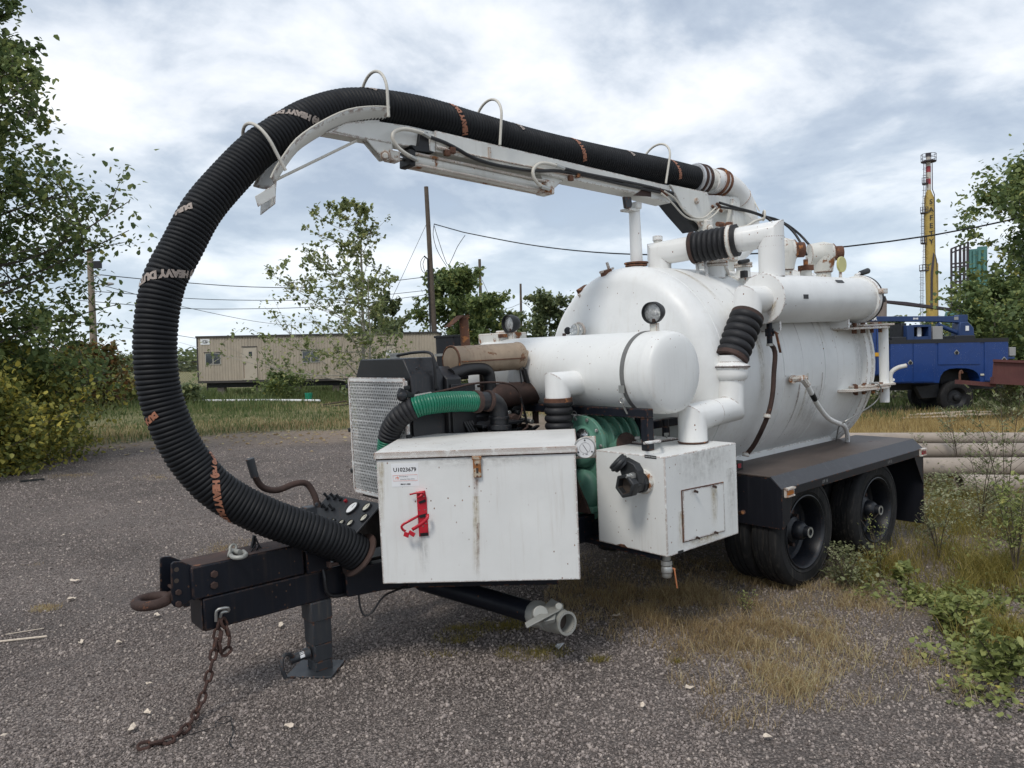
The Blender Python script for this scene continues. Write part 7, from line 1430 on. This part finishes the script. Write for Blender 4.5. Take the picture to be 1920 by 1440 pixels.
# ---- blue service truck
TD = 21.5
S0_ = V((16.98,5.455,0.936)); S0_ = V((S0_.x, S0_.y, 0)); tk = empty('service_truck', S0_); tag(tk, 'blue service truck with a folded crane on its utility body', 'truck')
def tl(P, n=0.0): P = CAM + (V(P) - CAM) * ((TD + n) / TD) - S0_; return P.dot(EX), P.z
def tbox(p0, p1, n0=0.0, n1=.1): (a0, z1), (a1, z0) = tl(p0, n0), tl(p1, n0); return MB().pbox(EX * a0 + EY * n0 + UPV * z0, EX * (a1 - a0), EY * (n1 - n0), UPV * (z1 - z0))
def tpoly(P, n0, n1): return MB().prism([EX * tl(p, n0)[0] + EY * n0 + UPV * tl(p, n0)[1] for p in P], EY * (n1 - n0))
arc = [((18.95,3.805,0.914)), ((18.94,3.814,1.036)), ((18.9,3.853,1.158)), ((18.8,3.931,1.252)), ((18.66,4.047,1.301)), ((18.45,4.222,1.314)), ((18.28,4.367,1.296)), ((18.16,4.464,1.223)), ((18.09,4.523,1.088)), ((18.06,4.552,0.908))]
tpoly([(16.98,5.455,0.921), (16.98,5.452,2.116), (19.57,3.291,2.101), (19.57,3.29,0.898)] + arc, 0, 2.1).build('utility_body', M['truck_blue'], tk, bevel=.01, smooth=0)
for P in ([(17,5.433,2.092), (17.48,5.035,2.088), (17.48,5.038,0.953), (17,5.436,0.95)], [(17.5,5.016,2.087), (17.97,4.628,2.09), (17.96,4.63,0.94), (17.5,5.018,0.952)], [(18.04,4.57,2.088), (18.95,3.804,2.087), (18.95,3.805,1.414), (18.04,4.571,1.423)], [(19.05,3.727,2.085), (19.55,3.31,2.079), (19.55,3.31,0.944), (19.05,3.727,0.942)]):
    tpoly(P, -.022, -.002).build('compartment_door', M['truck_blue'], tk, bevel=.008, smooth=0)
for p in ((17.42,5.085,1.5), (18.43,4.246,1.761), (19.46,3.378,1.537)):
    a_, z_ = tl(p); h_ = MB().prism([EX * (a_ + x_) + EY * -.022 + UPV * (z_ + y_) for x_, y_ in ((-.075, 0), (-.05, -.05), (.05, -.05), (.075, 0), (0, .085))], EY * -.012).build('handle', M['steel'], tk, smooth=0)
    MB().disc(EX * a_ + EY * -.034 + UPV * (z_ - .005), -EY, .045, .006, 16).build('handle_cup', M['black'], h_)
a_, z_ = tl((17.05,5.397,1.025)); MB().disc(EX * a_ + EY * -.022 + UPV * z_, -EY, .042, .01, 20).build('reflector', M['sticker'], tk)
a_, z_ = tl((18.98,3.785,1.096)); MB().pbox(EX * (a_ - .04) + EY * -.02 + UPV * z_, EX * .1, EY * -.01, UPV * .05).build('reflector', M['dial'], tk)
tbox((16.98,5.452,2.153), (19.57,3.291,2.041), -.03, 2.1).build('top_edge', M['truck_black'], tk)
tbox((16.82,5.588,2.075), (16.97,5.46,0.921), -.02, 2.0).build('front_bulkhead', M['truck_black'], tk, bevel=.03)
cb_ = tbox((15.73,6.497,2.571), (16.79,5.61,1.137), .02, 2.0).build('cab', M['truck_blue'], tk, bevel=.06)
tbox((16.19,6.112,1.804), (16.8,5.598,1.697), .0, .02).build('stripe', finish('yellow_stripe', (.65, .34, .02), .4), cb_, smooth=0)
tbox((16.7,5.688,2.47), (16.7,5.682,1.215), .005, .03).build('door_gap', M['black'], cb_)
tbox((15.73,6.497,2.48), (16.61,5.762,2.125), -.002, .03).build('cab_window', M['window'], cb_)
tbox((16.88,5.533,0.923), (19.5,3.348,0.718), .55, .75).build('chassis_rail', M['truck_black'], tk)
def truck_wheel(u, v, n):
    a_, z_ = tl(V((18.51,4.174,0.774))); a_ += u
    c = EX * a_ + UPV * .48
    w = MB().lathe(c + EY * n, EY, [(.27, .02), (.34, 0), (.43, .0), (.475, .03), (.48, .06), (.48, .24), (.43, .29), (.27, .29)], 40).build('wheel', M['tyre'], tk)
    MB().lathe(c + EY * n, EY, [(.28, .01), (.25, .06), (.20, .12), (.1, .10), (.08, .02), (0, .0)], 28).build('rim', M['truck_black'], w)
truck_wheel(0, 0, .12); truck_wheel(0, 0, 1.7); truck_wheel(-3.75, 0, .12)
tbox((18.09,4.523,1.331), (18.95,3.805,0.778), .5, .6).build('wheel_well', M['black'], tk)
tpoly([(17.54,4.989,0.83), (18.05,4.562,0.877), (18.09,4.524,0.497), (17.67,4.873,0.463)], .3, .5).build('fuel_tank', M['truck_black'], tk, bevel=.02)
cr_ = tpoly([(15.73,6.495,2.85), (18.47,4.211,2.794), (18.49,4.191,2.831), (18.69,4.027,2.826), (18.69,4.027,2.614), (18.47,4.211,2.605), (18.05,4.56,2.646), (15.73,6.496,2.714)], .75, 1.0).build('crane_boom', M['crane_blue'], tk, bevel=.012)
a_, z_ = tl((16.51,5.847,2.762), .75); flat_text('crane_lettering', 'RANGER', .135, EX * a_ + EY * .748 + UPV * z_, EX, UPV, M['white_ink'], cr_, .006, .003)
a_, z_ = tl((17.55,4.981,2.742), .75); flat_text('crane_lettering', '8048', .075, EX * a_ + EY * .748 + UPV * z_, EX, UPV, M['white_ink'], cr_, .003, .003)
tbox((18.39,4.279,2.773), (18.48,4.201,2.688), .742, .75).build('crane_label', M['grey_box'], cr_, smooth=0)
tpoly([(18.51,4.172,2.619), (18.7,4.017,2.629), (18.82,3.921,2.46), (18.84,3.901,2.188), (18.48,4.202,2.197), (18.49,4.192,2.378)], .7, 1.1).build('crane_mast', M['crane_blue'], tk, bevel=.03)
tbox((18.4,4.269,2.245), (18.85,3.892,2.12), .6, 1.3).build('crane_base', M['truck_black'], tk, bevel=.02)
a_, z_ = tl((18.05,4.56,2.541), .8); b_, w_ = tl((18.48,4.202,2.303), .8); MB().cyl(EX * a_ + EY * .8 + UPV * z_, EX * b_ + EY * .8 + UPV * w_, .07, .06, 16).cyl(EX * (a_ - .05) + EY * .8 + UPV * (z_ + .02), EX * a_ + EY * .8 + UPV * z_, .085, seg=16).build('crane_cylinder', M['crane_blue'], tk)
tbox((18.64,4.066,2.51), (18.71,4.008,2.373), .68, .7).build('crane_label', M['sticker'], tk, smooth=0)
wf = tbox((17.36,5.131,2.558), (17.52,5.006,2.109), .3, 1.2).build('welder_housing', M['crane_blue'], tk, bevel=.01)
tbox((17.52,5.005,2.57), (17.89,4.695,2.507), .3, 1.2).build('welder_frame', M['crane_blue'], wf); tbox((17.83,4.744,2.516), (17.89,4.696,2.107), .3, 1.2).build('welder_frame', M['crane_blue'], wf); tbox((17.52,5.006,2.238), (17.84,4.735,2.108), .3, 1.2).build('welder_frame', M['crane_blue'], wf)
tbox((17.53,4.996,2.494), (17.82,4.754,2.245), .6, 1.1).build('welder_engine', M['engine'], wf, bevel=.03)
tbox((17.59,4.947,2.507), (17.68,4.87,2.233), .45, .5).build('hose_coil', M['sticker'], wf, bevel=.01)
tbox((17.24,5.237,2.622), (17.35,5.142,2.136), .5, 1.2).build('black_rack', M['truck_black'], tk, bevel=.01)
tbox((17.92,4.666,2.514), (18.14,4.483,2.108), .4, 1.2).build('grey_cabinet', M['grey_box'], tk, bevel=.01)
tbox((17.03,5.413,2.235), (17.35,5.142,2.121), .2, 1.5).build('tool_tray', M['truck_black'], tk, bevel=.02)
tbox((19.59,3.271,1.881), (19.73,3.155,1.636), .1, .4).build('rear_box', M['grey_box'], tk, bevel=.01)
tbox((19.56,3.3,1.61), (19.71,3.174,1.546), .0, .5).build('rear_bumper', M['crane_blue'], tk, bevel=.01)
# ---- rusty skip with its drawbar
K0 = V((15.26,2.326,0.977)); K0 = V((K0.x, K0.y, 0)); sk_ = empty('rusty_skip', K0); tag(sk_, 'maroon rusty steel skip on a low drawbar at the right edge', 'skip')
def kl(p, n=0.0): p = V(p) - K0; return EX * p.dot(EX) + EY * n + UPV * p.z
MB().prism([kl((15.29,2.302,1.56)), kl((17.21,0.702,1.409)), kl((17.21,0.7,0.927)), kl((15.26,2.326,1.117))], V((K0.x - C0.x, K0.y - C0.y, 0)).normalized() * 1.6).build('skip_body', M['maroon'], sk_, bevel=.02, smooth=0)
MB().beam(kl((15.28,2.31,1.56), -.03), kl((17.21,0.702,1.409), -.03), .07, .06).build('skip_rim', M['maroon'], sk_, smooth=0)
MB().beam(kl((15.24,2.343,1.092), -.05), kl((17.21,0.7,0.901), -.05), .16, .16).build('skip_base', M['maroon'], sk_, smooth=0)
MB().beam(kl((14.65,2.838,1.07), .1), kl((15.36,2.245,0.975), .1), .10, .10).build('drawbar', M['maroon'], sk_, smooth=0)
MB().tube(spline([kl((14.72,2.781,1.068), .1), kl((14.72,2.781,1.271), .1), kl((14.75,2.757,1.333), .1), kl((14.77,2.741,1.269), .1)], .05), .025, 8).build('drawbar_hook', M['rust'], sk_)
# ---- debris in front of the truck
for i in range(14):
    r = random.Random(90 + i); a = at(20.0 + r.uniform(-.3, .5), 10.2 + i * .13 + r.uniform(-.3, .3), .03 + .05 * (i % 3)); b = a + RH * r.uniform(.6, 1.6) + FH * r.uniform(-.4, .4) + V((0, 0, r.uniform(-.02, .06)))
    o = MB().beam(a, b, .05, .035).build('scrap_stick', M['litter' if i % 3 else 'stem'], None, smooth=0); tag(o, 'grey piece of scrap wood in the heap before the blue truck', 'scrap wood', 'scrap wood heap before the truck')
# ---- pale metal shed and brick ruin behind the truck
o = empty('metal_shed', at(33, 15.2)); tag(o, 'low pale corrugated shed behind the truck cab', 'shed')
MB().pbox(V((0, 0, -.05)), RH * 2.2, FH * 3, V((0, 0, 2.25))).build('wall', M['shed'], o, smooth=0)
for k in range(8): MB().pbox(RH * (-.05) + FH * (-.03) + V((0, 0, 1.55 + k * .09)), RH * 2.3, FH * .03, V((0, 0, .05))).build('corrugation', M['shed'], o, smooth=0)
MB().pbox(RH * -.1 - FH * .1 + V((0, 0, 2.2)), RH * 2.4, FH * 3.2, V((0, 0, .06))).build('roof', M['shed'], o, smooth=0)
rz = V((66.04,27.68,4.802)); o = empty('brick_ruin', (rz.x, rz.y, 0)); tag(o, 'broken brick gable with empty windows behind the filter cylinder', 'building')
def rl(p): p = V(p) - V((rz.x, rz.y, 0)); return EX * p.dot(EX) + UPV * p.z
MB().prism([rl((64.43,29.02,-0.076)), rl((64.46,28.99,6.069)), rl((65.22,28.36,6.687)), rl((65.59,28.05,6.775)), rl((65.93,27.76,7.06)), rl((66.35,27.42,7)), rl((66.46,27.32,6.654)), rl((66.4,27.37,-0.127))], EY * 5).build('wall', M['stone'], o, smooth=0)
for u in ((65.78,27.89,6.476), (66.16,27.58,6.466), (65.89,27.8,5.787)): MB().pbox(rl(u) - EY * .03, EX * .28, EY * .1, UPV * .5).build('window', M['black'], o, smooth=0)
MB().prism([rl((66.42,27.36,6.606)), rl((67.86,26.16,6.422)), rl((71.63,23.01,5.638)), rl((71.63,23.01,5.441)), rl((66.42,27.36,6.41))], EY * .8).build('conveyor', M['steelwork'], o, smooth=0)
o = empty('green_vat', at(40, 24.0)); tag(o, 'round green storage tank just left of the steel tower', 'tank'); MB().lathe((0, 0, 0), (0, 0, 1), [(1.0, -.1), (1.0, 3.7), (.95, 3.9), (0, 3.95)], 32).build('tank_shell', M['teal'], o)
# ---- yellow stacks
def sp0(u, v, d): return V((-4.894,-2.991,2.283))
KD = 90.0; Q = V((90.81,33.05,2.384)); Q0 = V((Q.x, Q.y, 0)); yk = empty('yellow_stack', Q0); tag(yk, 'tall yellow stack lettered SAFETY with a caged ladder and red bands', 'chimney')
px = KD / 1421; KY = V((Q0.x - C0.x, Q0.y - C0.y, 0)).normalized(); KX = V((KY.y, -KY.x, 0)); KC = KY.dot(FH)
def zat(v, u=1743): return 1.8 + (677 - .02 * (u - 960) - v) * px
def lean_pt(u, v, n=0): return KX * ((u - 1744) * px * KC) + KY * n + UPV * zat(v, u)
MB().tube([lean_pt(1748, 668), lean_pt(1747, 560), lean_pt(1745.5, 500), lean_pt(1744, 480)], [.62, .62, .60, .54], 28).tube([lean_pt(1744, 480), lean_pt(1742.5, 375), lean_pt(1742, 361)], [.54, .52, .22], 28).build('shaft', M['stack_yellow'], yk)
MB().tube([lean_pt(1742, 361), lean_pt(1741.5, 297)], .24, 20).build('upper_pipe', M['stack_white'], yk)
for v0, v1 in ((317, 328), (340, 350)): MB().cyl(lean_pt(1741.8, v1), lean_pt(1741.7, v0), .25, seg=20).build('red_band', M['stack_red'], yk)
MB().cyl(lean_pt(1741.5, 298), lean_pt(1741.4, 293), .30, seg=16).build('cap', M['steelwork'], yk)
def ring(v, r0, u=1742):
    c = lean_pt(u, v); MB().lathe(c, (0, 0, 1), [(.25, 0), (r0, 0), (r0, .12), (.25, .12)], 24, close=True).build('platform', M['steelwork'], yk)
    mb = MB()
    for z in (.45, .9): mb.tube(circ(c + UPV * z, KX, KY, r0, 20)[:-1], .03, 5, closed=True)
    for k in range(10): a = .628 * k; q = c + (KX * math.cos(a) + KY * math.sin(a)) * r0; mb.cyl(q, q + UPV * .95, .025, seg=5)
    mb.build('railing', M['steelwork'], yk)
ring(309, .80)
for u, v, w in ((1734, 350, 7), (1732, 404, 9), (1731, 460, 7), (1731, 511, 11)):
    p = lean_pt(u - w * .6, v, -.6); MB().pbox(p, KX * w * 1.4 * px, KY * .9, UPV * .10).build('platform', M['steelwork'], yk)
    mb = MB()
    for z in (.35, .7): mb.beam(p + UPV * z, p + UPV * z + KX * w * 1.4 * px, .05, .05)
    for k in range(4): mb.beam(p + KX * w * .46 * px * k, p + KX * w * .46 * px * k + UPV * .72, .05, .05)
    mb.build('railing', M['steelwork'], yk)
mb = MB(); segs_ = [(1735, 311, 1735, 350), (1735, 350, 1732, 404), (1731, 404, 1731, 460), (1734, 462, 1733, 511), (1729, 511, 1728, 668)]
for (ua, va, ub_, vb) in segs_:
    for o_ in (-2.2, 2.2): mb.beam(lean_pt(ua + o_, va, -.5), lean_pt(ub_ + o_, vb, -.5), .05, .05)
    n = int(abs(vb - va) / 3)
    for k in range(n): t = k / n; mb.beam(lean_pt(ua + (ub_ - ua) * t - 2.2, va + (vb - va) * t, -.5), lean_pt(ua + (ub_ - ua) * t + 2.2, va + (vb - va) * t, -.5), .035, .035)
    for k in range(0, n, 4): t = k / n; mb.tube(circ(lean_pt(ua + (ub_ - ua) * t, va + (vb - va) * t, -.5), KX, -KY, .26, 8, 0, 180), .02, 4)
mb.build('caged_ladder', M['steelwork'], yk)
MB().tube([lean_pt(1748.5, 312, -.1), lean_pt(1748.8, 360, -.1), lean_pt(1752.5, 370, -.1), lean_pt(1753.5, 480, -.1), lean_pt(1756.5, 492, -.1), lean_pt(1759, 668, -.1)], .05, 6).build('cable_conduit', M['steelwork'], yk)
for i, ch in enumerate('SAFETY'):
    flat_text('stack_lettering', ch, .80, lean_pt(1746.3 + i * .12, 384.5 + i * 14.6, -.60), KX, UPV, M['ink'], yk, .014, .03)
yk2 = empty('yellow_stack', Q0 + KY * 2.5); tag(yk2, 'second lower yellow stack lettered FIRST, right behind the tall one', 'chimney')
MB().tube([lean_pt(1754.5, 668), lean_pt(1754, 495), lean_pt(1751, 482)], [.33, .33, .12], 24).build('shaft', M['stack_yellow'], yk2)
for i, ch in enumerate('FIRST'): flat_text('stack_lettering', ch, .72, lean_pt(1752.2, 500 + i * 15.4, -.40), KX, UPV, M['ink'], yk2, .01, .02)
o = MB().prism([Q0 + lean_pt(1750, 478, -.9), Q0 + lean_pt(1753, 483, -.9), Q0 + lean_pt(1749.5, 520, -.9), Q0 + lean_pt(1749, 580, -.9), Q0 + lean_pt(1744.5, 580, -.9), Q0 + lean_pt(1745, 515, -.9)], KY * .1).build('lattice_leg', M['steelwork'], None, smooth=0); tag(o, 'dark steel leg running up between the two yellow stacks', 'beam')
# ---- open steel tower with teal cladding
FD = 105.0; F0 = V((109,37.41,2.423)); F0 = V((F0.x, F0.y, 0)); st = empty('steel_tower', F0); tag(st, 'open steel framed tower with teal cladding behind the trees', 'tower'); pf = FD / 1421; FY_ = V((F0.x - C0.x, F0.y - C0.y, 0)).normalized(); FX_ = V((FY_.y, -FY_.x, 0)); FC = FY_.dot(FH)
def fp(u, v, n=0): return FX_ * ((u - 1783) * pf * FC) + FY_ * n + UPV * (1.8 + (677 - .02 * (u - 960) - v) * pf)
for i, u in enumerate((1784, 1792, 1800.5, 1808, 1815)):
    MB().beam(fp(u, 665), fp(u, 470 - i * 2.7), .22, .22).build('column', M['steelwork'], st, smooth=0)
    MB().beam(fp(u, 665, 5), fp(u, 470 - i * 2.7, 5), .22, .22).build('column', M['steelwork'], st, smooth=0)
for k, v in enumerate((470, 498, 514, 532, 546, 560, 574)):
    for n in (0, 5): MB().beam(fp(1783, v, n), fp(1816, v - (11 if k == 0 else 2), n), .2, .2).build('beam', M['steelwork'], st, smooth=0)
    MB().beam(fp(1784, v, 0), fp(1784, v, 5), .2, .2).build('beam', M['steelwork'], st, smooth=0)
for k, v in enumerate((532, 546, 560)):
    MB().beam(fp(1784, v), fp(1800, v + 14), .14, .14).build('brace', M['steelwork'], st, smooth=0)
for (u0, v0, u1, v1, m_) in ((1816, 472, 1832, 560, 'teal'), (1832, 468, 1850, 600, 'teal'), (1814, 560, 1836, 572, 'stone'), (1816, 572, 1834, 590, 'teal'), (1822, 590, 1835, 612, 'stone'), (1838, 480, 1840, 640, 'steelwork'), (1852, 520, 1866, 640, 'steelwork')):
    a, b = fp(u0, v0, .4), fp(u1, v1, .4); MB().pbox(V((a.x, a.y, b.z)), FX_ * ((u1 - u0) * pf * FC), FY_ * 4, UPV * (a.z - b.z)).build('cladding_panel', M[m_], st, smooth=0)
for u in (1819, 1826, 1836, 1845): MB().cyl(fp(u, 665, .1), fp(u, 475, .1), .22, seg=10).build('duct', M['teal'], st)

# ------------------------------------------------------------------ last: drop helper-only data
for m in bpy.data.materials:
    m.use_backface_culling = False
